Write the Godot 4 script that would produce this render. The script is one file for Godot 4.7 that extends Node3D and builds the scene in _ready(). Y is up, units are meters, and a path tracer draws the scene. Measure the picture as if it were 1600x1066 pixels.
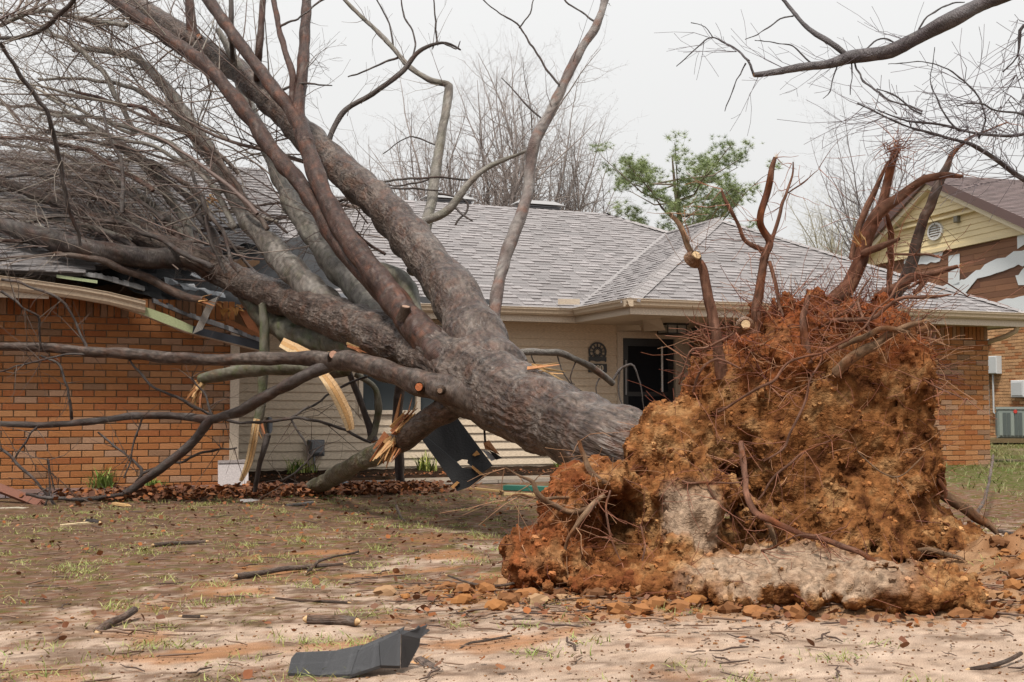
extends Node3D
# A fallen tree with its root plate torn up, resting on a brick ranch house.

const TURN := 21.7                      # the house front runs this many degrees off the picture plane
const SLOPE := 0.515                    # roof pitch
const HOUSE := Vector2(6.0, 17.2)       # the house's own origin, in metres along its front and away from it

var R := RandomNumberGenerator.new()
var N := {}                             # noises
var T := {}                             # textures
var M := {}                             # materials
var taken := {}


# ---------------------------------------------------------------- mesh builder
class MB:
	var v := PackedVector3Array()
	var n := PackedVector3Array()
	var c := PackedColorArray()
	var t := PackedVector2Array()
	var ix := PackedInt32Array()
	var col := Color(1, 1, 1)

	func quad(a: Vector3, b: Vector3, d: Vector3, e: Vector3, w := 1.0, h := 1.0):   # counter-clockwise seen from outside
		var nn := (b - a).cross(e - a)
		if nn.length_squared() < 1e-14: nn = (d - a).cross(e - a)
		nn = nn.normalized()
		var i := v.size()
		v.append_array([a, b, d, e])
		n.append_array([nn, nn, nn, nn])
		c.append_array([col, col, col, col])
		t.append_array([Vector2(0, 0), Vector2(w, 0), Vector2(w, h), Vector2(0, h)])
		ix.append_array([i, i + 2, i + 1, i, i + 3, i + 2])

	func tri(a: Vector3, b: Vector3, d: Vector3):
		var nn := (b - a).cross(d - a).normalized()
		var i := v.size()
		v.append_array([a, b, d])
		n.append_array([nn, nn, nn])
		c.append_array([col, col, col])
		t.append_array([Vector2(a.x, a.y), Vector2(b.x, b.y), Vector2(d.x, d.y)])
		ix.append_array([i, i + 2, i + 1])

	# eight corners: 0..3 the near face counter-clockwise from lower left, 4..7 the far face behind them
	func hexa(p: Array):
		quad(p[0], p[1], p[2], p[3]); quad(p[5], p[4], p[7], p[6])
		quad(p[4], p[0], p[3], p[7]); quad(p[1], p[5], p[6], p[2])
		quad(p[3], p[2], p[6], p[7]); quad(p[4], p[5], p[1], p[0])

	func box(x0: float, x1: float, y0: float, y1: float, z0: float, z1: float, at := Transform3D.IDENTITY):   # z1 is the near side
		var p := []
		for z in [z1, z0]:
			for q in [[x0, y0], [x1, y0], [x1, y1], [x0, y1]]: p.append(at * Vector3(q[0], q[1], z))
		hexa(p)

	# a box whose near face has its edges taken off
	func bevel_box(s: Vector3, b: float, at := Transform3D.IDENTITY):
		var h := s * 0.5
		var f := []
		var m := []
		var k := []
		for q in [[-1, -1], [1, -1], [1, 1], [-1, 1]]:
			f.append(at * Vector3(q[0] * (h.x - b), q[1] * (h.y - b), h.z))
			m.append(at * Vector3(q[0] * h.x, q[1] * h.y, h.z - b))
			k.append(at * Vector3(q[0] * h.x, q[1] * h.y, -h.z))
		quad(f[0], f[1], f[2], f[3])
		for i in 4:
			var j := (i + 1) % 4
			quad(m[i], m[j], f[j], f[i]); quad(k[i], k[j], m[j], m[i])
		quad(k[1], k[0], k[3], k[2])

	# a flat polygon (counter-clockwise seen from outside along nn) with thickness
	func slab(p: PackedVector3Array, thick: Vector3):
		var nn := Vector3.ZERO
		for i in p.size(): nn += p[i].cross(p[(i + 1) % p.size()])
		nn = nn.normalized()
		var ax := nn.cross(Vector3.UP if absf(nn.y) < 0.9 else Vector3.RIGHT).normalized()
		var ay := nn.cross(ax)
		var flat := PackedVector2Array()
		for q in p: flat.append(Vector2(q.dot(ax), q.dot(ay)))
		var ti := Geometry2D.triangulate_polygon(flat)
		for i in range(0, ti.size(), 3):
			var a := p[ti[i]]
			var b := p[ti[i + 1]]
			var d := p[ti[i + 2]]
			if (b - a).cross(d - a).dot(nn) < 0:
				var s := b
				b = d
				d = s
			tri(a, b, d)
			tri(a - thick, d - thick, b - thick)
		for i in p.size():
			var j := (i + 1) % p.size()
			quad(p[i] - thick, p[j] - thick, p[j], p[i])

	# a tube along smooth points; q = [x, y, z, r, x, y, z, r, ...]
	func tube(pts: PackedVector3Array, rad: PackedFloat32Array, sides: int, tile := 0.25, cap := true):
		var m := pts.size()
		if m < 2: return
		var tang := (pts[1] - pts[0]).normalized()
		var nn := tang.cross(Vector3.UP if absf(tang.y) < 0.9 else Vector3.RIGHT).normalized()
		var base := v.size()
		var along := 0.0
		for i in m:
			var tg := (pts[mini(i + 1, m - 1)] - pts[maxi(i - 1, 0)]).normalized()
			nn = (nn - tg * nn.dot(tg)).normalized()
			var bb := tg.cross(nn)
			if i > 0: along += pts[i].distance_to(pts[i - 1])
			var turns := maxf(1.0, roundf(TAU * rad[0] / tile))
			for j in sides + 1:
				var a := TAU * j / sides
				var o := nn * cos(a) + bb * sin(a)
				v.append(pts[i] + o * rad[i]); n.append(o); c.append(col)
				t.append(Vector2(turns * j / sides, along / tile))
		for i in m - 1:
			for j in sides:
				var a := base + i * (sides + 1) + j
				var b := a + sides + 1
				ix.append_array([a, b + 1, a + 1, a, b, b + 1])
		if cap:
			for e in 2:
				var i := 0 if e == 0 else m - 1
				if rad[i] < 0.002: continue
				var k := v.size()
				var tg := (pts[1] - pts[0]).normalized() * -1.0 if e == 0 else (pts[m - 1] - pts[m - 2]).normalized()
				v.append(pts[i]); n.append(tg); c.append(col); t.append(Vector2(0.5, 0.5))
				for j in sides + 1:
					v.append(v[base + i * (sides + 1) + j]); n.append(tg); c.append(col); t.append(t[base + i * (sides + 1) + j])
				for j in sides:
					if e == 0: ix.append_array([k, k + 1 + j, k + 2 + j])
					else: ix.append_array([k, k + 2 + j, k + 1 + j])

	func mesh() -> ArrayMesh:
		var a := []
		a.resize(Mesh.ARRAY_MAX)
		a[Mesh.ARRAY_VERTEX] = v; a[Mesh.ARRAY_NORMAL] = n; a[Mesh.ARRAY_COLOR] = c; a[Mesh.ARRAY_TEX_UV] = t; a[Mesh.ARRAY_INDEX] = ix
		var m := ArrayMesh.new()
		m.add_surface_from_arrays(Mesh.PRIMITIVE_TRIANGLES, a)
		return m


# ---------------------------------------------------------------- names and nodes
func numbered(called: String) -> String:
	taken[called] = taken.get(called, -1) + 1
	return called if taken[called] == 0 else "%s_%03d" % [called, taken[called]]

func obj(called: String, mesh: Mesh, m: Material, parent: Node = self, at := Transform3D.IDENTITY) -> MeshInstance3D:
	var o := MeshInstance3D.new()
	o.name = numbered(called) if parent == self else called
	o.mesh = mesh; o.material_override = m; o.transform = at
	o.cast_shadow = GeometryInstance3D.SHADOW_CASTING_SETTING_ON
	parent.add_child(o, true)
	return o

func build(called: String, b: MB, m: Material, parent: Node = self) -> MeshInstance3D:
	return obj(called, b.mesh(), m, parent)

func thing(called: String, label: String, category: String, at := Vector3.ZERO, turn := 0.0, group := "") -> Node3D:
	var o := Node3D.new()
	o.name = numbered(called); add_child(o)
	o.position = at; o.rotation.y = deg_to_rad(turn)
	tag(o, label, category, group)
	return o

func tag(o: Node, label: String, category: String, group := ""):
	o.set_meta("label", label); o.set_meta("category", category)
	if group: o.set_meta("group", group)

func kind(o: Node, k: String) -> Node:
	o.set_meta("kind", k)
	return o

func lin(r: float, g: float, b: float, a := 1.0) -> Color:      # a real-world (linear) colour as a material wants it
	var k := Color(r, g, b).linear_to_srgb()
	k.a = a
	return k

# many copies of one small mesh as one object; list of [Transform3D, Color]
func scatter(called: String, mesh: Mesh, m: Material, list: Array, parent: Node = self) -> MultiMeshInstance3D:
	var mm := MultiMesh.new()
	mm.transform_format = MultiMesh.TRANSFORM_3D; mm.use_colors = true; mm.mesh = mesh; mm.instance_count = list.size()
	for i in list.size():
		mm.set_instance_transform(i, list[i][0]); mm.set_instance_color(i, list[i][1])
	var o := MultiMeshInstance3D.new()
	o.name = numbered(called) if parent == self else called
	o.multimesh = mm; o.material_override = m
	parent.add_child(o, true)
	kind(o, "stuff")
	return o


# ---------------------------------------------------------------- curves
# [[x, y, z, r, ...]] control points to a smooth line of points and radii with a step in metres
func smooth(q: Array, step: float) -> Array:
	var p := PackedVector3Array()
	var r := PackedFloat32Array()
	for i in range(0, q.size(), 4):
		p.append(Vector3(q[i], q[i + 1], q[i + 2])); r.append(q[i + 3])
	var op := PackedVector3Array()
	var orr := PackedFloat32Array()
	for i in p.size() - 1:
		var a := p[maxi(i - 1, 0)]
		var d := p[mini(i + 2, p.size() - 1)]
		var k := maxi(1, int(ceil(p[i].distance_to(p[i + 1]) / step)))
		for j in k:
			var f := float(j) / k
			op.append(p[i].cubic_interpolate(p[i + 1], a, d, f)); orr.append(lerpf(r[i], r[i + 1], f))
	op.append(p[-1]); orr.append(r[-1])
	return [op, orr]

func wobble(op: PackedVector3Array, amount: float, freq: float) -> PackedVector3Array:
	var nz: FastNoiseLite = N.mid
	for i in op.size():
		var p := op[i] * freq
		op[i] += Vector3(nz.get_noise_3dv(p), nz.get_noise_3dv(p + Vector3(31, 7, 3)), nz.get_noise_3dv(p + Vector3(5, 71, 13))) * amount
	return op


# ---------------------------------------------------------------- noises, textures, materials
func noise(seed_: int, freq: float, oct := 4, type := FastNoiseLite.TYPE_SIMPLEX_SMOOTH, fractal := FastNoiseLite.FRACTAL_FBM) -> FastNoiseLite:
	var n := FastNoiseLite.new()
	n.seed = seed_; n.frequency = freq; n.noise_type = type; n.fractal_octaves = oct
	n.fractal_type = fractal if oct > 1 else FastNoiseLite.FRACTAL_NONE
	return n

func noise_tex(n: FastNoiseLite, lo: float, hi: float, size := 512) -> NoiseTexture2D:
	var t := NoiseTexture2D.new()
	var g := Gradient.new()
	g.set_color(0, Color(lo, lo, lo)); g.set_color(1, Color(hi, hi, hi))
	t.width = size; t.height = size; t.seamless = true; t.seamless_blend_skirt = 0.3; t.noise = n; t.color_ramp = g
	return t

# albedo_color (linear), roughness, grain texture, tiles per metre, relief texture and its depth in centimetres; uv = false lays them on the object's own axes
func mat(called: String, colr: Color, rough: float, grain = null, per_m := Vector3(4, 4, 4), relief = null, deep := 0.0, uv := false, tinted := true) -> StandardMaterial3D:
	var m := StandardMaterial3D.new()
	m.resource_name = called; m.albedo_color = colr; m.roughness = rough
	m.vertex_color_use_as_albedo = tinted
	if grain: m.albedo_texture = grain
	if relief:
		m.heightmap_enabled = true; m.heightmap_texture = relief; m.heightmap_scale = deep
	m.uv1_triplanar = not uv
	m.uv1_scale = per_m
	M[called] = m
	return m

func make_materials():
	N.low = noise(11, 1.0, 3)
	N.mid = noise(12, 1.0, 2)
	N.fine = noise(13, 1.0, 4)
	N.one = noise(14, 1.0, 1)
	N.ridge = noise(15, 1.0, 3, FastNoiseLite.TYPE_SIMPLEX_SMOOTH, FastNoiseLite.FRACTAL_RIDGED)
	N.cell = noise(16, 1.0, 1, FastNoiseLite.TYPE_CELLULAR)
	T.grain = noise_tex(noise(1, 0.05, 5), 0.76, 1.0)
	T.speck = noise_tex(noise(2, 0.35, 3), 0.5, 1.0)
	T.bump = noise_tex(noise(3, 0.04, 5), 0.0, 1.0)
	T.rough = noise_tex(noise(4, 0.12, 4), 0.0, 1.0)
	T.bark = noise_tex(noise(5, 0.018, 4, FastNoiseLite.TYPE_SIMPLEX_SMOOTH, FastNoiseLite.FRACTAL_RIDGED), 0.0, 1.0)
	T.wood = noise_tex(noise(6, 0.03, 4), 0.74, 1.0)
	T.earth = noise_tex(noise(8, 0.09, 6), 0.66, 1.0, 1024)
	T.grit = noise_tex(noise(9, 0.35, 3), 0.70, 1.0)
	T.clod = noise_tex(noise(7, 0.03, 4, FastNoiseLite.TYPE_CELLULAR), 0.0, 1.0)
	mat("brick", Color.WHITE, 0.85, T.grain, Vector3(5, 5, 5), T.rough, 0.5)
	mat("mortar", lin(0.31, 0.245, 0.17), 0.95, T.grain, Vector3(6, 6, 6), T.rough, 0.6)
	mat("siding", lin(0.76, 0.625, 0.475), 0.5, T.grain, Vector3(0.6, 3, 3), T.bump, 0.12, false, false)
	mat("trim", lin(0.66, 0.55, 0.43), 0.45, T.grain, Vector3(1.2, 2, 2), T.bump, 0.1)
	mat("gutter", lin(0.62, 0.49, 0.355), 0.4, T.grain, Vector3(0.8, 2, 2), T.bump, 0.08, false, false)
	mat("shingle", Color.WHITE, 0.62, T.speck, Vector3(11, 11, 11), T.rough, 0.7)
	mat("felt", lin(0.009, 0.009, 0.011), 0.7, T.grain, Vector3(2, 2, 2), T.bump, 0.25, false, false)
	mat("dark", lin(0.30, 0.17, 0.09), 0.8, T.grain, Vector3(2, 2, 2), null, 0, false, false)
	mat("lumber", Color.WHITE, 0.7, T.wood, Vector3(3, 3, 3), T.bump, 0.3)
	mat("glass", lin(0.05, 0.06, 0.065), 0.08, null, Vector3.ONE, null, 0, false, false)
	mat("screen", lin(0.010, 0.011, 0.014), 0.7, null, Vector3.ONE, null, 0, false, false)
	mat("black_metal", lin(0.012, 0.012, 0.013), 0.4, null, Vector3.ONE, T.bump, 0.05, false, false)
	mat("paint", Color.WHITE, 0.45, T.grain, Vector3(2, 2, 2), T.bump, 0.1)
	mat("bark", Color.WHITE, 0.4, T.grain, Vector3(1, 0.45, 1), T.bark, 1.1, true)
	mat("smooth_bark", Color.WHITE, 0.42, T.grain, Vector3(0.5, 2.2, 1), T.bump, 0.8, true)
	mat("twig", Color.WHITE, 0.55)
	mat("root", Color.WHITE, 0.7, T.grain, Vector3(5, 5, 5), T.rough, 0.8)
	mat("soil", Color.WHITE, 0.92, T.earth, Vector3(4.3, 4.3, 4.3), T.clod, 1.2)
	mat("crumb", Color.WHITE, 0.9, T.earth, Vector3(0.6, 0.6, 0.6))
	mat("ground", Color.WHITE, 0.85, T.earth, Vector3(1.7, 1.7, 1.7), T.rough, 0.5)
	mat("leaf", Color.WHITE, 0.6)
	mat("blade", Color.WHITE, 0.6)
	(M.screen as StandardMaterial3D).metallic_specular = 0.2
	(M.glass as StandardMaterial3D).metallic_specular = 0.25
	for k in ["ground", "soil", "crumb", "brick", "mortar", "root", "siding"]: (M[k] as StandardMaterial3D).metallic_specular = 0.15
	for k in ["bark", "smooth_bark", "twig"]: (M[k] as StandardMaterial3D).metallic_specular = 0.32
	for k in ["ground", "soil"]:                          # a second, finer grain over the first
		var g: StandardMaterial3D = M[k]
		g.detail_enabled = true; g.detail_albedo = T.grit; g.detail_blend_mode = BaseMaterial3D.BLEND_MODE_MUL
		g.detail_uv_layer = BaseMaterial3D.DETAIL_UV_2; g.uv2_triplanar = true; g.uv2_scale = Vector3(0.9, 0.9, 0.9)
	(M.leaf as StandardMaterial3D).metallic_specular = 0.2
	M.leaf.backlight_enabled = true; M.leaf.backlight = Color(0.15, 0.1, 0.05)
	M.blade.backlight_enabled = true; M.blade.backlight = Color(0.15, 0.2, 0.05)


# ================================================================ the house
func hp(u: float, y: float, v: float) -> Vector3:      # metres along the front, up, and away from the camera, to the house's own axes
	return Vector3(u - HOUSE.x, y, HOUSE.y - v)

func hw(u: float, y: float, v: float) -> Vector3:      # the same, in the world
	return Vector3(HOUSE.x * cos(deg_to_rad(TURN)) - HOUSE.y * sin(deg_to_rad(TURN)), 0, -(HOUSE.x * sin(deg_to_rad(TURN)) + HOUSE.y * cos(deg_to_rad(TURN)))) + hp(u, y, v).rotated(Vector3.UP, deg_to_rad(TURN))

func brick_tone(i: int) -> Color:
	return [Color(0.50, 0.212, 0.083), Color(0.46, 0.185, 0.073), Color(0.53, 0.242, 0.108), Color(0.50, 0.295, 0.185), Color(0.36, 0.205, 0.125), Color(0.43, 0.16, 0.063), Color(0.55, 0.27, 0.125)][i]

# bricks laid in running bond on the front at v, from u0 to u1; the first single_max from the right become parts of their own
func brick_front(wall: Node3D, u0: float, u1: float, v: float, y0: float, y1: float, single_max: int, seed_: int):
	var rr := RandomNumberGenerator.new()
	rr.seed = seed_
	var meshes := []
	for tone in 7:
		for k in 3:
			var b := MB.new()
			b.col = brick_tone(tone)
			b.bevel_box(Vector3(0.243, 0.069, 0.03), 0.004, Transform3D(Basis(Vector3.BACK, (k - 1) * 0.006), Vector3.ZERO))
			meshes.append(b.mesh())
	var rest := MB.new()
	var singles := 0
	var rows := int((y1 - y0) / 0.08)
	for row in rows:
		var y := y1 - 0.04 - row * 0.08
		var u := u1 - (0.127 if row % 2 else 0.0)
		if row % 2:
			rest.col = brick_tone(rr.randi() % 7)
			rest.bevel_box(Vector3(0.116, 0.069, 0.03), 0.004, Transform3D(Basis(), hp(u1 - 0.058, y, v - 0.001)))
		while u > u0 + 0.05:
			var tone: int = [0, 0, 1, 1, 2, 2, 5, 6, 3, 4][rr.randi() % 10]
			var w := minf(0.254, u - u0)
			var at := Transform3D(Basis(Vector3.UP, rr.randf_range(-0.012, 0.012)), hp(u - w * 0.5, y, v - 0.001 + rr.randf_range(-0.002, 0.002)))
			if w > 0.25 and singles < single_max and u > -0.55:
				obj("brick", meshes[tone * 3 + rr.randi() % 3], M.brick, wall, at)
				singles += 1
			else:
				rest.col = brick_tone(tone)
				rest.bevel_box(Vector3(w - 0.011, 0.069, 0.03), 0.004, at)
			u -= 0.254
	var us := u1 - 0.04                       # the soldier course on top
	while us > u0 + 0.04:
		rest.col = brick_tone(rr.randi() % 6).darkened(0.08)
		rest.bevel_box(Vector3(0.068, 0.232, 0.03), 0.004, Transform3D(Basis(), hp(us, y1 + 0.12, v - 0.001 + rr.randf_range(-0.003, 0.003))))
		us -= 0.08
	kind(build("brick", rest, M.brick, wall), "stuff")

# shingles on a roof plane: origin on the eave, a along the eave, s up the slope (both unit), the polygon in (a, s) metres
func shingles(roof: Node3D, o: Vector3, a: Vector3, s: Vector3, poly: PackedVector2Array, single_max: int, seed_: int, dark := 1.0):
	var rr := RandomNumberGenerator.new()
	rr.seed = seed_
	var up := a.cross(s).normalized()
	var deck := MB.new()
	deck.col = Color(0.10, 0.09, 0.09)
	var ring := PackedVector3Array()
	for q in poly: ring.append(o + a * q.x + s * q.y)
	deck.slab(ring, up * 0.05)
	build("deck", deck, M.shingle, roof)
	var rest := MB.new()
	var singles := 0
	var top := 0.0
	for q in poly: top = maxf(top, q.y)
	var y := -0.02
	var row := 0
	while y < top:
		var x0 := 1e9
		var x1 := -1e9
		for k in 2:                            # where the row crosses the outline
			var yy := clampf(y + 0.07, 0.001, top - 0.001)
			for i in poly.size():
				var p := poly[i]
				var q := poly[(i + 1) % poly.size()]
				if (p.y - yy) * (q.y - yy) < 0:
					var x := p.x + (q.x - p.x) * (yy - p.y) / (q.y - p.y)
					x0 = minf(x0, x); x1 = maxf(x1, x)
		if x1 > x0:
			var x := x0
			var raised := rr.randf() < 0.5
			while x < x1:
				var w := rr.randf_range(0.14, 0.42) if raised else rr.randf_range(0.12, 0.36)
				var xe := minf(x + w, x1)
				var th := 0.019 if raised else 0.008
				var tone := rr.randf_range(0.80, 1.12) * (1.0 if raised else 0.78) * dark
				var colr := Color(0.53 * tone, 0.49 * tone, 0.49 * tone)
				var jag := rr.randf_range(-0.004, 0.004)
				var p := []
				for e in [0, 1]:
					var yy := y + (jag if e == 0 else 0.146)
					var hh := th if e == 0 else 0.003
					p.append([o + a * x + s * yy + up * hh, o + a * xe + s * yy + up * hh, o + a * x + s * yy - up * 0.002, o + a * xe + s * yy - up * 0.002])
				var one := raised and singles < single_max and xe - x > 0.12
				var b := MB.new() if one else rest
				b.col = colr
				b.quad(p[0][0], p[0][1], p[1][1], p[1][0])
				b.quad(p[0][2], p[0][3], p[0][1], p[0][0])
				b.quad(p[1][2], p[0][2], p[0][0], p[1][0])
				b.quad(p[0][3], p[1][3], p[1][1], p[0][1])
				if one:
					build("shingle", b, M.shingle, roof)
					singles += 1
				x = xe
				raised = not raised
		y += 0.128
		row += 1
	kind(build("shingle", rest, M.shingle, roof), "stuff")

# caps along a hip or ridge, one overlapping the next
func ridge_caps(roof: Node3D, p0: Vector3, p1: Vector3, n0: Vector3, n1: Vector3):
	var d := (p1 - p0).normalized()
	var len_ := p0.distance_to(p1)
	var b := MB.new()
	var l := d.cross(n0).normalized()
	var r := -d.cross(n1).normalized()
	if l.dot(r) > 0 and absf(l.y) < 0.01: r = -l
	if l.y > 0: l = -l
	if r.y > 0: r = -r
	var k := 0
	var x := 0.0
	while x < len_:
		var xe := minf(x + 0.19, len_)
		var tone := R.randf_range(0.85, 1.15)
		b.col = Color(0.53 * tone, 0.49 * tone, 0.485 * tone)
		var up0 := Vector3.UP * 0.034
		var up1 := Vector3.UP * 0.022
		var a0 := p0 + d * x + up0
		var a1 := p0 + d * xe + up1
		b.quad(a0 + l * 0.15, a0, a1, a1 + l * 0.15)
		b.quad(a0, a0 + r * 0.15, a1 + r * 0.15, a1)
		b.quad(a0 + l * 0.15 - up0, a0 - up0, a0, a0 + l * 0.15)
		b.quad(a0 - up0, a0 + r * 0.15 - up0, a0 + r * 0.15, a0)
		x += 0.165
		k += 1
	build("ridge_cap", b, M.shingle, roof)

# a gutter of rolled metal along points on its upper back edge
func gutter_run(parent: Node3D, called: String, pts: Array, out: Vector3, m: Material, size := 1.0):
	var prof := [Vector2(0, 0), Vector2(0.0, -0.11), Vector2(0.055, -0.11), Vector2(0.075, -0.085), Vector2(0.08, -0.055), Vector2(0.098, -0.03), Vector2(0.10, -0.008), Vector2(0.108, 0.0), Vector2(0.095, 0.004), Vector2(0.09, -0.012), Vector2(0.07, -0.05), Vector2(0.06, -0.1), Vector2(0.008, -0.1), Vector2(0.006, 0)]
	var b := MB.new()
	for i in pts.size() - 1:
		for k in prof.size():
			var p: Vector2 = prof[k] * size
			var q: Vector2 = prof[(k + 1) % prof.size()] * size
			b.quad(pts[i] + out * p.x + Vector3.UP * p.y, pts[i] + out * q.x + Vector3.UP * q.y, pts[i + 1] + out * q.x + Vector3.UP * q.y, pts[i + 1] + out * p.x + Vector3.UP * p.y)
	for e in [0, pts.size() - 1]:
		var ring := PackedVector3Array()
		for k in 7: ring.append(pts[e] + out * prof[k].x * size + Vector3.UP * prof[k].y * size)
		b.slab(ring, (pts[1] - pts[0]).normalized() * 0.002)
	return build(called, b, m, parent)

func plank(parent: Node3D, called: String, a: Vector3, b_: Vector3, wide: Vector3, thick: Vector3, m: Material, colr := Color.WHITE, sag := 0.0):
	var b := MB.new()
	b.col = colr
	var k := 1 if sag == 0.0 else 8
	var dip := func(f: float) -> Vector3: return Vector3.DOWN * sag * 4.0 * f * (1.0 - f)
	for i in k:
		var f0 := float(i) / k
		var f1 := float(i + 1) / k
		var p: Vector3 = a.lerp(b_, f0) + dip.call(f0)
		var q: Vector3 = a.lerp(b_, f1) + dip.call(f1)
		b.hexa([p, q, q + wide, p + wide, p - thick, q - thick, q + wide - thick, p + wide - thick])
	return build(called, b, m, parent)

func build_house():
	var o := hw(HOUSE.x, 0, HOUSE.y)
	var h := thing("brick_house", "one-storey brick and siding house with grey shingle roof crushed by the fallen tree", "house", o, TURN)
	var X := Vector3.RIGHT
	var Y := Vector3.UP
	var Z := Vector3.BACK                                # towards the camera
	# --- garage wing: brick front, its right side, the back of the house (all closed and thick)
	var b := MB.new()
	b.box(-4.0 - HOUSE.x, 2.39 - HOUSE.x, 0, 2.3, HOUSE.y - 15.6, HOUSE.y - 15.404)
	b.box(2.19 - HOUSE.x, 2.385 - HOUSE.x, 0, 2.3, 0.0, HOUSE.y - 15.6)
	b.box(-4.0 - HOUSE.x, -3.8 - HOUSE.x, 0, 2.3, -9.0, HOUSE.y - 15.6)
	var gw := build("brick_wall", b, M.mortar, h)
	brick_front(gw, -4.0, 2.39, 15.4, 0.0, 2.08, 296, 5)
	b = MB.new()                                         # brick wing on the right
	b.box(9.95 - HOUSE.x, 14.41 - HOUSE.x, 0, 2.3, HOUSE.y - 15.6, HOUSE.y - 15.404)
	b.box(9.955 - HOUSE.x, 10.15 - HOUSE.x, 0, 2.3, 0.2, HOUSE.y - 15.6)
	b.box(14.2 - HOUSE.x, 14.4 - HOUSE.x, 0, 2.3, -9.0, HOUSE.y - 15.6)
	b.box(-3.8 - HOUSE.x, 14.2 - HOUSE.x, 0, 2.3, -9.0, -8.8)
	var rw := build("brick_wall", b, M.mortar, h)
	brick_front(rw, 9.95, 14.41, 15.4, 0.08, 2.08, 0, 6)
	b = MB.new()                                         # bricks of the porch side
	for row in 28:
		for k in 7:
			b.col = brick_tone(R.randi() % 7)
			b.bevel_box(Vector3(0.243, 0.069, 0.03), 0.004, Transform3D(Basis(Vector3.UP, -PI / 2), hp(9.945, 0.04 + row * 0.08, 15.53 + k * 0.254 - (0.127 if row % 2 else 0.0))))
	kind(build("brick", b, M.brick, rw), "stuff")
	# --- siding wall with its boards
	b = MB.new()
	b.box(2.39 - HOUSE.x, 4.45 - HOUSE.x, 0, 2.3, -0.2, -0.01)
	b.box(6.25 - HOUSE.x, 8.7 - HOUSE.x, 0, 2.3, -0.2, -0.01)
	b.box(4.45 - HOUSE.x, 6.25 - HOUSE.x, 0, 0.9, -0.2, -0.01)
	b.box(4.45 - HOUSE.x, 6.25 - HOUSE.x, 2.24, 2.3, -0.2, -0.01)
	b.box(9.72 - HOUSE.x, 9.95 - HOUSE.x, 0, 2.3, -0.2, -0.01)
	b.box(8.7 - HOUSE.x, 9.72 - HOUSE.x, 2.1, 2.3, -0.2, -0.01)
	var sw := build("siding_wall", b, M.trim, h)
	for i in 19:
		var y := 0.02 + i * 0.12
		for span in ([[2.39, 8.62]] if y < 0.76 or y > 2.2 else [[2.39, 4.40], [6.30, 8.62]]):
			b = MB.new()
			var xa: float = span[0] - HOUSE.x
			var xb: float = span[1] - HOUSE.x
			var j := 0.010 + R.randf_range(-0.0015, 0.0015)
			b.hexa([Vector3(xa, y, 0.012 + j), Vector3(xb, y, 0.012 + j), Vector3(xb, y + 0.122, 0.0), Vector3(xa, y + 0.122, 0.0), Vector3(xa, y, -0.009), Vector3(xb, y, -0.009), Vector3(xb, y + 0.122, -0.009), Vector3(xa, y + 0.122, -0.009)])
			build("siding_board", b, M.siding, sw)
	b = MB.new()
	b.col = Color(0.8, 0.8, 0.8)
	b.box(2.39 - HOUSE.x, 9.9 - HOUSE.x, -0.1, 0.02, -0.15, 0.004)
	build("sill_board", b, M.trim, sw)
	# --- window behind the trunk
	b = MB.new()
	b.box(4.45 - HOUSE.x, 6.25 - HOUSE.x, 0.9, 0.96, -0.1, 0.045); b.box(4.45 - HOUSE.x, 6.25 - HOUSE.x, 2.18, 2.24, -0.1, 0.04)
	for u in [4.45, 5.32, 6.19]: b.box(u - HOUSE.x, u + 0.06 - HOUSE.x, 0.96, 2.18, -0.1, 0.038)
	b.box(4.51 - HOUSE.x, 6.19 - HOUSE.x, 1.55, 1.59, -0.08, 0.02)
	var win := build("window", b, M.trim, h)
	for u in [4.51, 5.38]:
		for y in [[0.96, 1.55], [1.59, 2.18]]:
			b = MB.new()
			b.box(u - HOUSE.x, u + 0.81 - HOUSE.x, y[0], y[1], -0.06, -0.05)
			build("pane", b, M.glass, win)
			b = MB.new()                                  # a pale blind behind the glass
			b.col = Color(0.30, 0.32, 0.33)
			b.box(u - HOUSE.x, u + 0.81 - HOUSE.x, y[0], y[1], -0.12, -0.11)
			build("blind", b, M.paint, win)
	# --- front door in the porch
	b = MB.new()
	b.box(8.72 - HOUSE.x, 9.66 - HOUSE.x, 0.05, 2.1, -0.16, -0.12)
	var door := build("door", b, M.black_metal, h)
	b = MB.new()                                          # storm door: a dark frame round a tall pane, with a rail
	b.box(8.72 - HOUSE.x, 8.84 - HOUSE.x, 0.05, 2.1, -0.06, -0.03); b.box(9.56 - HOUSE.x, 9.66 - HOUSE.x, 0.05, 2.1, -0.06, -0.03)
	b.box(8.84 - HOUSE.x, 9.56 - HOUSE.x, 1.98, 2.1, -0.06, -0.03); b.box(8.84 - HOUSE.x, 9.56 - HOUSE.x, 0.05, 0.35, -0.06, -0.03)
	b.box(8.84 - HOUSE.x, 9.56 - HOUSE.x, 1.18, 1.25, -0.058, -0.03)
	build("storm_door", b, M.black_metal, door)
	b = MB.new()
	b.box(8.84 - HOUSE.x, 9.56 - HOUSE.x, 0.35, 1.98, -0.05, -0.044)
	build("pane", b, M.screen, door)
	b = MB.new()
	b.box(9.44 - HOUSE.x, 9.47 - HOUSE.x, 1.25, 1.98, -0.044, -0.036)
	b.col = Color(0.25, 0.22, 0.18)
	build("glazing_bar", b, M.paint, door)
	b = MB.new()
	b.col = Color(0.35, 0.35, 0.36)
	b.box(8.775 - HOUSE.x, 8.80 - HOUSE.x, 1.2, 1.75, -0.03, 0.0)
	build("handle", b, M.paint, door)
	b = MB.new()
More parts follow.
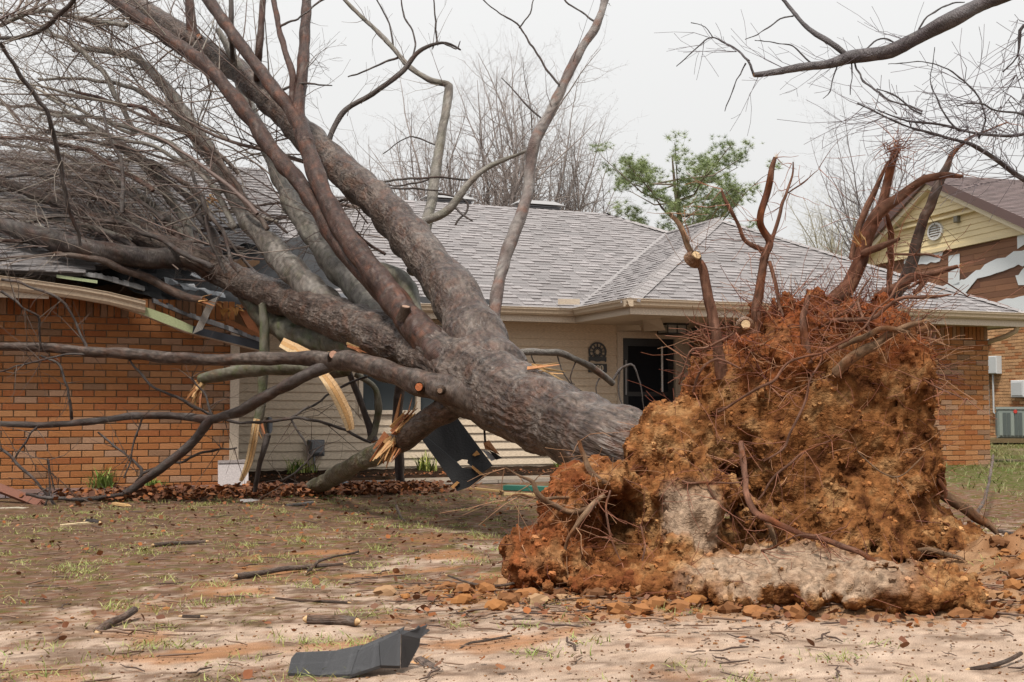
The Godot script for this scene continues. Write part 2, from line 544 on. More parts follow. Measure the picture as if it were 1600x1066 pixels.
	b.box(8.62 - HOUSE.x, 8.72 - HOUSE.x, 0.02, 2.2, -0.12, 0.03); b.box(9.66 - HOUSE.x, 9.80 - HOUSE.x, 0.02, 2.2, -0.12, 0.03); b.box(8.72 - HOUSE.x, 9.66 - HOUSE.x, 2.1, 2.2, -0.12, 0.028)
	build("door_frame", b, M.trim, h)
	b = MB.new()
	b.col = Color(0.75, 0.75, 0.75)
	b.box(8.5 - HOUSE.x, 9.94 - HOUSE.x, -0.02, 0.05, 0.0, 1.5)
	build("porch_slab", b, M.mortar, h)
	# --- pale board at the corner of the garage
	b = MB.new()
	b.col = Color(1.15, 1.08, 1.05)
	b.box(2.34 - HOUSE.x, 2.45 - HOUSE.x, 0.02, 1.95, HOUSE.y - 15.42, HOUSE.y - 15.365)
	build("corner_board", b, M.trim, h)
	# --- soffits and fascias
	b = MB.new()
	b.box(2.9 - HOUSE.x, 7.68 - HOUSE.x, 2.3, 2.32, -0.2, 0.48)
	b.box(7.70 - HOUSE.x, 14.73 - HOUSE.x, 2.3, 2.32, -0.2, HOUSE.y - 14.92)
	b.box(-4.3 - HOUSE.x, 0.9 - HOUSE.x, 2.3, 2.32, HOUSE.y - 15.6, HOUSE.y - 14.92)
	build("soffit", b, M.trim, h)
	b = MB.new()                                          # loose soffit strips hanging over the door
	b.slab(PackedVector3Array([Vector3(2.457, 2.19, 0.3), Vector3(2.534, 2.154, 1), Vector3(2.513, 2.235, 1), Vector3(2.457, 2.269, 0.3)]), Vector3(0, 0, 0.004))
	build("loose_soffit_strip", b, M.trim, h)
	b = MB.new()
	b.slab(PackedVector3Array([Vector3(2.578, 2.141, 1), Vector3(2.617, 2.12, 1.6), Vector3(2.513, 2.346, 1.6), Vector3(2.557, 2.323, 1)]), Vector3(0, 0, 0.004))
	build("loose_soffit_strip", b, M.trim, h)
	for q in [[2.9 - HOUSE.x, 7.70 - HOUSE.x, 2.28, 2.47, 0.48, 0.5], [7.68 - HOUSE.x, 7.70 - HOUSE.x, 2.28, 2.47, 0.5, HOUSE.y - 14.92], [7.68 - HOUSE.x, 14.75 - HOUSE.x, 2.28, 2.47, HOUSE.y - 14.92, HOUSE.y - 14.9], [14.73 - HOUSE.x, 14.75 - HOUSE.x, 2.28, 2.47, -9.5, HOUSE.y - 14.92], [-4.3 - HOUSE.x, 0.2 - HOUSE.x, 2.24, 2.40, HOUSE.y - 14.93, HOUSE.y - 14.905]]:
		b = MB.new()
		b.box(q[0], q[1], q[2], q[3], q[4], q[5])
		build("fascia", b, M.trim, h)
	gutter_run(h, "gutter", [hp(3.0, 2.48, 16.7), hp(5.5, 2.485, 16.7), hp(7.78, 2.49, 16.7)], Z, M.gutter)
	gutter_run(h, "gutter", [hp(7.68, 2.49, 16.6), hp(7.68, 2.49, 14.8)], -X, M.gutter)
	gutter_run(h, "gutter", [hp(7.58, 2.49, 14.9), hp(11.0, 2.492, 14.9), hp(14.8, 2.49, 14.9)], Z, M.gutter)
	b = MB.new()                                          # splash guard standing in the inner corner of the gutter
	b.slab(PackedVector3Array([Vector3(1.326, 2.534, 0.65), Vector3(1.684, 2.545, 0.65), Vector3(1.684, 2.632, 0.65), Vector3(1.326, 2.62, 0.65)]), Vector3(0, 0, 0.004))
	build("splash_guard", b, M.trim, h)
	b = MB.new()                                          # downspout elbow at the right corner
	b.tube(PackedVector3Array([hp(14.6, 2.34, 14.95), hp(14.6, 2.22, 14.98), hp(14.55, 2.14, 15.15), hp(14.46, 2.07, 15.4), hp(14.46, 2.0, 15.7), hp(14.46, 0.2, 15.75)]), PackedFloat32Array([0.04, 0.04, 0.04, 0.04, 0.04, 0.04]), 8)
	build("downspout", b, M.gutter, h)
	# --- roofs
	var s := Vector3(0, SLOPE, -1).normalized()           # up the front slopes
	var k := sqrt(1 + SLOPE * SLOPE)
	var main := Node3D.new()
	main.name = "roof"; h.add_child(main)
	var ridge_v := 21.1
	var run := ridge_v - 16.7
	shingles(main, hp(3.0, 2.48, 16.64), X, s, PackedVector2Array([Vector2(0.25, 0), Vector2(4.68, 0), Vector2(8.2, 3.52 * k), Vector2(8.2, 3.6 * k), Vector2(7.3, run * k), Vector2(-5.0, run * k), Vector2(-1.6, 1.7 * k), Vector2(-0.5, 0.9 * k)]), 150, 21)
	# wing on the right: its front, its left side, the long hip on the right
	shingles(main, hp(7.66, 2.48, 14.86), X, s, PackedVector2Array([Vector2(0, 0), Vector2(7.1, 0), Vector2(3.55, 3.55 * k)]), 140, 22)
	shingles(main, hp(7.65, 2.48, 20.3), Z, Vector3(1, SLOPE, 0).normalized(), PackedVector2Array([Vector2(0.02, 3.55 * k), Vector2(3.6, 0), Vector2(5.44, 0), Vector2(1.87, 3.55 * k)]), 0, 23)
	shingles(main, hp(14.77, 2.48, 14.86), -Z, Vector3(-1, SLOPE, 0).normalized(), PackedVector2Array([Vector2(0, 0), Vector2(11.0, 0), Vector2(6.2, 4.47 * k), Vector2(5.4, 3.57 * k), Vector2(3.55, 3.55 * k)]), 0, 24)
	var ap := hp(11.2, 2.48 + 3.55 * SLOPE, 18.41)
	var nf := Vector3(0, 1, SLOPE).normalized()
	var nl := Vector3(-SLOPE, 1, 0).normalized()
	var nr := Vector3(SLOPE, 1, 0).normalized()
	ridge_caps(main, hp(7.66, 2.48, 14.86), ap, nl, nf)
	ridge_caps(main, hp(14.77, 2.48, 14.86), ap, nf, nr)
	ridge_caps(main, ap, hp(11.2, 2.48 + 3.55 * SLOPE, 20.3), nl, nr)
	var rt := hp(10.33, 2.48 + run * SLOPE, ridge_v)
	ridge_caps(main, rt, hp(11.3, 2.48 + 3.5 * SLOPE, 20.1), nf, nr)
	ridge_caps(main, hp(-2.0, 2.48 + run * SLOPE, ridge_v), rt, nf, -nf + Vector3(0, 2, 0))
	b = MB.new()                                          # pale metal valley
	b.col = Color(0.48, 0.45, 0.445)
	var va := hp(7.72, 2.51, 16.66)
	var vb := hp(11.2, 2.51 + 3.5 * SLOPE, 20.2)
	b.quad(va + Vector3(-0.05, 0.012, 0.03), va + Vector3(0.02, 0.012, 0.1), vb + Vector3(0.02, 0.012, 0.1), vb + Vector3(-0.05, 0.012, 0.03))
	build("valley_flashing", b, M.shingle, main)
	b = MB.new()                                          # back slope, closing the house
	b.slab(PackedVector3Array([hp(-4.3, 2.4, 26.5), hp(-4.3, 2.48 + run * SLOPE, ridge_v + 0.02), hp(10.33, 2.48 + run * SLOPE, ridge_v + 0.02), hp(14.75, 2.4, 26.5)]), Vector3(0, 0.05, 0))
	b.slab(PackedVector3Array([hp(-4.3, 2.0, 15.6), hp(-4.3, 2.0, 26.5), hp(-4.3, 2.48 + run * SLOPE, ridge_v)]), Vector3(0.05, 0, 0))
	build("deck", b, M.shingle, main)
	for at in [Vector3(1.194, 4.955, -4.1), Vector3(3.004, 4.926, -4.1)]:       # low vents on the ridge
		b = MB.new()
		b.col = Color(0.16, 0.16, 0.17)
		for i in 5: b.box(at.x - 0.42, at.x + 0.42, 4.70 + i * 0.032, 4.72 + i * 0.032, at.z - 0.12 - i * 0.01, at.z + 0.12 + i * 0.01)
		b.col = Color(0.34, 0.33, 0.33)
		b.hexa([Vector3(at.x - 0.5, 4.87, at.z + 0.2), Vector3(at.x + 0.5, 4.87, at.z + 0.2), Vector3(at.x + 0.35, 4.97, at.z), Vector3(at.x - 0.35, 4.97, at.z), Vector3(at.x - 0.5, 4.88, at.z - 0.2), Vector3(at.x + 0.5, 4.88, at.z - 0.2), Vector3(at.x + 0.35, 4.95, at.z - 0.05), Vector3(at.x - 0.35, 4.95, at.z - 0.05)])
		build("roof_vent", b, M.paint, main)
	# --- the crushed garage roof
	var torn := Node3D.new()
	torn.name = "crushed_roof"; h.add_child(torn)
	shingles(torn, hp(-4.3, 2.56, 14.92), X, s, PackedVector2Array([Vector2(0, 0), Vector2(4.85, 0), Vector2(5.05, 0.22), Vector2(5.5, 0.45), Vector2(5.55, 0.75), Vector2(6.0, 1.0), Vector2(6.05, 1.6), Vector2(7.3, 2.2), Vector2(7.7, 2.6), Vector2(7.7, 4.2 * k), Vector2(0, 4.2 * k)]), 0, 25, 0.82)
	# black felt and broken sheets sagging into the hole
	b = MB.new()
	var rr := RandomNumberGenerator.new()
	rr.seed = 77
	var nu := 22
	var nv := 16
	var grid := []
	for i in nu + 1:
		for j in nv + 1:
			var u := 0.2 + 3.6 * i / nu
			var v := 15.4 + 1.9 * j / nv
			var y := 2.36 + SLOPE * (v - 14.9) - 0.30 * exp(-pow((u - 2.2) / 1.1, 2)) - 0.07
			y += 0.09 * (N.mid as FastNoiseLite).get_noise_2d(u * 2.2, v * 2.2)
			grid.append(hp(u, y, v))
	for i in nu:
		for j in nv:
			b.quad(grid[i * (nv + 1) + j], grid[(i + 1) * (nv + 1) + j], grid[(i + 1) * (nv + 1) + j + 1], grid[i * (nv + 1) + j + 1])
	build("roofing_felt", b, M.felt, torn)
	# attic behind the hole: ceiling joists, rafters, a back board
	b = MB.new()
	b.box(0.3 - HOUSE.x, 2.9 - HOUSE.x, 1.7, 3.0, HOUSE.y - 16.65, HOUSE.y - 16.6)
	b.box(0.3 - HOUSE.x, 2.4 - HOUSE.x, 2.2, 2.24, HOUSE.y - 16.6, HOUSE.y - 15.6)
	build("attic", b, M.dark, torn)
	var orange := Color(0.36, 0.13, 0.04)
	plank(torn, "rafter", Vector3(-4.414, 2.234, 1.7), Vector3(-3.554, 2.204, 1.7), Vector3(0, 0.085, -0.02), Vector3(0, 0, 0.05), M.lumber, orange)
	plank(torn, "rafter", Vector3(-3.594, 2.272, 1.75), Vector3(-3.374, 1.855, 1.8), Vector3(0.11, 0.03, 0), Vector3(0, 0, 0.05), M.lumber, Color(0.34, 0.11, 0.035))
	plank(torn, "rafter", Vector3(-3.74, 2.04, 1.9), Vector3(-3.345, 1.845, 2), Vector3(0, 0.07, 0), Vector3(0, 0, 0.04), M.lumber, orange)
	plank(torn, "rafter", Vector3(-4.689, 2.376, 1.6), Vector3(-3.847, 2.357, 1.4), Vector3(0, 0.07, 0), Vector3(0, 0, 0.05), M.lumber, orange * 0.6)
	plank(torn, "rafter", Vector3(-1.309, 2.852, 0.8), Vector3(-1.667, 3.043, 0.4), Vector3(0, 0.06, 0), Vector3(0, 0, 0.05), M.lumber, Color(0.3, 0.2, 0.1))
	b = MB.new()
	b.col = Color(0.55, 0.26, 0.06)
	for i in 26:                                          # bright splinters
		var p: Vector3 = Vector3(-3.602, 2.252, 2) + Vector3(rr.randf_range(-0.22, 0.25), rr.randf_range(-0.1, 0.1), rr.randf_range(-0.1, 0.1))
		b.tri(p, p + Vector3(rr.randf_range(-0.12, 0.12), rr.randf_range(0.0, 0.05), 0.03), p + Vector3(rr.randf_range(-0.03, 0.06), rr.randf_range(-0.09, 0.02), 0.0))
	build("splintered_edge", b, M.lumber, torn)
	# crumpled grey sheets lying over the hole
	for q in [[Vector3(-4.494, 2.519, 2), Vector3(-3.759, 2.342, 2), 0.20, Color(0.42, 0.44, 0.47)], [Vector3(-4.127, 2.627, 1.7), Vector3(-3.332, 2.341, 1.8), 0.16, Color(0.34, 0.36, 0.39)], [Vector3(-4.86, 2.642, 1.8), Vector3(-4.148, 2.448, 1.9), 0.12, Color(0.05, 0.055, 0.065)], [Vector3(-3.767, 2.434, 2.2), Vector3(-3.473, 2.295, 2.3), 0.18, Color(0.36, 0.37, 0.40)], [Vector3(-2.845, 2.526, 1.3), Vector3(-1.818, 2.458, 1), 0.3, Color(0.09, 0.09, 0.10)]]:
		b = MB.new()
		b.col = q[3]
		var along: Vector3 = q[1] - q[0]
		var pg := []
		for i in 13:
			for j in 4:
				var p: Vector3 = q[0] + along * i / 12.0 + Vector3(0, 0.35, -0.9).normalized() * q[2] * (j / 3.0) + Vector3(rr.randf_range(-0.02, 0.02), rr.randf_range(-0.028, 0.028), rr.randf_range(-0.02, 0.02))
				pg.append(p)
		for i in 12:
			for j in 3: b.quad(pg[i * 4 + j], pg[(i + 1) * 4 + j], pg[(i + 1) * 4 + j + 1], pg[i * 4 + j + 1])
		build("torn_sheet", b, M.paint, torn)
	# ragged white-edged shingle strip along the broken eave, and the strip of green board under it
	for q in [["", [Vector3(-5.79, 2.504, 2.25), Vector3(-5.428, 2.526, 2.25), Vector3(-5.216, 2.494, 2.28), Vector3(-4.741, 2.367, 2.3)], 0.055, Color(0.40, 0.40, 0.41)], ["", [Vector3(-4.639, 2.232, 2.32), Vector3(-4.197, 2.06, 2.34), Vector3(-3.819, 1.94, 2.34), Vector3(-3.381, 1.786, 2.34)], 0.05, Color(0.36, 0.36, 0.38)]]:
		b = MB.new()
		for i in 3:
			for e in 8:
				var p: Vector3 = q[1][i].lerp(q[1][i + 1], e / 8.0)
				var p2: Vector3 = q[1][i].lerp(q[1][i + 1], (e + 1) / 8.0)
				var tone := rr.randf_range(0.35, 1.35)
				b.col = (q[3] as Color) * tone
				var hh: float = q[2] * rr.randf_range(0.7, 1.2)
				b.hexa([p, p2, p2 + Y * hh, p + Y * hh, p + Vector3(0, 0.02, -0.25), p2 + Vector3(0, 0.02, -0.25), p2 + Vector3(0, hh + 0.03, -0.25), p + Vector3(0, hh + 0.03, -0.25)])
		build("broken_shingle_edge", b, M.shingle, torn)
	plank(torn, "green_board", Vector3(-5.721, 2.49, 2.27), Vector3(-5.272, 2.44, 2.27), Vector3(0, 0.035, 0), Vector3(0, 0, 0.01), M.paint, Color(0.40, 0.47, 0.27))
	# gutter and fascia bent down to the broken corner
	gutter_run(torn, "bent_gutter", [Vector3(-8.405, 2.388, 2.28), Vector3(-6.717, 2.463, 2.28), Vector3(-6.32, 2.472, 2.28), Vector3(-5.912, 2.429, 2.28), Vector3(-5.496, 2.382, 2.28), Vector3(-5.142, 2.328, 2.28), Vector3(-4.738, 2.239, 2.28)], Z, M.gutter, 1.25)
	var lower: Array = [Vector3(-6.712, 2.288, 2.3), Vector3(-5.91, 2.31, 2.3), Vector3(-5.46, 2.274, 2.3), Vector3(-5.177, 2.223, 2.3), Vector3(-4.817, 2.106, 2.3), Vector3(-4.264, 1.893, 2.3), Vector3(-3.812, 1.787, 2.3), Vector3(-3.38, 1.687, 2.3)]
	b = MB.new()
	for i in 7: b.hexa([lower[i], lower[i + 1], lower[i + 1] + Y * 0.035, lower[i] + Y * 0.035, lower[i] - Z * 0.16, lower[i + 1] - Z * 0.16, lower[i + 1] + Vector3(0, 0.035, -0.16), lower[i] + Vector3(0, 0.035, -0.16)])
	build("bent_fascia", b, M.trim, torn)
	var upper: Array = [Vector3(-4.769, 2.19, 2.32), Vector3(-4.476, 2.092, 2.32), Vector3(-4.178, 1.963, 2.32), Vector3(-3.816, 1.887, 2.32), Vector3(-3.385, 1.803, 2.32)]
	var low2: Array = [Vector3(-4.811, 2.113, 2.31), Vector3(-4.517, 1.993, 2.31), Vector3(-4.19, 1.879, 2.31), Vector3(-3.813, 1.795, 2.31), Vector3(-3.382, 1.694, 2.31)]
	b = MB.new()
	b.col = Color(0.50, 0.56, 0.31)
	for i in 2: b.hexa([low2[i], low2[i + 1], upper[i + 1], upper[i], low2[i] - Z * 0.015, low2[i + 1] - Z * 0.015, upper[i + 1] - Z * 0.015, upper[i] - Z * 0.015])
	build("green_board", b, M.paint, torn)
	b = MB.new()
	b.col = Color(0.035, 0.042, 0.055)
	for i in [2, 3]: b.hexa([low2[i], low2[i + 1], upper[i + 1], upper[i], low2[i] - Z * 0.015, low2[i + 1] - Z * 0.015, upper[i + 1] - Z * 0.015, upper[i] - Z * 0.015])
	build("bare_fascia", b, M.paint, torn)
	b = MB.new()                                          # snapped scrap of ribbed gutter standing on the eave
	b.col = Color(0.36, 0.33, 0.30)
	var g0: Vector3 = Vector3(-4.206, 1.86, 2.5)
	var g1: Vector3 = Vector3(-4.027, 2.26, 2.5)
	for i in 5:
		var f := Vector3(0.9, 0.45, 0).normalized() * 0.026
		b.hexa([g0 + f * i, g0 + f * (i + 0.8), g1 + f * (i + 0.8), g1 + f * i, g0 + f * i - Z * (0.01 + 0.008 * (i % 2)), g0 + f * (i + 0.8) - Z * 0.02, g1 + f * (i + 0.8) - Z * 0.02, g1 + f * i - Z * 0.02])
	build("gutter_scrap", b, M.paint, torn)
	b = MB.new()                                          # black felt hanging under the main eave behind the trunk
	b.slab(PackedVector3Array([hp(5.2, 2.5, 16.66), hp(6.35, 2.5, 16.66), hp(6.3, 2.58, 16.72), hp(5.2, 2.6, 16.74)]), Vector3(0, 0.01, 0))
	build("roofing_felt", b, M.felt, torn)


# ================================================================ the ground
func height(x: float, z: float) -> float:
	var d := -z
	var h := 0.012 * maxf(0.0, x) * smoothstep(7.0, 18.0, d)
	h += 0.02 * (N.low as FastNoiseLite).get_noise_2d(x * 0.55, z * 0.55) * smoothstep(2.0, 6.0, d)
	# the low mound of dug-up clay right of the root plate
	var e := pow((x - 3.0) / 0.62, 2) + pow((d - 7.1) / 0.75, 2)
	h += 0.22 * exp(-e * 1.2) * (1.0 + 0.7 * (N.fine as FastNoiseLite).get_noise_2d(x * 2.6, z * 2.6))
	e = pow((x - 1.75) / 0.95, 2) + pow((d - 6.2) / 0.42, 2)
	h += 0.13 * exp(-e * 1.4) * (1.0 + 0.6 * (N.fine as FastNoiseLite).get_noise_2d(x * 3.1 + 9.0, z * 3.1))
	return h

func soil_here(x: float, z: float) -> float:      # how much fresh clay lies here, 0 to 1
	var d := -z
	var e := pow((x - 3.0) / 0.95, 2) + pow((d - 7.2) / 1.1, 2)
	var f := pow((x - 1.5) / 1.35, 2) + pow((d - 6.1) / 0.55, 2)
	var g := pow((x - 0.1) / 0.75, 2) + pow((d - 6.55) / 0.55, 2)
	return clampf(1.25 * maxf(exp(-e), maxf(exp(-f), exp(-g))) - 0.15, 0.0, 1.0)

func ground_axis(dense_a: float, dense_b: float, step: float, far_a: float, far_b: float) -> PackedFloat32Array:
	var out := PackedFloat32Array()
	var left := []
	var s := step
	var x := dense_a
	while x > far_a:
		s *= 1.12
		x -= s
		left.append(x)
	left.reverse()
	for q in left: out.append(q)
	x = dense_a
	while x < dense_b:
		out.append(x)
		x += step
	s = step
	while x < far_b:
		out.append(x)
		x += s
		s *= 1.12
	out.append(far_b)
	return out

func ground_colour(x: float, z: float) -> Color:
	var d := -z
	var low: FastNoiseLite = N.low
	var fine: FastNoiseLite = N.fine
	var sand := Color(0.64, 0.485, 0.375)
	var a := low.get_noise_2d(x * 0.45 + 20.0, z * 0.8)
	var b := fine.get_noise_2d(x * 2.4, z * 2.8)
	var f := fine.get_noise_2d(x * 9.0, z * 11.0)
	var c := sand.lerp(Color(0.50, 0.36, 0.265), clampf(0.5 + b, 0, 1))
	# thin turf over damp brown earth, mostly away from the torn-up plate
	var turf := smoothstep(-0.30, 0.50, 0.9 * a + 0.6 * b + 0.7 * f + 0.36 * (0.25 - x) + 0.10 * (d - 7.0) - 0.6 * smoothstep(6.2, 5.2, d))
	turf = maxf(turf, smoothstep(8.6, 10.5, d + 1.5 * b))
	c = c.lerp(Color(0.125, 0.053, 0.032).lerp(Color(0.215, 0.105, 0.062), clampf(0.5 + 1.2 * f, 0, 1)), turf * clampf(0.85 + f * 0.9, 0, 1))
	c = c.lerp(Color(0.14, 0.13, 0.032), turf * smoothstep(0.02, 0.30, fine.get_noise_2d(x * 5.0 + 50.0, z * 6.0)) * 0.75)
	c = c.lerp(Color(0.15, 0.092, 0.062), smoothstep(0.0, 0.42, fine.get_noise_2d(x * 1.5 + 70.0, z * 3.2) + 0.6 * f + 0.1 * (-0.6 - x)) * 0.75)   # damp patches
	# clay spilt from the roots
	var s := soil_here(x, z)
	var clay := Color(0.30, 0.135, 0.058).lerp(Color(0.40, 0.235, 0.13), clampf(0.5 + 1.6 * b, 0, 1))
	c = c.lerp(clay, smoothstep(0.15, 0.6, s + f * 0.35))
	c = c.lerp(Color(0.46, 0.22, 0.10), smoothstep(0.12, 0.4, low.get_noise_2d(x * 0.9 + 7.0, z * 1.3 + 3.0)) * smoothstep(1.8, 0.6, absf(x + 0.6)) * smoothstep(11.0, 8.0, d) * 0.7)
	# real grass over by the neighbour
	var lawn := smoothstep(11.5, 13.0, d + b) * smoothstep(5.0, 6.0, x + b)
	c = c.lerp(Color(0.10, 0.13, 0.03), lawn * clampf(0.65 + f, 0, 1))
	return c * (1.30 + 0.5 * f + 0.35 * fine.get_noise_2d(x * 25.0, z * 25.0))

func build_ground():
	var xs := ground_axis(-6.0, 6.5, 0.032, -120.0, 120.0)
	var zs := ground_axis(-16.5, -3.6, 0.034, -160.0, 40.0)
	var v := PackedVector3Array()
	var n := PackedVector3Array()
	var c := PackedColorArray()
	var ix := PackedInt32Array()
	var fine: FastNoiseLite = N.fine
	var nx := xs.size()
	var nz := zs.size()
	v.resize(nx * nz); c.resize(nx * nz); n.resize(nx * nz)
	for j in nz:
		for i in nx:
			var x := xs[i]
			var z := zs[j]
			var near := smoothstep(22.0, 12.0, -z) * smoothstep(9.0, 6.0, absf(x))
			var y := height(x, z)
			if near > 0.0:
				y += near * (0.005 * fine.get_noise_2d(x * 3.5, z * 3.5) + 0.03 * soil_here(x, z) * fine.get_noise_2d(x * 11.0, z * 11.0) + 0.005 * fine.get_noise_2d(x * 14.0, z * 14.0))
			v[j * nx + i] = Vector3(x, y, z)
			c[j * nx + i] = ground_colour(x, z)
	for j in nz:
		for i in nx:
			var a := v[j * nx + mini(i + 1, nx - 1)] - v[j * nx + maxi(i - 1, 0)]
			var b := v[mini(j + 1, nz - 1) * nx + i] - v[maxi(j - 1, 0) * nx + i]
			n[j * nx + i] = b.cross(a).normalized()
	ix.resize((nx - 1) * (nz - 1) * 6)
	var k := 0
	for j in nz - 1:
		for i in nx - 1:
			var a := j * nx + i
			var b := a + nx
			ix[k] = a; ix[k + 1] = a + 1; ix[k + 2] = b
			ix[k + 3] = a + 1; ix[k + 4] = b + 1; ix[k + 5] = b
			k += 6
	var arr := []
	arr.resize(Mesh.ARRAY_MAX)
	arr[Mesh.ARRAY_VERTEX] = v; arr[Mesh.ARRAY_NORMAL] = n; arr[Mesh.ARRAY_COLOR] = c; arr[Mesh.ARRAY_INDEX] = ix
	var m := ArrayMesh.new()
	m.add_surface_from_arrays(Mesh.PRIMITIVE_TRIANGLES, arr)
	kind(obj("ground", m, M.ground), "structure")
	# wet paved walk along the front, and the dark bed between it and the siding
	var b := MB.new()
	var u := -5.0
	while u < 9.0:
		b.col = Color(0.20, 0.15, 0.15) * R.randf_range(0.85, 1.1) if u < 4.0 else Color(0.30, 0.25, 0.20) * R.randf_range(0.85, 1.1)
		var bend := 0.0 if u < 2.6 else minf(0.5, (u - 2.6) * 0.25)
		var p := [hw(u, 0.0, 14.55 + bend), hw(u + 1.19, 0.0, 14.55 + bend), hw(u + 1.19, 0.045, 14.56 + bend), hw(u, 0.045, 14.56 + bend), hw(u, 0.0, 15.33 + bend), hw(u + 1.19, 0.0, 15.33 + bend), hw(u + 1.19, 0.045, 15.32 + bend), hw(u, 0.045, 15.32 + bend)]
		b.hexa(p)
		u += 1.2
	var wm := mat("wet_paving", Color.WHITE, 0.3, T.grain, Vector3(1.5, 1.5, 1.5), T.bump, 0.5)
	kind(build("walkway", b, wm), "structure")
	b = MB.new()
	for i in 56:
		for j in 10:
			var q := []
			for e in [[i, j], [i + 1, j], [i + 1, j + 1], [i, j + 1]]:
				var uu: float = 2.4 + 0.11 * e[0]
				var vv: float = 15.9 + 0.135 * e[1]
				var y: float = 0.05 + 0.03 * fine.get_noise_2d(uu * 7.0, vv * 7.0) + 0.06 * e[1] / 10.0
				q.append(hw(uu, y if e[1] > 0 else -0.02, vv))
			b.col = Color(0.035, 0.023, 0.016).lerp(Color(0.11, 0.06, 0.035), clampf(0.4 + fine.get_noise_2d(i * 0.9, j * 0.9), 0, 1))
			b.quad(q[0], q[1], q[2], q[3])
	kind(build("mulch_bed", b, M.soil), "structure")

func leaf_mesh() -> ArrayMesh:
	var b := MB.new()
	var w := [0.0, 0.42, 0.5, 0.3, 0.0]
	for i in 4:
		var y0 := i * 0.25 - 0.5
		var y1 := y0 + 0.25
		var f0 := 0.16 * sin(y0 * 2.5)
		var f1 := 0.16 * sin(y1 * 2.5)
		b.quad(Vector3(-w[i], f0 + 0.12 * w[i], -y0), Vector3(0, f0, -y0), Vector3(0, f1, -y1), Vector3(-w[i + 1], f1 + 0.12 * w[i + 1], -y1))
		b.quad(Vector3(0, f0, -y0), Vector3(w[i], f0 + 0.16 * w[i], -y0), Vector3(w[i + 1], f1 + 0.16 * w[i + 1], -y1), Vector3(0, f1, -y1))
	return b.mesh()

func clod_mesh(seed_: int) -> ArrayMesh:
	var b := MB.new()
	var nz: FastNoiseLite = N.mid
	var p := []
	for i in 7:
		for j in 8:
			var th := PI * i / 6.0
			var ph := TAU * j / 8.0
			var d := Vector3(sin(th) * cos(ph), cos(th), sin(th) * sin(ph))
			p.append(d * (0.5 + 0.34 * nz.get_noise_3dv(d * 1.3 + Vector3(seed_ * 9.0, 0, 0))))
	for i in 6:
		for j in 8:
			var k := (j + 1) % 8
			b.quad(p[i * 8 + j], p[i * 8 + k], p[(i + 1) * 8 + k], p[(i + 1) * 8 + j])
	return b.mesh()

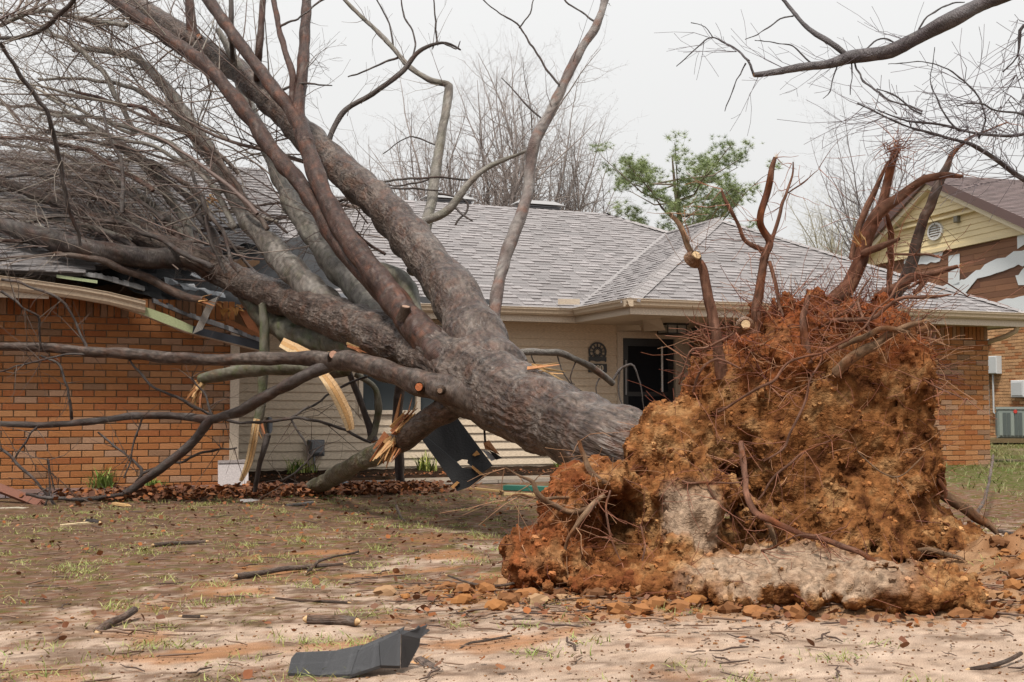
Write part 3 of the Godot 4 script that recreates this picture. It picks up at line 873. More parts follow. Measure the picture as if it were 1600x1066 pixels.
func scatter_ground():
	var rr := RandomNumberGenerator.new()
	rr.seed = 404
	var fine: FastNoiseLite = N.fine
	# leaf litter: a drift along the walk, then loose leaves everywhere
	var list := []
	for i in 6800:
		var p := Vector3.ZERO
		var k := rr.randf()
		if k < 0.62: p = hw(rr.randf_range(0.6, 4.4) + rr.randfn(0, 0.3), 0, 14.15 + rr.randfn(0, 0.25) - rr.randf() * 0.7)
		elif k < 0.70: p = hw(rr.randf_range(2.4, 8.5), 0.06, rr.randf_range(15.9, 17.1))
		elif k < 0.86: p = Vector3(rr.randf_range(-4.5, 2.0), 0, -13.8 + 5.5 * pow(rr.randf(), 1.8))
		elif k < 0.94: p = Vector3(rr.randf_range(-0.6, 3.6), 0, -rr.randfn(5.95, 0.35))
		else: p = Vector3(rr.randf_range(-4.0, 5.0), 0, -rr.randf_range(4.4, 9.0))
		var drift := 0.09 if k < 0.62 else 0.012
		p.y = maxf(p.y, height(p.x, p.z)) + 0.018 + rr.randf() * drift
		var s := rr.randf_range(0.035, 0.08) if k < 0.62 else rr.randf_range(0.016, 0.046)
		var bas := Basis.from_euler(Vector3(rr.randf_range(-0.7, 0.7), rr.randf() * TAU, rr.randf_range(-0.7, 0.7))).scaled(Vector3(s, s, s))
		var colr: Color = [Color(0.20, 0.075, 0.035), Color(0.26, 0.11, 0.05), Color(0.14, 0.06, 0.035), Color(0.21, 0.10, 0.055), Color(0.26, 0.09, 0.03), Color(0.16, 0.08, 0.05)][rr.randi() % 6]
		list.append([Transform3D(bas, p), colr * rr.randf_range(0.55, 1.05)])
	scatter("leaf_litter", leaf_mesh(), M.leaf, list)
	# grass: single blades in loose tufts
	var bl := MB.new()
	for i in 3:
		var w0 := 0.5 * (1.0 - i / 3.0)
		var w1 := 0.5 * (1.0 - (i + 1) / 3.0)
		var z0 := -0.09 * i * i
		var z1 := -0.09 * (i + 1) * (i + 1)
		bl.quad(Vector3(-w0 * 0.11, i / 3.0, z0), Vector3(w0 * 0.11, i / 3.0, z0), Vector3(w1 * 0.11, (i + 1) / 3.0, z1), Vector3(-w1 * 0.11, (i + 1) / 3.0, z1))
	var blade := bl.mesh()
	list = []
	for i in 4200:
		var x := rr.randf_range(-4.6, 4.6)
		var d := rr.randf_range(4.2, 14.0)
		var keep := smoothstep(0.02, 0.34, fine.get_noise_2d(x * 2.4 + 50.0, -d * 2.6)) * clampf(0.75 - x * 0.28, 0.12, 1.0) * (1.0 - soil_here(x, -d))
		if rr.randf() > keep: continue
		for j in rr.randi_range(12, 40):
			var p := Vector3(x + rr.randfn(0, 0.06), 0, -d + rr.randfn(0, 0.05))
			p.y = height(p.x, p.z) + 0.0
			var hh := rr.randf_range(0.012, 0.045)
			var bas := Basis.from_euler(Vector3(rr.randf_range(-0.9, 0.5), rr.randf() * TAU, rr.randf_range(-0.5, 0.5))).scaled(Vector3(hh * 1.6, hh, hh))
			list.append([Transform3D(bas, p), Color(0.17, 0.22, 0.04).lerp(Color(0.33, 0.29, 0.10), rr.randf()) * rr.randf_range(0.6, 1.15)])
	for i in 6500:                                        # the lawn on the right, far
		var p := Vector3(rr.randf_range(5.2, 16.0), 0, -rr.randf_range(12.5, 30.0))
		p.y = height(p.x, p.z)
		var hh := rr.randf_range(0.04, 0.10)
		list.append([Transform3D(Basis.from_euler(Vector3(rr.randf_range(-0.5, 0.5), rr.randf() * TAU, 0)).scaled(Vector3(hh * 2.0, hh, hh)), p), Color(0.10, 0.14, 0.03).lerp(Color(0.19, 0.15, 0.055), rr.randf())])
	scatter("grass", blade, M.blade, list)
	# clods and crumbs of clay
	for kk in 2:
		list = []
		for i in 1500:
			var p := Vector3.ZERO
			var k := rr.randf()
			if k < 0.42: p = Vector3(rr.randf_range(-0.4, 3.4), 0, -rr.randfn(5.85, 0.28))
			elif k < 0.62: p = Vector3(rr.randfn(3.0, 0.5), 0, -rr.randfn(6.9, 0.6))
			elif k < 0.8: p = Vector3(rr.randfn(0.0, 0.55), 0, -rr.randfn(6.4, 0.35))
			else: p = Vector3(rr.randf_range(-4.0, 4.5), 0, -rr.randf_range(4.3, 10.0))
			if k < 0.8 and rr.randf() > soil_here(p.x, p.z) * 1.6: continue
			var s := minf(0.007 / pow(maxf(0.02, rr.randf()), 0.75), 0.11)
			if k > 0.8: s *= 0.35
			p.y = height(p.x, p.z) + s * 0.15
			var bas := Basis.from_euler(Vector3(rr.randf() * TAU, rr.randf() * TAU, 0)).scaled(Vector3(s, s * 0.6, s * rr.randf_range(0.7, 1.0)))
			var colr := Color(0.36, 0.165, 0.07).lerp([Color(0.44, 0.28, 0.16), Color(0.17, 0.08, 0.04), Color(0.40, 0.18, 0.065)][rr.randi() % 3], rr.randf())
			list.append([Transform3D(bas, p), colr])
		scatter("soil_clods", clod_mesh(kk), M.crumb, list)
	list = []                                             # grit: crumbs of earth all over the yard
	for i in 10000:
		var d := 4.1 * pow(3.2, rr.randf())
		var p := Vector3(rr.randf_range(-0.5, 0.55) * d, 0, -d)
		p.y = height(p.x, p.z) + 0.001
		var s := rr.randf_range(0.004, 0.013) * (0.6 + d * 0.07)
		var tone: Color = [Color(0.14, 0.08, 0.05), Color(0.22, 0.125, 0.075), Color(0.34, 0.19, 0.10), Color(0.50, 0.375, 0.275), Color(0.24, 0.10, 0.045)][rr.randi() % 5]
		list.append([Transform3D(Basis.from_euler(Vector3(rr.randf() * TAU, rr.randf() * TAU, 0)).scaled(Vector3(s, s * 0.6, s * rr.randf_range(0.7, 1.8))), p), tone])
	scatter("earth_grit", clod_mesh(5), M.crumb, list)
	# bits of bark and twig lying about
	var tw := MB.new()
	tw.tube(PackedVector3Array([Vector3(-0.5, 0, 0), Vector3(-0.1, 0.02, 0.05), Vector3(0.2, 0, -0.03), Vector3(0.5, 0.03, 0.02)]), PackedFloat32Array([0.02, 0.03, 0.025, 0.015]), 4)
	var twm := tw.mesh()
	list = []
	for i in 2200:
		var p := Vector3(rr.randf_range(-4.2, 4.2), 0, -rr.randf_range(4.3, 13.0))
		if rr.randf() < 0.3: p = Vector3(rr.randf_range(-0.6, 3.4), 0, -rr.randfn(6.0, 0.4))
		p.y = height(p.x, p.z) + 0.012
		var s := 0.025 + 0.2 * pow(rr.randf(), 2.5)
		list.append([Transform3D(Basis.from_euler(Vector3(0, rr.randf() * TAU, rr.randf_range(-0.1, 0.1))).scaled(Vector3(s, s * 0.8, s * 0.8)), p), [Color(0.07, 0.045, 0.035), Color(0.13, 0.08, 0.055), Color(0.20, 0.13, 0.09)][rr.randi() % 3]])
	scatter("twig_litter", twm, M.twig, list)


# ================================================================ bark
# colours along a limb: mix of grey, brown, rust, dark and moss by noise laid round and along it
func bark_colour(p: Vector3, a: float, along: float, r: float, look: Dictionary) -> Color:
	var fine: FastNoiseLite = N.fine
	var low: FastNoiseLite = N.low
	var c: Color = look.base
	var q := Vector3(cos(a) * r * 4.0, along * 1.1, sin(a) * r * 4.0)
	c = c.lerp(look.grey, clampf(0.5 + 1.3 * low.get_noise_3dv(q * 1.3), 0.0, 1.0) * look.get("greys", 0.8))
	var ring := fine.get_noise_3d(cos(a) * 0.9, along * 17.0, sin(a) * 0.9)         # bands round smooth limbs
	c = c.lerp(look.dark, smoothstep(0.08, 0.34, ring) * look.get("rings", 0.6))
	c = c.lerp(look.rust, smoothstep(0.14, 0.4, fine.get_noise_3dv(p * 3.7 + Vector3(40, 0, 0))) * look.get("rusty", 0.5))
	c = c.lerp(Color(0.27, 0.245, 0.225), smoothstep(0.22, 0.42, fine.get_noise_3dv(p * 9.0)) * look.get("lichen", 0.25))
	if look.get("moss", 0.0) > 0.0:
		c = c.lerp(Color(0.085, 0.10, 0.04), smoothstep(0.0, 0.4, fine.get_noise_3dv(p * 6.0 + Vector3(0, 9, 0))) * look.moss)
	return c * (1.0 + 0.5 * fine.get_noise_3dv(p * 21.0))

# a limb: control points [x, y, z, r, ...]; furrow is the depth of the bark relief in metres
func limb(called: String, parent: Node, q: Array, look: Dictionary, m: Material, sides := 16, step := 0.05, furrow := 0.0, flare := 0.0, label := "", bends := 0.012, often := 1.7) -> Array:
	var sm := smooth(q, step)
	var pts: PackedVector3Array = wobble(sm[0], bends, often)
	var rad: PackedFloat32Array = sm[1]
	var one: FastNoiseLite = N.one
	var fine: FastNoiseLite = N.fine
	var ridge: FastNoiseLite = N.ridge
	var b := MB.new()
	var tang := (pts[1] - pts[0]).normalized()
	var nn := tang.cross(Vector3.UP if absf(tang.y) < 0.9 else Vector3.RIGHT).normalized()
	var along := 0.0
	var count := pts.size()
	var turns := maxf(1.0, roundf(TAU * rad[0] / 0.5))
	for i in count:
		var tg := (pts[mini(i + 1, count - 1)] - pts[maxi(i - 1, 0)]).normalized()
		nn = (nn - tg * nn.dot(tg)).normalized()
		var bb := tg.cross(nn)
		if i > 0: along += pts[i].distance_to(pts[i - 1])
		var r := rad[i] * (1.0 + 0.13 * one.get_noise_1d(along * 2.3 + rad[0] * 90.0))
		if flare > 0.0: r *= 1.0 + flare * exp(-along / (rad[0] * 1.6))
		for j in sides + 1:
			var a := TAU * j / sides
			var o := nn * cos(a) + bb * sin(a)
			var rr := r * (1.0 + 0.09 * one.get_noise_3d(cos(a) * 0.9, along * 1.9, sin(a) * 0.9 + rad[0] * 50.0))
			var colr := bark_colour(pts[i] + o * rr, a, along, r, look)
			if furrow > 0.0:
				var h := ridge.get_noise_3d(cos(a) * r * 19.0, along * 1.5, sin(a) * r * 19.0) + 0.4 * fine.get_noise_3d(cos(a) * r * 26.0, along * 9.0, sin(a) * r * 26.0)
				rr += furrow * pow(minf(1.0, r / 0.24), 1.6) * h
				colr *= 0.8 + 0.7 * fine.get_noise_3d(cos(a) * r * 30.0, along * 6.0, sin(a) * r * 30.0 + 40.0)
			else:
				rr += 0.004 * fine.get_noise_3d(cos(a) * 1.0, along * 15.0, sin(a) * 1.0)
			b.v.append(pts[i] + o * rr)
			b.n.append(o); b.c.append(colr)
			b.t.append(Vector2(turns * j / sides, along / 0.5))
	var w := sides + 1
	for i in count:                            # normals from the relief itself
		for j in w:
			var ja := (j + 1) if j < sides else 1
			var jb := (j - 1) if j > 0 else sides - 1
			var du := b.v[i * w + ja] - b.v[i * w + jb]
			var dv := b.v[mini(i + 1, count - 1) * w + j] - b.v[maxi(i - 1, 0) * w + j]
			var nrm := du.cross(dv)
			if nrm.length_squared() > 1e-16: b.n[i * w + j] = nrm.normalized()
	for i in count - 1:
		for j in sides:
			var a := i * w + j
			var d := a + w
			b.ix.append_array([a, d + 1, a + 1, a, d, d + 1])
	if rad[0] > 0.012:                          # the buried end is closed too
		var k0 := b.v.size()
		var t0 := (pts[0] - pts[1]).normalized()
		b.v.append(pts[0] + t0 * rad[0] * 0.5); b.n.append(t0); b.c.append(look.base); b.t.append(Vector2.ZERO)
		for j in sides: b.ix.append_array([k0, j, j + 1])
	# the broken or sawn end
	if rad[-1] > 0.012:
		var k := b.v.size()
		var tg := (pts[-1] - pts[-2]).normalized()
		b.v.append(pts[-1] + tg * rad[-1] * 0.2); b.n.append(tg); b.c.append(look.get("wood", Color(0.42, 0.22, 0.09))); b.t.append(Vector2.ZERO)
		for j in w:
			b.v.append(b.v[(count - 1) * w + j]); b.n.append(tg); b.c.append(look.get("wood", Color(0.42, 0.22, 0.09))); b.t.append(Vector2.ZERO)
		for j in sides: b.ix.append_array([k, k + 2 + j, k + 1 + j])
	var o := build(called, b, m, parent)
	if label: o.set_meta("label", label)
	return [pts, rad]

# a sawn or snapped knob on a limb
func knob(parent: Node, at: Vector3, dir: Vector3, r: float, len_: float, cut: Color, look: Dictionary):
	var d := dir.normalized()
	var e := at + d * len_
	var b := MB.new()
	b.col = look.base
	b.tube(PackedVector3Array([at - d * r, at, at + d * len_ * 0.6, e]), PackedFloat32Array([r * 1.7, r * 1.35, r * 1.08, r]), 12, 0.25, false)
	build("knob", b, M.bark, parent)
	b = MB.new()
	b.col = cut
	b.tube(PackedVector3Array([e - d * 0.01, e + d * 0.004]), PackedFloat32Array([r * 0.82, r * 0.78]), 12)
	build("cut_face", b, M.lumber, parent)

# splinters of fresh wood round a break
func splinters(parent: Node, at: Vector3, dir: Vector3, r: float, len_: float, count: int, seed_: int):
	var rr := RandomNumberGenerator.new()
	rr.seed = seed_
	var b := MB.new()
	for i in count:
		var d := (dir.normalized() + Vector3(rr.randf_range(-0.4, 0.4), rr.randf_range(-0.4, 0.4), rr.randf_range(-0.4, 0.4))).normalized()
		var p := at + Vector3(rr.randf_range(-1, 1), rr.randf_range(-1, 1), rr.randf_range(-1, 1)) * r * 0.75
		var l := len_ * rr.randf_range(0.4, 1.1)
		var s := d.cross(Vector3(rr.randf_range(-1, 1), rr.randf_range(-1, 1), rr.randf_range(-1, 1))).normalized() * r * rr.randf_range(0.12, 0.3)
		var t := d.cross(s).normalized() * r * 0.08
		b.col = [Color(0.42, 0.18, 0.06), Color(0.50, 0.27, 0.10), Color(0.34, 0.12, 0.04), Color(0.56, 0.36, 0.16)][rr.randi() % 4]
		var e := p + d * l
		b.hexa([p - s - t, p + s - t, p + s + t, p - s + t, e - s * 0.2, e + s * 0.25, e + s * 0.2 + t * 0.3, e - s * 0.2 + t * 0.3])
	build("splintered_wood", b, M.lumber, parent)

# ---------------------------------------------------------------- fine twigs, grown from a start along a bending course
func shoot(b: MB, at: Vector3, dir: Vector3, len_: float, r: float, droop: Vector3, rr: RandomNumberGenerator, depth: int, colr: Color, density := 1.0):
	var seg := clampi(int(len_ / 0.16), 3, 22)
	var pts := PackedVector3Array([at])
	var rad := PackedFloat32Array([r])
	var d := dir.normalized()
	var p := at
	var step := len_ / seg
	for i in seg:
		var stray := 0.07 if depth >= 2 else 0.19
		d = (d + droop * step * 0.55 + Vector3(rr.randfn(0, stray), rr.randfn(0, stray), rr.randfn(0, stray))).normalized()
		p += d * step
		pts.append(p)
		rad.append(maxf(0.0016, r * (1.0 - 0.9 * (i + 1.0) / seg)))
	b.col = colr * rr.randf_range(0.75, 1.25)
	b.tube(pts, rad, 5 if r > 0.012 else (4 if r > 0.005 else 3), 0.3, false)
	if depth <= 0: return
	var kids := int(len_ * (3.6 if depth >= 2 else 5.5) * density * rr.randf_range(0.8, 1.2))
	for i in kids:
		var f := rr.randf_range(0.15, 0.98)
		var at2 := int(f * seg)
		var tg := (pts[mini(at2 + 1, seg)] - pts[maxi(at2 - 1, 0)]).normalized()
		var side := tg.cross(Vector3(rr.randf_range(-1, 1), rr.randf_range(-1, 1), rr.randf_range(-1, 1))).normalized()
		var nd := (tg * rr.randf_range(0.7, 1.3) + side * rr.randf_range(0.5, 1.5)).normalized()
		var l2 := len_ * rr.randf_range(0.2, 0.48) * (1.15 - 0.6 * f)
		if depth == 1: l2 = rr.randf_range(0.08, 0.32)
		shoot(b, pts[at2], nd, l2, maxf(0.0016, rad[at2] * rr.randf_range(0.3, 0.55)), droop * 0.6, rr, depth - 1, colr, density)


# ================================================================ the fallen tree
func build_tree():
	var grey := {"base": Color(0.085, 0.055, 0.043), "grey": Color(0.185, 0.147, 0.124), "dark": Color(0.042, 0.031, 0.027), "rust": Color(0.15, 0.07, 0.042), "rings": 0.6, "rusty": 0.4}
	var red := {"base": Color(0.075, 0.040, 0.030), "grey": Color(0.115, 0.068, 0.053), "dark": Color(0.035, 0.022, 0.018), "rust": Color(0.17, 0.065, 0.035), "rings": 0.5, "greys": 0.6, "lichen": 0.22}
	var pale := {"base": Color(0.20, 0.18, 0.155), "grey": Color(0.32, 0.295, 0.265), "dark": Color(0.08, 0.068, 0.056), "rust": Color(0.16, 0.10, 0.07), "rings": 0.55, "rusty": 0.25, "moss": 0.22}
	var mossy := {"base": Color(0.12, 0.105, 0.075), "grey": Color(0.21, 0.20, 0.155), "dark": Color(0.045, 0.04, 0.03), "rust": Color(0.15, 0.09, 0.05), "rings": 0.3, "moss": 0.75}
	var dark := {"base": Color(0.062, 0.046, 0.04), "grey": Color(0.13, 0.112, 0.105), "dark": Color(0.025, 0.02, 0.018), "rust": Color(0.10, 0.05, 0.035), "rings": 0.35}
	var t := thing("fallen_tree", "huge uprooted bare tree lying against the house with its root plate torn up", "tree", Vector3(0.598, 0, -7.166))
	# trunk and the big fork
	limb("trunk", t, L([1.122,0.562,-7.65,0.24, 0.868,0.668,-7.7,0.25, 0.618,0.756,-7.85,0.255, 0.37,0.866,-8.3,0.251, 0.115,0.984,-8.75,0.271, -0.106,1.115,-9.2,0.305, -0.327,1.236,-9.55,0.297, -0.516,1.346,-9.8,0.253, -0.787,1.479,-10.3,0.233, -1.139,1.612,-10.8,0.222, -1.517,1.77,-11.5,0.212, -1.932,1.947,-12.2,0.196, -2.51,2.181,-13.2,0.174, -2.938,2.363,-13.9,0.169, -3.474,2.604,-14.6,0.166, -3.798,2.786,-14.5,0.161, -4.112,2.915,-14.6,0.131, -4.617,3.114,-14.9,0.111, -5.238,3.368,-15.2,0.093, -5.96,3.681,-15.6,0.074, -6.755,3.971,-15.9,0.063, -7.615,4.199,-16.1,0.051]), grey, M.bark, 140, 0.014, 0.011)
	limb("limb", t, L([0,1.027,-9.1,0.167, -0.148,1.266,-9.4,0.257, -0.284,1.527,-9.8,0.24, -0.42,1.819,-10.2,0.213, -0.611,2.122,-10.7,0.206, -0.84,2.419,-11.1,0.191, -1.048,2.698,-11.5,0.186, -1.413,3.118,-12.1,0.177, -1.822,3.517,-12.7,0.172, -2.248,3.958,-13.2,0.162, -2.721,4.451,-13.8,0.154, -3.205,4.94,-14.3,0.149, -3.716,5.351,-14.8,0.142, -4.255,5.79,-15.3,0.131, -4.821,6.231,-15.8,0.118, -5.538,6.78,-16.4,0.105, -6.822,7.781,-17.4,0.07, -8.607,8.863,-18.6,0.025]), grey, M.bark, 80, 0.024, 0.006)
	limb("limb", t, L([-0.323,1.169,-9.45,0.099, -0.506,1.349,-9.6,0.167, -0.649,1.504,-9.85,0.161, -0.826,1.688,-10.1,0.133, -1.016,1.924,-10.4,0.113, -1.285,2.253,-10.8,0.103, -1.543,2.593,-11.2,0.098, -1.785,2.992,-11.6,0.095, -1.997,3.448,-12,0.089, -2.185,3.897,-12.4,0.083, -2.243,4.155,-12.6,0.071, -2.259,4.614,-12.9,0.065, -2.304,5.088,-13.3,0.06, -2.384,5.879,-13.9,0.056, -2.448,6.845,-14.6,0.035, -2.474,7.969,-15.3,0.012]), red, M.smooth_bark, 36, 0.03, 0.003, 0.2)
	limb("limb", t, L([-2.068,3.648,-12.15,0.065, -2.264,4.028,-12.5,0.073, -2.54,4.378,-12.8,0.072, -2.855,4.806,-13.2,0.07, -3.2,5.269,-13.6,0.069, -3.729,5.985,-14.2,0.065, -4.514,7.006,-15,0.04, -5.277,8.023,-15.8,0.013]), red, M.smooth_bark, 24, 0.04, 0.002)
	limb("limb", t, L([-2.25,3.995,-12.5,0.043, -2.323,4.283,-12.7,0.037, -2.357,4.586,-12.8,0.034, -2.54,5.042,-13.2,0.032, -2.76,5.734,-13.7,0.029, -3.05,6.451,-14.2,0.011]), red, M.smooth_bark, 14, 0.05)
	limb("limb", t, L([-0.715,1.578,-10.05,0.09, -0.956,1.799,-10.35,0.087, -1.256,2.11,-10.8,0.08, -1.616,2.517,-11.3,0.081, -2.021,3.108,-11.9,0.082, -2.459,3.618,-12.5,0.083, -2.888,4.186,-13,0.083, -3.544,4.936,-13.8,0.085, -4.134,5.413,-14.4,0.081, -4.916,6.038,-15,0.076, -5.448,6.451,-15.4,0.07, -6.436,7.223,-16.2,0.039, -7.676,7.904,-17,0.014]), red, M.smooth_bark, 32, 0.035, 0.002, 0.35)
	limb("limb", t, L([-1.006,1.63,-10.9,0.086, -1.222,1.815,-11.3,0.137, -1.522,2.128,-12,0.127, -1.867,2.501,-12.6,0.127, -2.238,2.961,-13.2,0.119, -2.545,3.402,-13.7,0.109, -2.816,3.894,-14.2,0.098, -3.07,4.385,-14.6,0.078, -3.278,4.761,-15,0.064, -3.551,5.254,-15.4,0.049, -3.758,5.776,-15.8,0.034]), pale, M.smooth_bark, 30, 0.04, 0.003, 0.2)
	limb("limb", t, L([-1.229,1.583,-11.1,0.099, -1.499,1.783,-11.6,0.141, -1.949,2.099,-12.3,0.149, -2.354,2.462,-12.9,0.143, -2.753,2.855,-13.5,0.132, -3.081,3.223,-14,0.122, -3.372,3.614,-14.5,0.108, -3.708,4.067,-15,0.1, -4.016,4.481,-15.4,0.09, -4.336,4.912,-15.8,0.08, -4.754,5.406,-16.2,0.069, -5.232,5.839,-16.6,0.058, -5.768,6.058,-17,0.05, -6.369,6.187,-17.4,0.037]), pale.merged({"base": Color(0.15, 0.125, 0.108)}, true), M.smooth_bark, 36, 0.035, 0.003)
	limb("limb", t, L([-1.101,1.433,-11,0.127, -1.454,1.545,-11.5,0.152, -1.786,1.632,-12.1,0.15, -2.227,1.738,-12.8,0.142, -2.635,1.93,-13.5,0.135, -2.978,2.144,-14.1,0.127, -3.186,2.331,-14.5,0.107]), mossy, M.smooth_bark, 32, 0.04, 0.004)
	limb("limb", t, L([-3.632,2.853,-14.6,0.085, -3.952,2.793,-14.5,0.115, -4.313,2.761,-14.3,0.129, -4.735,2.801,-14.2,0.135, -5.188,2.892,-14.2,0.128, -5.682,3.042,-14.3,0.11, -6.106,3.165,-14.4,0.099, -6.814,3.367,-14.6,0.085]), dark, M.smooth_bark, 24, 0.05, 0.003)
	limb("limb", t, L([-5.336,2.788,-14.1,0.022, -4.999,2.743,-14.1,0.034, -4.775,2.706,-14.1,0.045, -4.582,2.62,-14.2,0.049, -4.309,2.525,-14.3,0.053, -4.094,2.398,-14.4,0.049, -3.837,2.297,-14.3,0.045, -3.615,2.25,-14.2,0.037]), grey, M.smooth_bark, 14, 0.05)
	splinters(t, P(Vector3(-3.66, 2.243, -14.2)), Vector3(0.9, -0.1, 0.2), 0.05, 0.2, 10, 90)
	# the long low limb in front of the brick wall
	limb("limb", t, L([0,1.008,-8.95,0.118, -0.239,1.056,-9.1,0.139, -0.428,1.111,-9.25,0.117, -0.593,1.148,-9.4,0.109, -0.817,1.215,-9.7,0.097, -1.053,1.296,-10,0.089, -1.314,1.369,-10.4,0.085, -1.621,1.413,-10.8,0.085, -1.929,1.437,-11.1,0.064, -2.423,1.454,-11.5,0.061, -2.921,1.454,-11.8,0.059, -3.287,1.475,-12,0.06, -3.888,1.533,-12.3,0.058, -4.515,1.58,-12.6,0.053, -5.059,1.623,-12.8,0.047, -5.938,1.673,-13.1,0.041]), grey, M.smooth_bark, 40, 0.03, 0.004, 0.25)
	limb("limb", t, L([-1.529,1.411,-10.75,0.057, -1.685,1.346,-10.85,0.057, -1.928,1.256,-11.1,0.055, -2.238,1.139,-11.5,0.054, -2.595,0.982,-11.9,0.056, -2.852,0.912,-12.2,0.051, -3.094,0.872,-12.4,0.046, -3.603,0.903,-12.7,0.037, -4.066,0.889,-12.9,0.037, -4.643,0.834,-13,0.034, -5.09,0.805,-13.1,0.034, -5.962,0.832,-13.2,0.031]), dark, M.smooth_bark, 20, 0.05, 0.0)
	limb("limb", t, L([-3.049,0.879,-12.35,0.039, -3.138,0.788,-12.4,0.052, -3.279,0.636,-12.5,0.049, -3.566,0.403,-12.6,0.046, -3.906,0.183,-12.75,0.043, -4.183,0.03,-12.85,0.03]), dark, M.smooth_bark, 16, 0.05)
	# the snapped prop under the trunk
	limb("limb", t, L([-0.375,1.08,-9.5,0.1, -0.532,0.97,-9.65,0.117, -0.683,0.877,-9.85,0.109, -0.838,0.769,-10.1,0.101, -0.988,0.677,-10.35,0.092]), grey, M.bark, 30, 0.03, 0.005)
	limb("limb", t, L([-1.026,0.654,-10.4,0.082, -1.218,0.563,-10.8,0.088, -1.422,0.479,-11.3,0.086, -1.835,0.278,-12.6,0.089, -2.379,0.02,-14.2,0.089]), mossy, M.bark, 24, 0.04, 0.004)
	splinters(t, P(Vector3(-0.995, 0.703, -10.2)), Vector3(-0.3, -0.5, 0.2), 0.10, 0.22, 26, 91)
	splinters(t, P(Vector3(-0.944, 0.779, -10.1)), Vector3(0.5, 0.7, 0.3), 0.10, 0.26, 26, 92)
	# upright limbs
	limb("limb", t, L([-0.148,1.496,-10,0.058, -0.145,1.593,-10.2,0.054, -0.154,1.792,-10.4,0.052, -0.113,2.094,-10.7,0.054, -0.07,2.342,-11,0.055, 0,2.557,-11.2,0.059, 0.091,2.821,-11.5,0.061, 0.163,3.159,-11.8,0.056, 0.191,3.454,-12,0.054, 0.238,3.67,-12.1,0.055, 0.363,3.97,-12.4,0.053, 0.484,4.257,-12.6,0.05, 0.641,4.649,-12.9,0.052, 0.79,4.985,-13.2,0.049, 0.961,5.286,-13.4,0.047, 1.117,5.879,-13.9,0.041, 1.354,6.686,-14.4,0.027, 1.485,7.621,-14.9,0.008]), {"base": Color(0.12, 0.082, 0.07), "grey": Color(0.27, 0.245, 0.225), "dark": Color(0.04, 0.028, 0.024), "rust": Color(0.22, 0.09, 0.05), "rings": 0.5, "lichen": 0.4}, M.smooth_bark, 18, 0.045)
	limb("limb", t, L([-0.984,2.332,-12,0.057, -0.936,2.55,-12.2,0.058, -0.906,2.727,-12.4,0.059, -0.862,3.038,-12.6,0.057, -0.822,3.495,-12.9,0.055, -0.781,3.886,-13.1,0.052, -0.73,4.26,-13.3,0.05, -0.713,4.565,-13.5,0.05, -0.737,4.644,-13.55,0.04, -0.943,4.709,-13.6,0.033, -1.17,4.877,-13.7,0.029, -1.327,5.078,-13.8,0.029, -1.572,5.381,-14,0.026, -1.824,5.66,-14.2,0.023, -2.069,5.942,-14.3,0.019]), pale, M.smooth_bark, 16, 0.05)
	limb("limb", t, L([-1.156,2.607,-12,0.038, -1.026,2.788,-12.1,0.042, -0.873,2.875,-12.2,0.042, -0.652,3.009,-12.3,0.042, -0.428,3.311,-12.4,0.033, -0.252,3.477,-12.5,0.027, 0.149,3.701,-12.7,0.014]), pale, M.smooth_bark, 12, 0.05)
	limb("limb", t, L([-0.851,1.774,-10.9,0.063, -0.908,1.918,-11.1,0.076, -0.982,2.113,-11.4,0.075, -1.114,2.267,-11.7,0.068, -1.365,2.377,-12,0.057, -1.511,2.465,-12.2,0.045]), mossy, M.smooth_bark, 18, 0.04)
	limb("limb", t, L([-1.976,3.807,-12.9,0.031, -1.93,3.985,-12.95,0.031, -1.801,4.207,-13,0.031, -1.47,4.417,-13,0.028, -1.189,4.671,-13.1,0.028, -1.015,4.891,-13.1,0.024, -0.776,5.007,-13.2,0.014, -0.569,4.958,-13.3,0.011]), dark, M.smooth_bark, 10, 0.05)
	limb("limb", t, L([-3.928,5.516,-15,0.104, -4.024,5.695,-15.05,0.08, -4.057,5.908,-15.1,0.065, -4.149,6.373,-15.3,0.053, -4.37,7.155,-15.8,0.03, -4.65,7.977,-16.3,0.009]), red, M.smooth_bark, 16, 0.05)
	limb("limb", t, L([-3.182,4.901,-14.3,0.069, -3.288,5.088,-14.25,0.053, -3.425,5.351,-14.3,0.042, -3.53,5.506,-14.35,0.035]), pale, M.smooth_bark, 12, 0.05)
	limb("limb", t, L([-2.983,4.772,-14.05,0.045, -2.878,5.033,-13.6,0.04, -2.889,5.727,-13.9,0.034, -2.897,5.991,-14,0.03, -2.902,6.765,-14.4,0.012]), red, M.smooth_bark, 12, 0.06)
	limb("limb", t, L([-3.363,5.036,-14.45,0.035, -3.233,5.318,-13.8,0.03, -3.294,5.914,-14,0.026, -3.356,6.607,-14.4,0.008]), dark, M.smooth_bark, 10, 0.06)
	limb("limb", t, L([0,1.422,-10,0.026, 0.16,1.448,-10.1,0.029, 0.38,1.452,-10.3,0.03, 0.52,1.402,-10.4,0.027, 0.698,1.338,-10.6,0.031, 0.892,1.203,-10.8,0.028]), {"base": Color(0.10, 0.085, 0.07), "grey": Color(0.22, 0.2, 0.18), "dark": Color(0.03, 0.026, 0.022), "rust": Color(0.25, 0.10, 0.05)}, M.smooth_bark, 12, 0.04)
	# mossy uprights by the garage corner
	limb("limb", t, L([-2.698,2.103,-13.1,0.045, -2.674,1.798,-13.1,0.052, -2.676,1.452,-13.1,0.055, -2.693,1.108,-13.1,0.052, -2.732,0.86,-13.1,0.045]), mossy, M.smooth_bark, 14, 0.05)
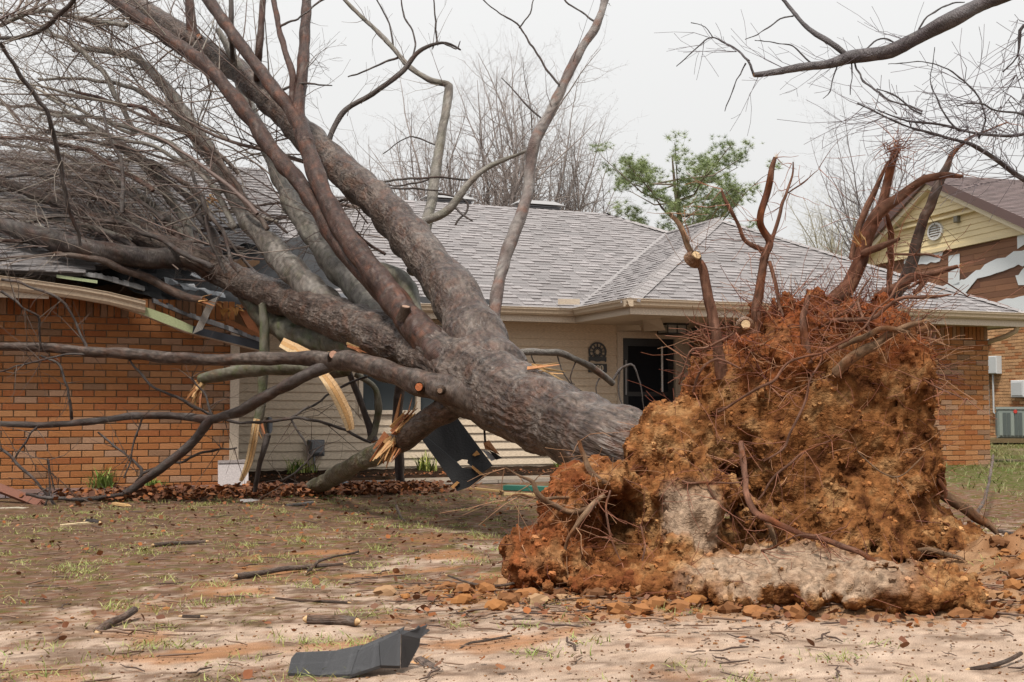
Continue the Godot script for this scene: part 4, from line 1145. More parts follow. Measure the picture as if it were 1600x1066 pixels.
	limb("limb", t, L([-1.547,1.356,-11.3,0.071, -1.832,1.348,-11.6,0.076, -2.13,1.377,-11.9,0.069, -2.569,1.374,-12.2,0.077, -3.017,1.334,-12.6,0.07, -3.274,1.293,-12.8,0.061]), mossy, M.smooth_bark, 20, 0.04)
	splinters(t, P(Vector3(-3.286, 1.225, -12.8)), Vector3(-0.3, -0.9, 0.1), 0.08, 0.25, 14, 93)
	splinters(t, P(Vector3(-2.738, 0.833, -13.1)), Vector3(0.1, -0.9, 0.1), 0.06, 0.2, 14, 94)
	limb("limb", t, L([-2.606,0.698,-13,0.038, -2.645,0.528,-13,0.031, -2.718,0.319,-13.1,0.027, -2.778,0.087,-13.2,0.024]), dark, M.smooth_bark, 10, 0.05)
	limb("limb", t, L([-1.32,1.351,-14.5,0.057, -1.392,0.97,-14.8,0.062, -1.411,0.492,-15.2,0.06, -1.44,0.045,-15.8,0.054]), dark, M.smooth_bark, 12, 0.06)
	limb("limb", t, L([-1.813,1.428,-13.4,0.032, -1.761,1.254,-13.5,0.036, -1.673,1.013,-13.6,0.036, -1.597,0.769,-13.7,0.043, -1.553,0.611,-13.7,0.054]), dark, M.smooth_bark, 10, 0.05)
	limb("limb", t, L([-1.721,1.357,-13.4,0.028, -1.527,1.218,-13.5,0.032, -1.487,1.027,-13.6,0.043, -1.525,0.826,-13.7,0.043, -1.582,0.625,-13.7,0.054]), mossy, M.smooth_bark, 10, 0.05)
	# long pale strips torn off the broken limbs
	for q in [L([-2.03,1.54,-11.4,0.03, -1.785,1.326,-11.3,0.042, -1.65,1.17,-11.2,0.056, -1.53,0.941,-11.2,0.056, -1.482,0.782,-11.2,0.035]), L([-2.697,0.869,-12.9,0.027, -2.735,0.632,-12.9,0.041, -2.797,0.394,-12.95,0.037, -2.887,0.209,-13,0.017]), L([-2.201,1.611,-11.6,0.049, -2.048,1.539,-11.5,0.055, -1.85,1.474,-11.4,0.036, -1.652,1.483,-11.2,0.024])]:
		var sm := smooth(q, 0.05)
		var b := MB.new()
		for i in sm[0].size() - 1:
			var p: Vector3 = sm[0][i]
			var e: Vector3 = sm[0][i + 1]
			var w: Vector3 = (e - p).cross(Vector3.BACK).normalized()
			var k: float = sm[1][i]
			var k2: float = sm[1][i + 1]
			for strip in 3:
				b.col = [Color(0.66, 0.43, 0.22), Color(0.58, 0.33, 0.13), Color(0.70, 0.50, 0.28)][strip]
				var s0 := -1.0 + strip * 0.67
				var s1 := s0 + 0.64
				var th := Vector3(0, 0, 0.012 + 0.006 * strip)
				b.hexa([p + w * k * s0 + th, e + w * k2 * s0 + th, e + w * k2 * s1 + th, p + w * k * s1 + th, p + w * k * s0 - th, e + w * k2 * s0 - th, e + w * k2 * s1 - th, p + w * k * s1 - th])
		build("torn_wood", b, M.lumber, t)
	# sawn knobs and scars
	knob(t, P(Vector3(-0.641, 2.084, -10.45)), Vector3(-0.25, 0.5, 0.75), 0.039, 0.05, Color(0.45, 0.26, 0.15), grey)
	knob(t, P(Vector3(-0.887, 1.75, -10)), Vector3(0.15, 0.8, 0.3), 0.042, 0.07, Color(0.34, 0.21, 0.145), grey)
	knob(t, P(Vector3(-0.703, 1.142, -9.35)), Vector3(-0.35, 0.0, 0.9), 0.039, 0.03, Color(0.42, 0.12, 0.035), grey)
	knob(t, P(Vector3(-0.536, 1.113, -9.1)), Vector3(-0.1, -0.1, 0.9), 0.024, 0.02, Color(0.28, 0.17, 0.11), grey)
	knob(t, P(Vector3(-1.56, 1.441, -10.65)), Vector3(-0.1, 0.3, 0.9), 0.045, 0.03, Color(0.35, 0.18, 0.11), dark)
	knob(t, P(Vector3(-3.882, 5.568, -14.85)), Vector3(0.2, 0.3, 0.9), 0.039, 0.05, Color(0.5, 0.2, 0.1), grey)
	splinters(t, P(Vector3(-1.445, 1.536, -10.75)), Vector3(0.9, -0.3, 0.2), 0.05, 0.28, 7, 95)
	splinters(t, P(Vector3(-3.705, 3.54, -14.7)), Vector3(0.6, -0.3, 0.3), 0.06, 0.3, 9, 96)
	splinters(t, P(Vector3(-1.521, 1.863, -11.3)), Vector3(0.8, -0.4, 0.2), 0.05, 0.25, 7, 97)
	splinters(t, P(Vector3(0.138, 1.26, -8.75)), Vector3(0.9, -0.2, 0.1), 0.05, 0.25, 8, 98)
	# branches hung over the brick wall and the siding: one part each
	for q in [L([-5.329,2.313,-12.6,0.013, -5.128,2.287,-12.6,0.013, -4.826,2.18,-12.6,0.013, -4.623,2.019,-12.6,0.013, -4.485,1.766,-12.6,0.013, -4.409,1.62,-12.6,0.016]), L([-4.347,1.549,-12.5,0.01, -4.745,1.5,-12.6,0.01, -5.349,1.377,-12.7,0.008]), L([-4.937,1.531,-12.7,0.01, -4.735,1.437,-12.7,0.013, -4.643,1.203,-12.7,0.013, -4.626,0.869,-12.8,0.016]), L([-3.855,1.475,-12.3,0.01, -3.656,1.228,-12.3,0.013, -3.324,1.035,-12.4,0.015, -3.086,0.918,-12.5,0.015, -2.832,0.831,-12.6,0.016, -2.455,0.857,-12.7,0.016, -2.219,0.869,-12.8,0.016, -1.843,0.779,-13,0.016, -1.524,0.624,-13.2,0.014]), L([-3.856,0.89,-12.7,0.01, -3.932,0.637,-12.7,0.01, -4.045,0.273,-12.7,0.008]), L([-5.313,0.643,-12.5,0.018, -4.978,0.329,-12.5,0.015, -4.67,0.01,-12.5,0.015]), L([-5.026,0.794,-12.9,0.01, -5.197,0.565,-12.9,0.01, -5.288,0.416,-12.9,0.008]), L([-4.388,0.754,-12.9,0.01, -4.141,0.544,-12.9,0.01, -3.89,0.347,-12.8,0.016, -3.935,0.194,-12.8,0.016]), L([-3.846,0.319,-12.7,0.013, -3.462,0.425,-12.7,0.013, -3.185,0.521,-12.6,0.013, -2.842,0.574,-12.6,0.008]), L([-3.062,0.905,-12.4,0.013, -3.116,1.1,-12.4,0.01, -3.263,1.296,-12.4,0.008]), L([-2.356,0.868,-13,0.011, -2.217,0.629,-13,0.011, -2.167,0.392,-13,0.011]), L([-2.39,0.868,-13,0.011, -2.066,1.073,-13.1,0.013, -1.806,1.247,-13.2,0.014, -1.528,1.352,-13.2,0.011]), L([-2.414,0.234,-12.8,0.01, -2.214,0.367,-12.8,0.01, -2.014,0.568,-12.8,0.008]), L([-5.241,2.18,-12.4,0.013, -5.162,2.134,-12.4,0.013, -5.009,2.029,-12.4,0.01, -4.92,1.899,-12.6,0.013, -4.939,1.605,-12.7,0.01]), L([-4.71,0.006,-12.3,0.01, -4.65,0.198,-12.3,0.007, -4.675,0.468,-12.3,0.007, -4.611,0.166,-12.3,0.007]), L([-4.853,0.109,-12.2,0.015, -4.538,0.083,-12.3,0.02, -4.317,0.056,-12.5,0.023, -4.023,0.101,-12.6,0.02]), L([-4.522,4.217,-10.6,0.018, -4.403,3.927,-10.8,0.02, -4.242,3.655,-11,0.021, -4.196,3.228,-11.2,0.021, -4.186,2.976,-11.3,0.019, -4.14,2.768,-11.4,0.017, -4.092,2.52,-11.5,0.014]), L([-4.464,3.235,-13.8,0.026, -4.48,3.549,-13.9,0.026, -4.555,3.868,-14,0.02, -4.728,4.192,-14.1,0.015, -4.859,4.597,-14.2,0.012]), L([-3.552,3.098,-13.4,0.017, -3.412,3.241,-13.4,0.02, -3.335,2.812,-13.4,0.022, -3.174,2.456,-13.4,0.019]), L([-3.56,3.614,-13.4,0.017, -3.401,3.26,-13.3,0.025, -3.182,2.925,-13.2,0.024, -3.05,2.596,-13.1,0.021, -2.965,2.457,-13.1,0.016])]:
		limb("branch", t, q, dark, M.smooth_bark, 8, 0.04, 0.0, 0.0, "", 0.03, 2.6)
	var wk := RandomNumberGenerator.new()
	wk.seed = 1212
	var wall_twigs := MB.new()
	for c in t.get_children():
		if not String(c.name).begins_with("branch"): continue
		var vv: PackedVector3Array = (c as MeshInstance3D).mesh.surface_get_arrays(0)[Mesh.ARRAY_VERTEX]
		for i in 7:
			var p := vv[wk.randi() % vv.size()]
			shoot(wall_twigs, p, Vector3(wk.randf_range(-1, 1), wk.randf_range(-1, 0.8), wk.randf_range(-0.3, 0.3)), wk.randf_range(0.1, 0.7), 0.0055, Vector3(0, -0.3, 0), wk, 1, Color(0.085, 0.062, 0.05), 0.6)
	kind(build("twigs", wall_twigs, M.twig, t), "stuff")
	# boughs that stream off to the left over the roof
	var tk := RandomNumberGenerator.new()
	tk.seed = 2024
	var mb := [MB.new(), MB.new()]
	var tones := [Color(0.18, 0.145, 0.125), Color(0.135, 0.098, 0.084), Color(0.23, 0.20, 0.17), Color(0.10, 0.072, 0.063)]
	var starts := [Vector3(-3.777, 2.655, -15.2), Vector3(-2.934, 2.666, -14.6), Vector3(-3.36, 3.334, -14.4), Vector3(-4.129, 3.031, -15.6), Vector3(-4.66, 3.169, -16), Vector3(-2.747, 3.268, -14), Vector3(-4.014, 4.323, -15.4), Vector3(-5.214, 3.399, -16.4), Vector3(-3.255, 3.601, -14.6), Vector3(-1.727, 2.695, -13.6), Vector3(-5.868, 3.943, -16.5), Vector3(-5.974, 4.829, -16.5)]
	for i in 46:
		var at: Vector3 = P(starts[i % starts.size()]) + Vector3(tk.randfn(0, 0.5), tk.randfn(0, 0.25), tk.randfn(0, 0.6))
		var rise := tk.randf_range(0.1, 1.0)
		var d := Vector3(-0.62, rise, -0.2 + tk.randfn(0, 0.18))
		var l := tk.randf_range(2.6, 5.4)
		var r := 0.009 + 0.02 * pow(tk.randf(), 2.0)
		shoot(mb[i % 2], at, d, l, r, Vector3(-0.22, -0.34 * rise, 0.03), tk, 3 if i % 4 == 0 else 2, tones[i % 4], 0.9)
	# mid-size boughs fanning out over the roof, each with its own twigs
	var fan := [L([-3.589,2.558,-14.6,0.058, -3.998,3.03,-15.1,0.056, -4.537,3.488,-15.7,0.05, -5.085,3.897,-16.1,0.047, -5.699,4.262,-16.5,0.039, -6.471,4.586,-16.9,0.031, -7.499,4.834,-17.4,0.023]), L([-3.823,2.863,-14.8,0.067, -4.192,3.389,-15.6,0.066, -4.54,3.818,-15.9,0.059, -4.924,4.219,-16.2,0.052, -5.354,4.598,-16.5,0.044, -5.939,4.959,-16.9,0.036, -6.73,5.287,-17.3,0.028, -7.737,5.492,-17.7,0.019]), L([-3.928,2.923,-14.9,0.059, -4.187,3.465,-15.3,0.053, -4.528,3.912,-15.5,0.045, -5.042,4.351,-15.8,0.038, -5.571,4.684,-16.1,0.03, -6.422,5.274,-16.5,0.022]), L([-3.49,2.635,-14.6,0.046, -3.717,3.147,-14.8,0.047, -4.019,3.577,-15,0.044, -4.401,3.953,-15.2,0.036, -4.832,4.241,-15.4,0.033, -5.43,4.456,-15.7,0.025, -6.342,4.692,-16.1,0.017]), L([-4.09,2.992,-15,0.048, -4.705,3.563,-15.9,0.046, -5.279,3.986,-16.3,0.039, -6.035,4.31,-16.7,0.035, -6.909,4.51,-17.1,0.027, -7.368,4.409,-16.7,0.018]), L([-3.273,3.104,-14.2,0.041, -3.578,3.626,-14.4,0.038, -3.998,4.071,-14.6,0.035, -4.561,4.415,-14.9,0.032, -5.297,4.664,-15.3,0.024, -6.189,4.811,-15.7,0.017]), L([-4.27,2.941,-14.8,0.043, -4.806,3.374,-15.5,0.041, -5.391,3.716,-16,0.038, -5.982,3.862,-16.1,0.03, -6.584,3.869,-15.9,0.021, -6.873,3.781,-15.6,0.017]), L([-3.987,4.236,-15.3,0.041, -4.209,4.587,-15.5,0.041, -4.59,4.998,-15.8,0.038, -5.11,5.292,-16.1,0.03, -5.688,5.47,-16.4,0.026, -6.674,5.653,-16.9,0.018]), L([-4.336,2.793,-14.5,0.038, -4.878,3.09,-14.9,0.036, -5.479,3.335,-15.2,0.032, -6.126,3.457,-15.2,0.024, -6.603,3.448,-15,0.02]), L([-3.029,3.238,-14,0.037, -3.318,3.673,-14.2,0.034, -3.764,4.158,-14.5,0.031, -4.32,4.543,-14.8,0.028, -4.91,4.827,-15.1,0.024, -5.703,5.055,-15.5,0.017]), L([-4.82,4.506,-15.4,0.037, -5.005,4.838,-15.5,0.037, -5.32,5.312,-15.7,0.034, -5.778,5.755,-15.9,0.03, -6.373,6.121,-16.1,0.022, -7.111,6.422,-16.4,0.018]), L([-3.622,3.257,-14.6,0.035, -3.939,3.639,-14.9,0.032, -4.345,4.002,-15.2,0.028, -4.851,4.191,-15.6,0.025, -5.528,4.23,-16,0.017]), L([-4.686,5.649,-14.6,0.031, -5.386,5.826,-14.8,0.032, -5.942,5.957,-15,0.028, -6.586,5.825,-15.2,0.024]), L([-4.918,5.699,-13.6,0.029, -5.23,5.528,-13.8,0.03, -5.615,5.381,-14,0.026, -6.149,5.351,-14.2,0.019]), L([-4.28,3.565,-14.4,0.031, -4.922,3.973,-14.7,0.031, -5.586,4.277,-15,0.028, -6.269,4.425,-15.3,0.024, -6.846,4.445,-15.5,0.021]), L([-3.911,2.655,-14.5,0.035, -4.519,3.11,-15.1,0.036, -5.219,3.473,-15.5,0.033, -5.914,3.648,-15.7,0.025, -6.619,3.646,-15.4,0.02]), L([-2.698,2.955,-13.4,0.032, -2.994,3.29,-13.6,0.029, -3.324,3.758,-13.9,0.026, -3.778,4.177,-14.2,0.023, -4.433,4.542,-14.6,0.016]), L([-3.357,3.475,-13.9,0.026, -3.773,3.818,-14.2,0.026, -4.319,4.112,-14.5,0.023, -5.041,4.352,-14.8,0.02, -5.787,4.437,-15.1,0.016]), L([-4.151,3.273,-14.5,0.027, -4.682,3.619,-14.7,0.027, -5.338,3.85,-15,0.024, -6.096,3.956,-15.3,0.02, -6.751,3.929,-15.5,0.016]), L([-4.19,2.72,-14.4,0.034, -4.87,2.946,-14.6,0.031, -5.53,3.01,-14.5,0.027, -6.079,2.88,-14,0.019]), L([-4.506,3.004,-14.8,0.035, -5.167,3.208,-15,0.032, -5.805,3.312,-15,0.024, -6.346,3.226,-14.6,0.015]), L([-4.507,2.657,-14.2,0.026, -5.11,2.771,-14.2,0.023, -5.591,2.718,-13.9,0.018, -5.943,2.62,-13.7,0.014]), L([-4.919,2.783,-14.3,0.026, -5.454,3.079,-14.5,0.027, -5.999,3.21,-14.7,0.019, -6.378,3.149,-14.5,0.015]), L([-3.48,2.597,-14,0.03, -4.195,3.011,-14.4,0.031, -4.831,3.226,-14.7,0.027, -5.646,3.352,-15,0.02, -6.155,3.21,-14.7,0.016]), L([-1.429,2.682,-13.5,0.018, -1.642,2.898,-13.6,0.018, -1.875,2.98,-13.1,0.024, -2.344,3.062,-13.4,0.018]), L([-1.488,2.527,-13.4,0.018, -1.762,2.695,-12.8,0.024, -2.169,2.996,-13.2,0.021, -2.597,3.202,-13.6,0.014]), L([-1.103,3.104,-13,0.021, -1.471,3.278,-13.2,0.021, -1.862,3.316,-13.5,0.018, -2.269,3.235,-13.8,0.015])]
	var fk := RandomNumberGenerator.new()
	fk.seed = 77
	var fan_twigs := MB.new()
	for s in fan.size():
		var skin: Dictionary = [pale, grey, pale, dark, red][s % 5]
		var out := limb("branch", t, fan[s], skin, M.smooth_bark, 10, 0.05, 0.0, 0.0, "", 0.05, 1.4)
		var line: PackedVector3Array = out[0]
		for i in 21:
			var k := fk.randi_range(int(line.size() * 0.12), line.size() - 2)
			var tg := (line[k + 1] - line[k]).normalized()
			var side := tg.cross(Vector3(fk.randf_range(-1, 1), fk.randf_range(-1, 1), fk.randf_range(-1, 1))).normalized()
			shoot(fan_twigs, line[k], tg + side * fk.randf_range(0.4, 1.2), fk.randf_range(0.4, 1.7), fk.randf_range(0.004, 0.010), Vector3(-0.25, -0.15, 0), fk, 2 if i % 2 else 1, tones[(i + s) % 4], 0.9)
	kind(build("twigs", fan_twigs, M.twig, t), "stuff")
	# more fine wood off the named limbs
	var sides_ := [L([-2.248,3.958,-13.2,0.004, -3.205,4.94,-14.3,0.004, -4.255,5.79,-15.3,0.004, -5.142,6.446,-16,0.004]), L([-2.888,4.186,-13,0.003, -4.134,5.413,-14.4,0.004, -4.916,6.038,-15,0.004]), L([-4.016,4.481,-15.4,0.004, -4.754,5.406,-16.2,0.004, -5.768,6.058,-17,0.005, -6.369,6.187,-17.4,0.005]), L([-4.225,2.968,-15,0.004, -5.341,3.415,-15.5,0.004, -6.84,4.009,-16.1,0.004]), L([-2.185,3.897,-12.4,0.003, -2.259,4.614,-12.9,0.003, -2.397,5.727,-13.9,0.004]), L([-0.713,4.565,-13.5,0.004, -1.17,4.877,-13.7,0.004, -1.824,5.66,-14.2,0.004]), L([0.238,3.67,-12.1,0.003, 0.641,4.649,-12.9,0.003, 1.08,5.727,-13.9,0.004]), L([-2.793,3.909,-14.2,0.004, -3.278,4.761,-15,0.004, -3.758,5.776,-15.8,0.004]), L([-1.93,3.985,-12.95,0.003, -1.47,4.417,-13,0.003, -0.776,5.007,-13.2,0.004]), L([-4.522,4.217,-10.6,0.003, -4.242,3.655,-11,0.003, -4.14,2.768,-11.4,0.003]), L([-5.993,5.533,-14,0.004, -5.744,5.775,-14.5,0.004, -4.975,5.777,-15,0.004])]
	var much := [34, 34, 44, 44, 6, 10, 7, 30, 7, 16, 50]
	for s in sides_.size():
		var sm := smooth(sides_[s], 0.1)
		for i in much[s]:
			var k := tk.randi_range(0, sm[0].size() - 2)
			var p: Vector3 = sm[0][k]
			var tg: Vector3 = (sm[0][k + 1] - p).normalized()
			var side := tg.cross(Vector3(tk.randf_range(-1, 1), tk.randf_range(-1, 1), tk.randf_range(-1, 1))).normalized()
			var big := s in [0, 1, 2, 3, 7, 10]
			shoot(mb[0], p, tg * 0.8 + side * 0.8, tk.randf_range(0.7, 1.9) if big else tk.randf_range(0.25, 0.8), tk.randf_range(0.006, 0.014) if big else 0.005, Vector3(-0.2, -0.12, 0), tk, 2 if big else 1, tones[(i + s) % 4], 0.9 if big else 0.6)
	# thin named shoots against the sky
	for q in [L([0.497,4.386,-12.6,0.013, 0.339,4.599,-12.7,0.013, 0.171,4.933,-12.8,0.01, 0.055,5.118,-12.9,0.01, -0.139,5.278,-13,0.008, -0.348,5.448,-13,0.008]), L([0.076,5.076,-12.9,0.008, 0.193,5.23,-12.9,0.008, 0.251,5.462,-13,0.005]), L([0.31,3.95,-12.4,0.01, 0.145,4.124,-12.4,0.01, -0.1,4.42,-12.5,0.005]), L([0.946,5.293,-13.4,0.014, 0.795,5.443,-13.5,0.011, 0.554,5.662,-13.6,0.011]), L([-1.382,5.153,-13.9,0.014, -1.438,5.457,-14,0.011, -1.605,5.807,-14,0.008]), L([-1.141,4.944,-13.7,0.011, -1.121,5.228,-13.8,0.011, -1.25,5.538,-13.9,0.011, -1.32,5.807,-14,0.008]), L([-1.312,5.018,-13.8,0.014, -1.624,4.862,-13.7,0.011, -1.886,4.759,-13.7,0.008]), L([-0.826,5.007,-13.2,0.011, -0.84,5.2,-13.2,0.011, -0.863,5.531,-13.2,0.008]), L([-0.776,5.014,-13.2,0.011, -0.621,4.942,-13.2,0.008, -0.565,5.028,-13.2,0.005]), L([-2.561,5.218,-13.3,0.014, -2.349,5.341,-13.3,0.011, -2.082,5.585,-13.4,0.011]), L([-2.526,4.337,-12.8,0.018, -2.236,4.42,-12.7,0.013, -1.895,4.366,-12.6,0.007]), L([-0.767,3.822,-13.1,0.01, -1.115,3.928,-13.1,0.008, -1.393,3.752,-13.1,0.005]), L([-0.788,3.467,-12.9,0.01, -1.233,3.364,-12.9,0.01, -1.632,3.482,-12.8,0.007]), L([-0.815,3.276,-12.8,0.013, -0.472,3.136,-12.7,0.013, -0.588,2.89,-12.6,0.01]), L([-0.574,3.015,-12.3,0.012, -0.466,2.92,-12.2,0.01, -0.388,2.875,-12.2,0.007]), L([-1.58,3.271,-12.4,0.013, -1.062,3.37,-12.5,0.013, -0.435,3.375,-12.6,0.01]), L([-1.6,3.213,-12.3,0.012, -1.185,3.238,-12.4,0.013, -0.73,3.236,-12.5,0.007]), L([0.14,1.442,-10.2,0.006, 0.268,1.292,-10.2,0.006, 0.542,1.105,-10.3,0.004]), L([0.369,1.447,-10.3,0.006, 0.461,1.241,-10.3,0.006, 0.645,1.09,-10.4,0.004]), L([0.548,1.375,-10.4,0.006, 0.493,1.243,-10.4,0.006, 0.536,1.189,-10.4,0.004]), L([0.77,1.248,-10.6,0.008, 0.736,1.165,-10.6,0.006, 0.747,1.053,-10.6,0.006]), L([0.881,1.197,-10.8,0.011, 0.955,1.311,-10.8,0.013, 1.052,1.367,-10.8,0.011, 1.103,1.311,-10.8,0.009, 1.153,1.129,-10.8,0.006, 1.18,0.942,-10.8,0.004]), L([0.955,1.299,-10.8,0.009, 0.943,1.14,-10.8,0.009, 0.993,0.97,-10.8,0.006])]:
		limb("twig", t, q, dark, M.smooth_bark, 6, 0.04, 0.0, 0.0, "", 0.02, 3.5)
	for k in 2: kind(build("twigs", mb[k], M.twig, t), "stuff")
	fallen = t
	for c in t.get_children():                # the parts were laid out in the world: hang them from the thing's base
		c.position -= t.position

var fallen: Node3D

func L(q: Array) -> Array: return q
func P(v: Vector3) -> Vector3: return v


# ================================================================ the root plate
var balls := []        # [centre, radii, 1 / radii, smallest radius, power]
var holes := []

func soil_field(p: Vector3) -> float:
	var d := 9.0
	for e in balls:
		var q: Vector3 = (p - e[0]) * e[2]
		var l: float
		if e[4]:
			var s := q * q
			l = sqrt(sqrt(s.x * s.x + s.y * s.y + s.z * s.z))
		else: l = q.length()
		var k: float = (l - 1.0) * e[3]
		var h := maxf(0.13 - absf(d - k), 0.0) / 0.13
		d = minf(d, k) - h * h * 0.0325
	for e in holes:
		var q: Vector3 = (p - e[0]) * e[2]
		var k: float = (1.0 - q.length()) * e[3]
		var h := maxf(0.05 - absf(d - k), 0.0) / 0.05
		d = maxf(d, k) + h * h * 0.0125
	return d

func soil_rough(p: Vector3) -> float:
	var low: FastNoiseLite = N.low
	var fine: FastNoiseLite = N.fine
	var cell: FastNoiseLite = N.cell
	var r := 0.065 * low.get_noise_3dv(p * 2.1) + 0.06 * fine.get_noise_3dv(p * Vector3(4.8, 2.2, 4.8) + Vector3(3, 8, 1)) + 0.035 * (N.ridge as FastNoiseLite).get_noise_3dv(p * Vector3(3.6, 2.4, 3.6)) + 0.03 * fine.get_noise_3dv(p * Vector3(13.0, 9.0, 13.0)) + 0.015 * (cell.get_noise_3dv(p * 9.0) + 0.6)
	if p.y < 0.22 and p.z > -6.75: r = 0.7 * r + 0.03 * cell.get_noise_3dv(p * 5.0) + 0.02
	return r

# the surface where the field crosses zero: one vertex in each cell it crosses, one quad round each crossed edge
func surface_nets(lo: Vector3, hi: Vector3, cell: float) -> Array:
	var nx := int((hi.x - lo.x) / cell) + 1
	var ny := int((hi.y - lo.y) / cell) + 1
	var nz := int((hi.z - lo.z) / cell) + 1
	var f := PackedFloat32Array()
	f.resize(nx * ny * nz)
	f.fill(1.0)
	var B := 4
	for k0 in range(0, nz, B):
		for j0 in range(0, ny, B):
			for i0 in range(0, nx, B):
				var mid := lo + Vector3(i0 + 2, j0 + 2, k0 + 2) * cell
				var dm := soil_field(mid)
				var near := absf(dm) < 0.16 + cell * 4.0
				for k in range(k0, mini(k0 + B, nz)):
					for j in range(j0, mini(j0 + B, ny)):
						for i in range(i0, mini(i0 + B, nx)):
							if near:
								var p := lo + Vector3(i, j, k) * cell
								f[(k * ny + j) * nx + i] = soil_field(p) - soil_rough(p)
							else:
								f[(k * ny + j) * nx + i] = dm
	var id := PackedInt32Array()
	id.resize(nx * ny * nz)
	id.fill(-1)
	var v := PackedVector3Array()
	var off := [0, 1, nx, nx + 1, nx * ny, nx * ny + 1, nx * ny + nx, nx * ny + nx + 1]
	var cor := [Vector3(0, 0, 0), Vector3(1, 0, 0), Vector3(0, 1, 0), Vector3(1, 1, 0), Vector3(0, 0, 1), Vector3(1, 0, 1), Vector3(0, 1, 1), Vector3(1, 1, 1)]
	var edges := [[0, 1], [2, 3], [4, 5], [6, 7], [0, 2], [1, 3], [4, 6], [5, 7], [0, 4], [1, 5], [2, 6], [3, 7]]
	for k in nz - 1:
		for j in ny - 1:
			for i in nx - 1:
				var at := (k * ny + j) * nx + i
				var neg := 0
				for c in 8:
					if f[at + off[c]] < 0.0: neg += 1
				if neg == 0 or neg == 8: continue
				var s := Vector3.ZERO
				var n := 0
				for e in edges:
					var a := f[at + off[e[0]]]
					var b := f[at + off[e[1]]]
					if (a < 0.0) != (b < 0.0):
						s += (cor[e[0]] as Vector3).lerp(cor[e[1]], a / (a - b))
						n += 1
				id[at] = v.size()
				v.append(lo + (Vector3(i, j, k) + s / n) * cell)
	var ix := PackedInt32Array()
	var st := [1, nx, nx * ny]
	for k in range(1, nz - 1):
		for j in range(1, ny - 1):
			for i in range(1, nx - 1):
				var at := (k * ny + j) * nx + i
				var a := f[at] < 0.0
				for ax in 3:
					if a == (f[at + st[ax]] < 0.0): continue
					var u: int = st[(ax + 1) % 3]
					var w: int = st[(ax + 2) % 3]
					var p := id[at - u - w]
					var q := id[at - w]
					var r := id[at]
					var s := id[at - u]
					if p < 0 or q < 0 or r < 0 or s < 0: continue
					if a: ix.append_array([p, r, q, p, s, r])
					else: ix.append_array([p, q, r, p, r, s])
	return [v, ix]

func clay_colour(p: Vector3, nrm: Vector3, sandy: float) -> Color:
	var fine: FastNoiseLite = N.fine
	var low: FastNoiseLite = N.low
	var a := fine.get_noise_3dv(p * 3.1 + Vector3(5, 2, 9))
	var b := fine.get_noise_3dv(p * 9.0)
	var g := fine.get_noise_3dv(p * 27.0)
	var c := Color(0.325, 0.138, 0.050)
	c = c.lerp(Color(0.45, 0.245, 0.108), smoothstep(0.0, 0.5, a + 0.7 * b))
	c = c.lerp(Color(0.115, 0.044, 0.018), smoothstep(0.05, 0.5, -a * 0.8 - 0.7 * b + 0.4 * g))
	var redness := smoothstep(1.0, 1.5, p.y + 0.3 * low.get_noise_3dv(p * 1.7)) * 0.8 + smoothstep(0.9, 0.0, p.x + 0.4 * a) * 0.6
	c = c.lerp(Color(0.34, 0.098, 0.036).lerp(Color(0.20, 0.055, 0.024), clampf(0.5 + 1.4 * b, 0, 1)), clampf(redness, 0, 0.85))
	c = c.lerp(Color(0.47, 0.335, 0.235), clampf(sandy + 0.7 * b * sandy, 0, 1))
	return c * (1.24 + 1.0 * g + 0.5 * fine.get_noise_3dv(p * 70.0))

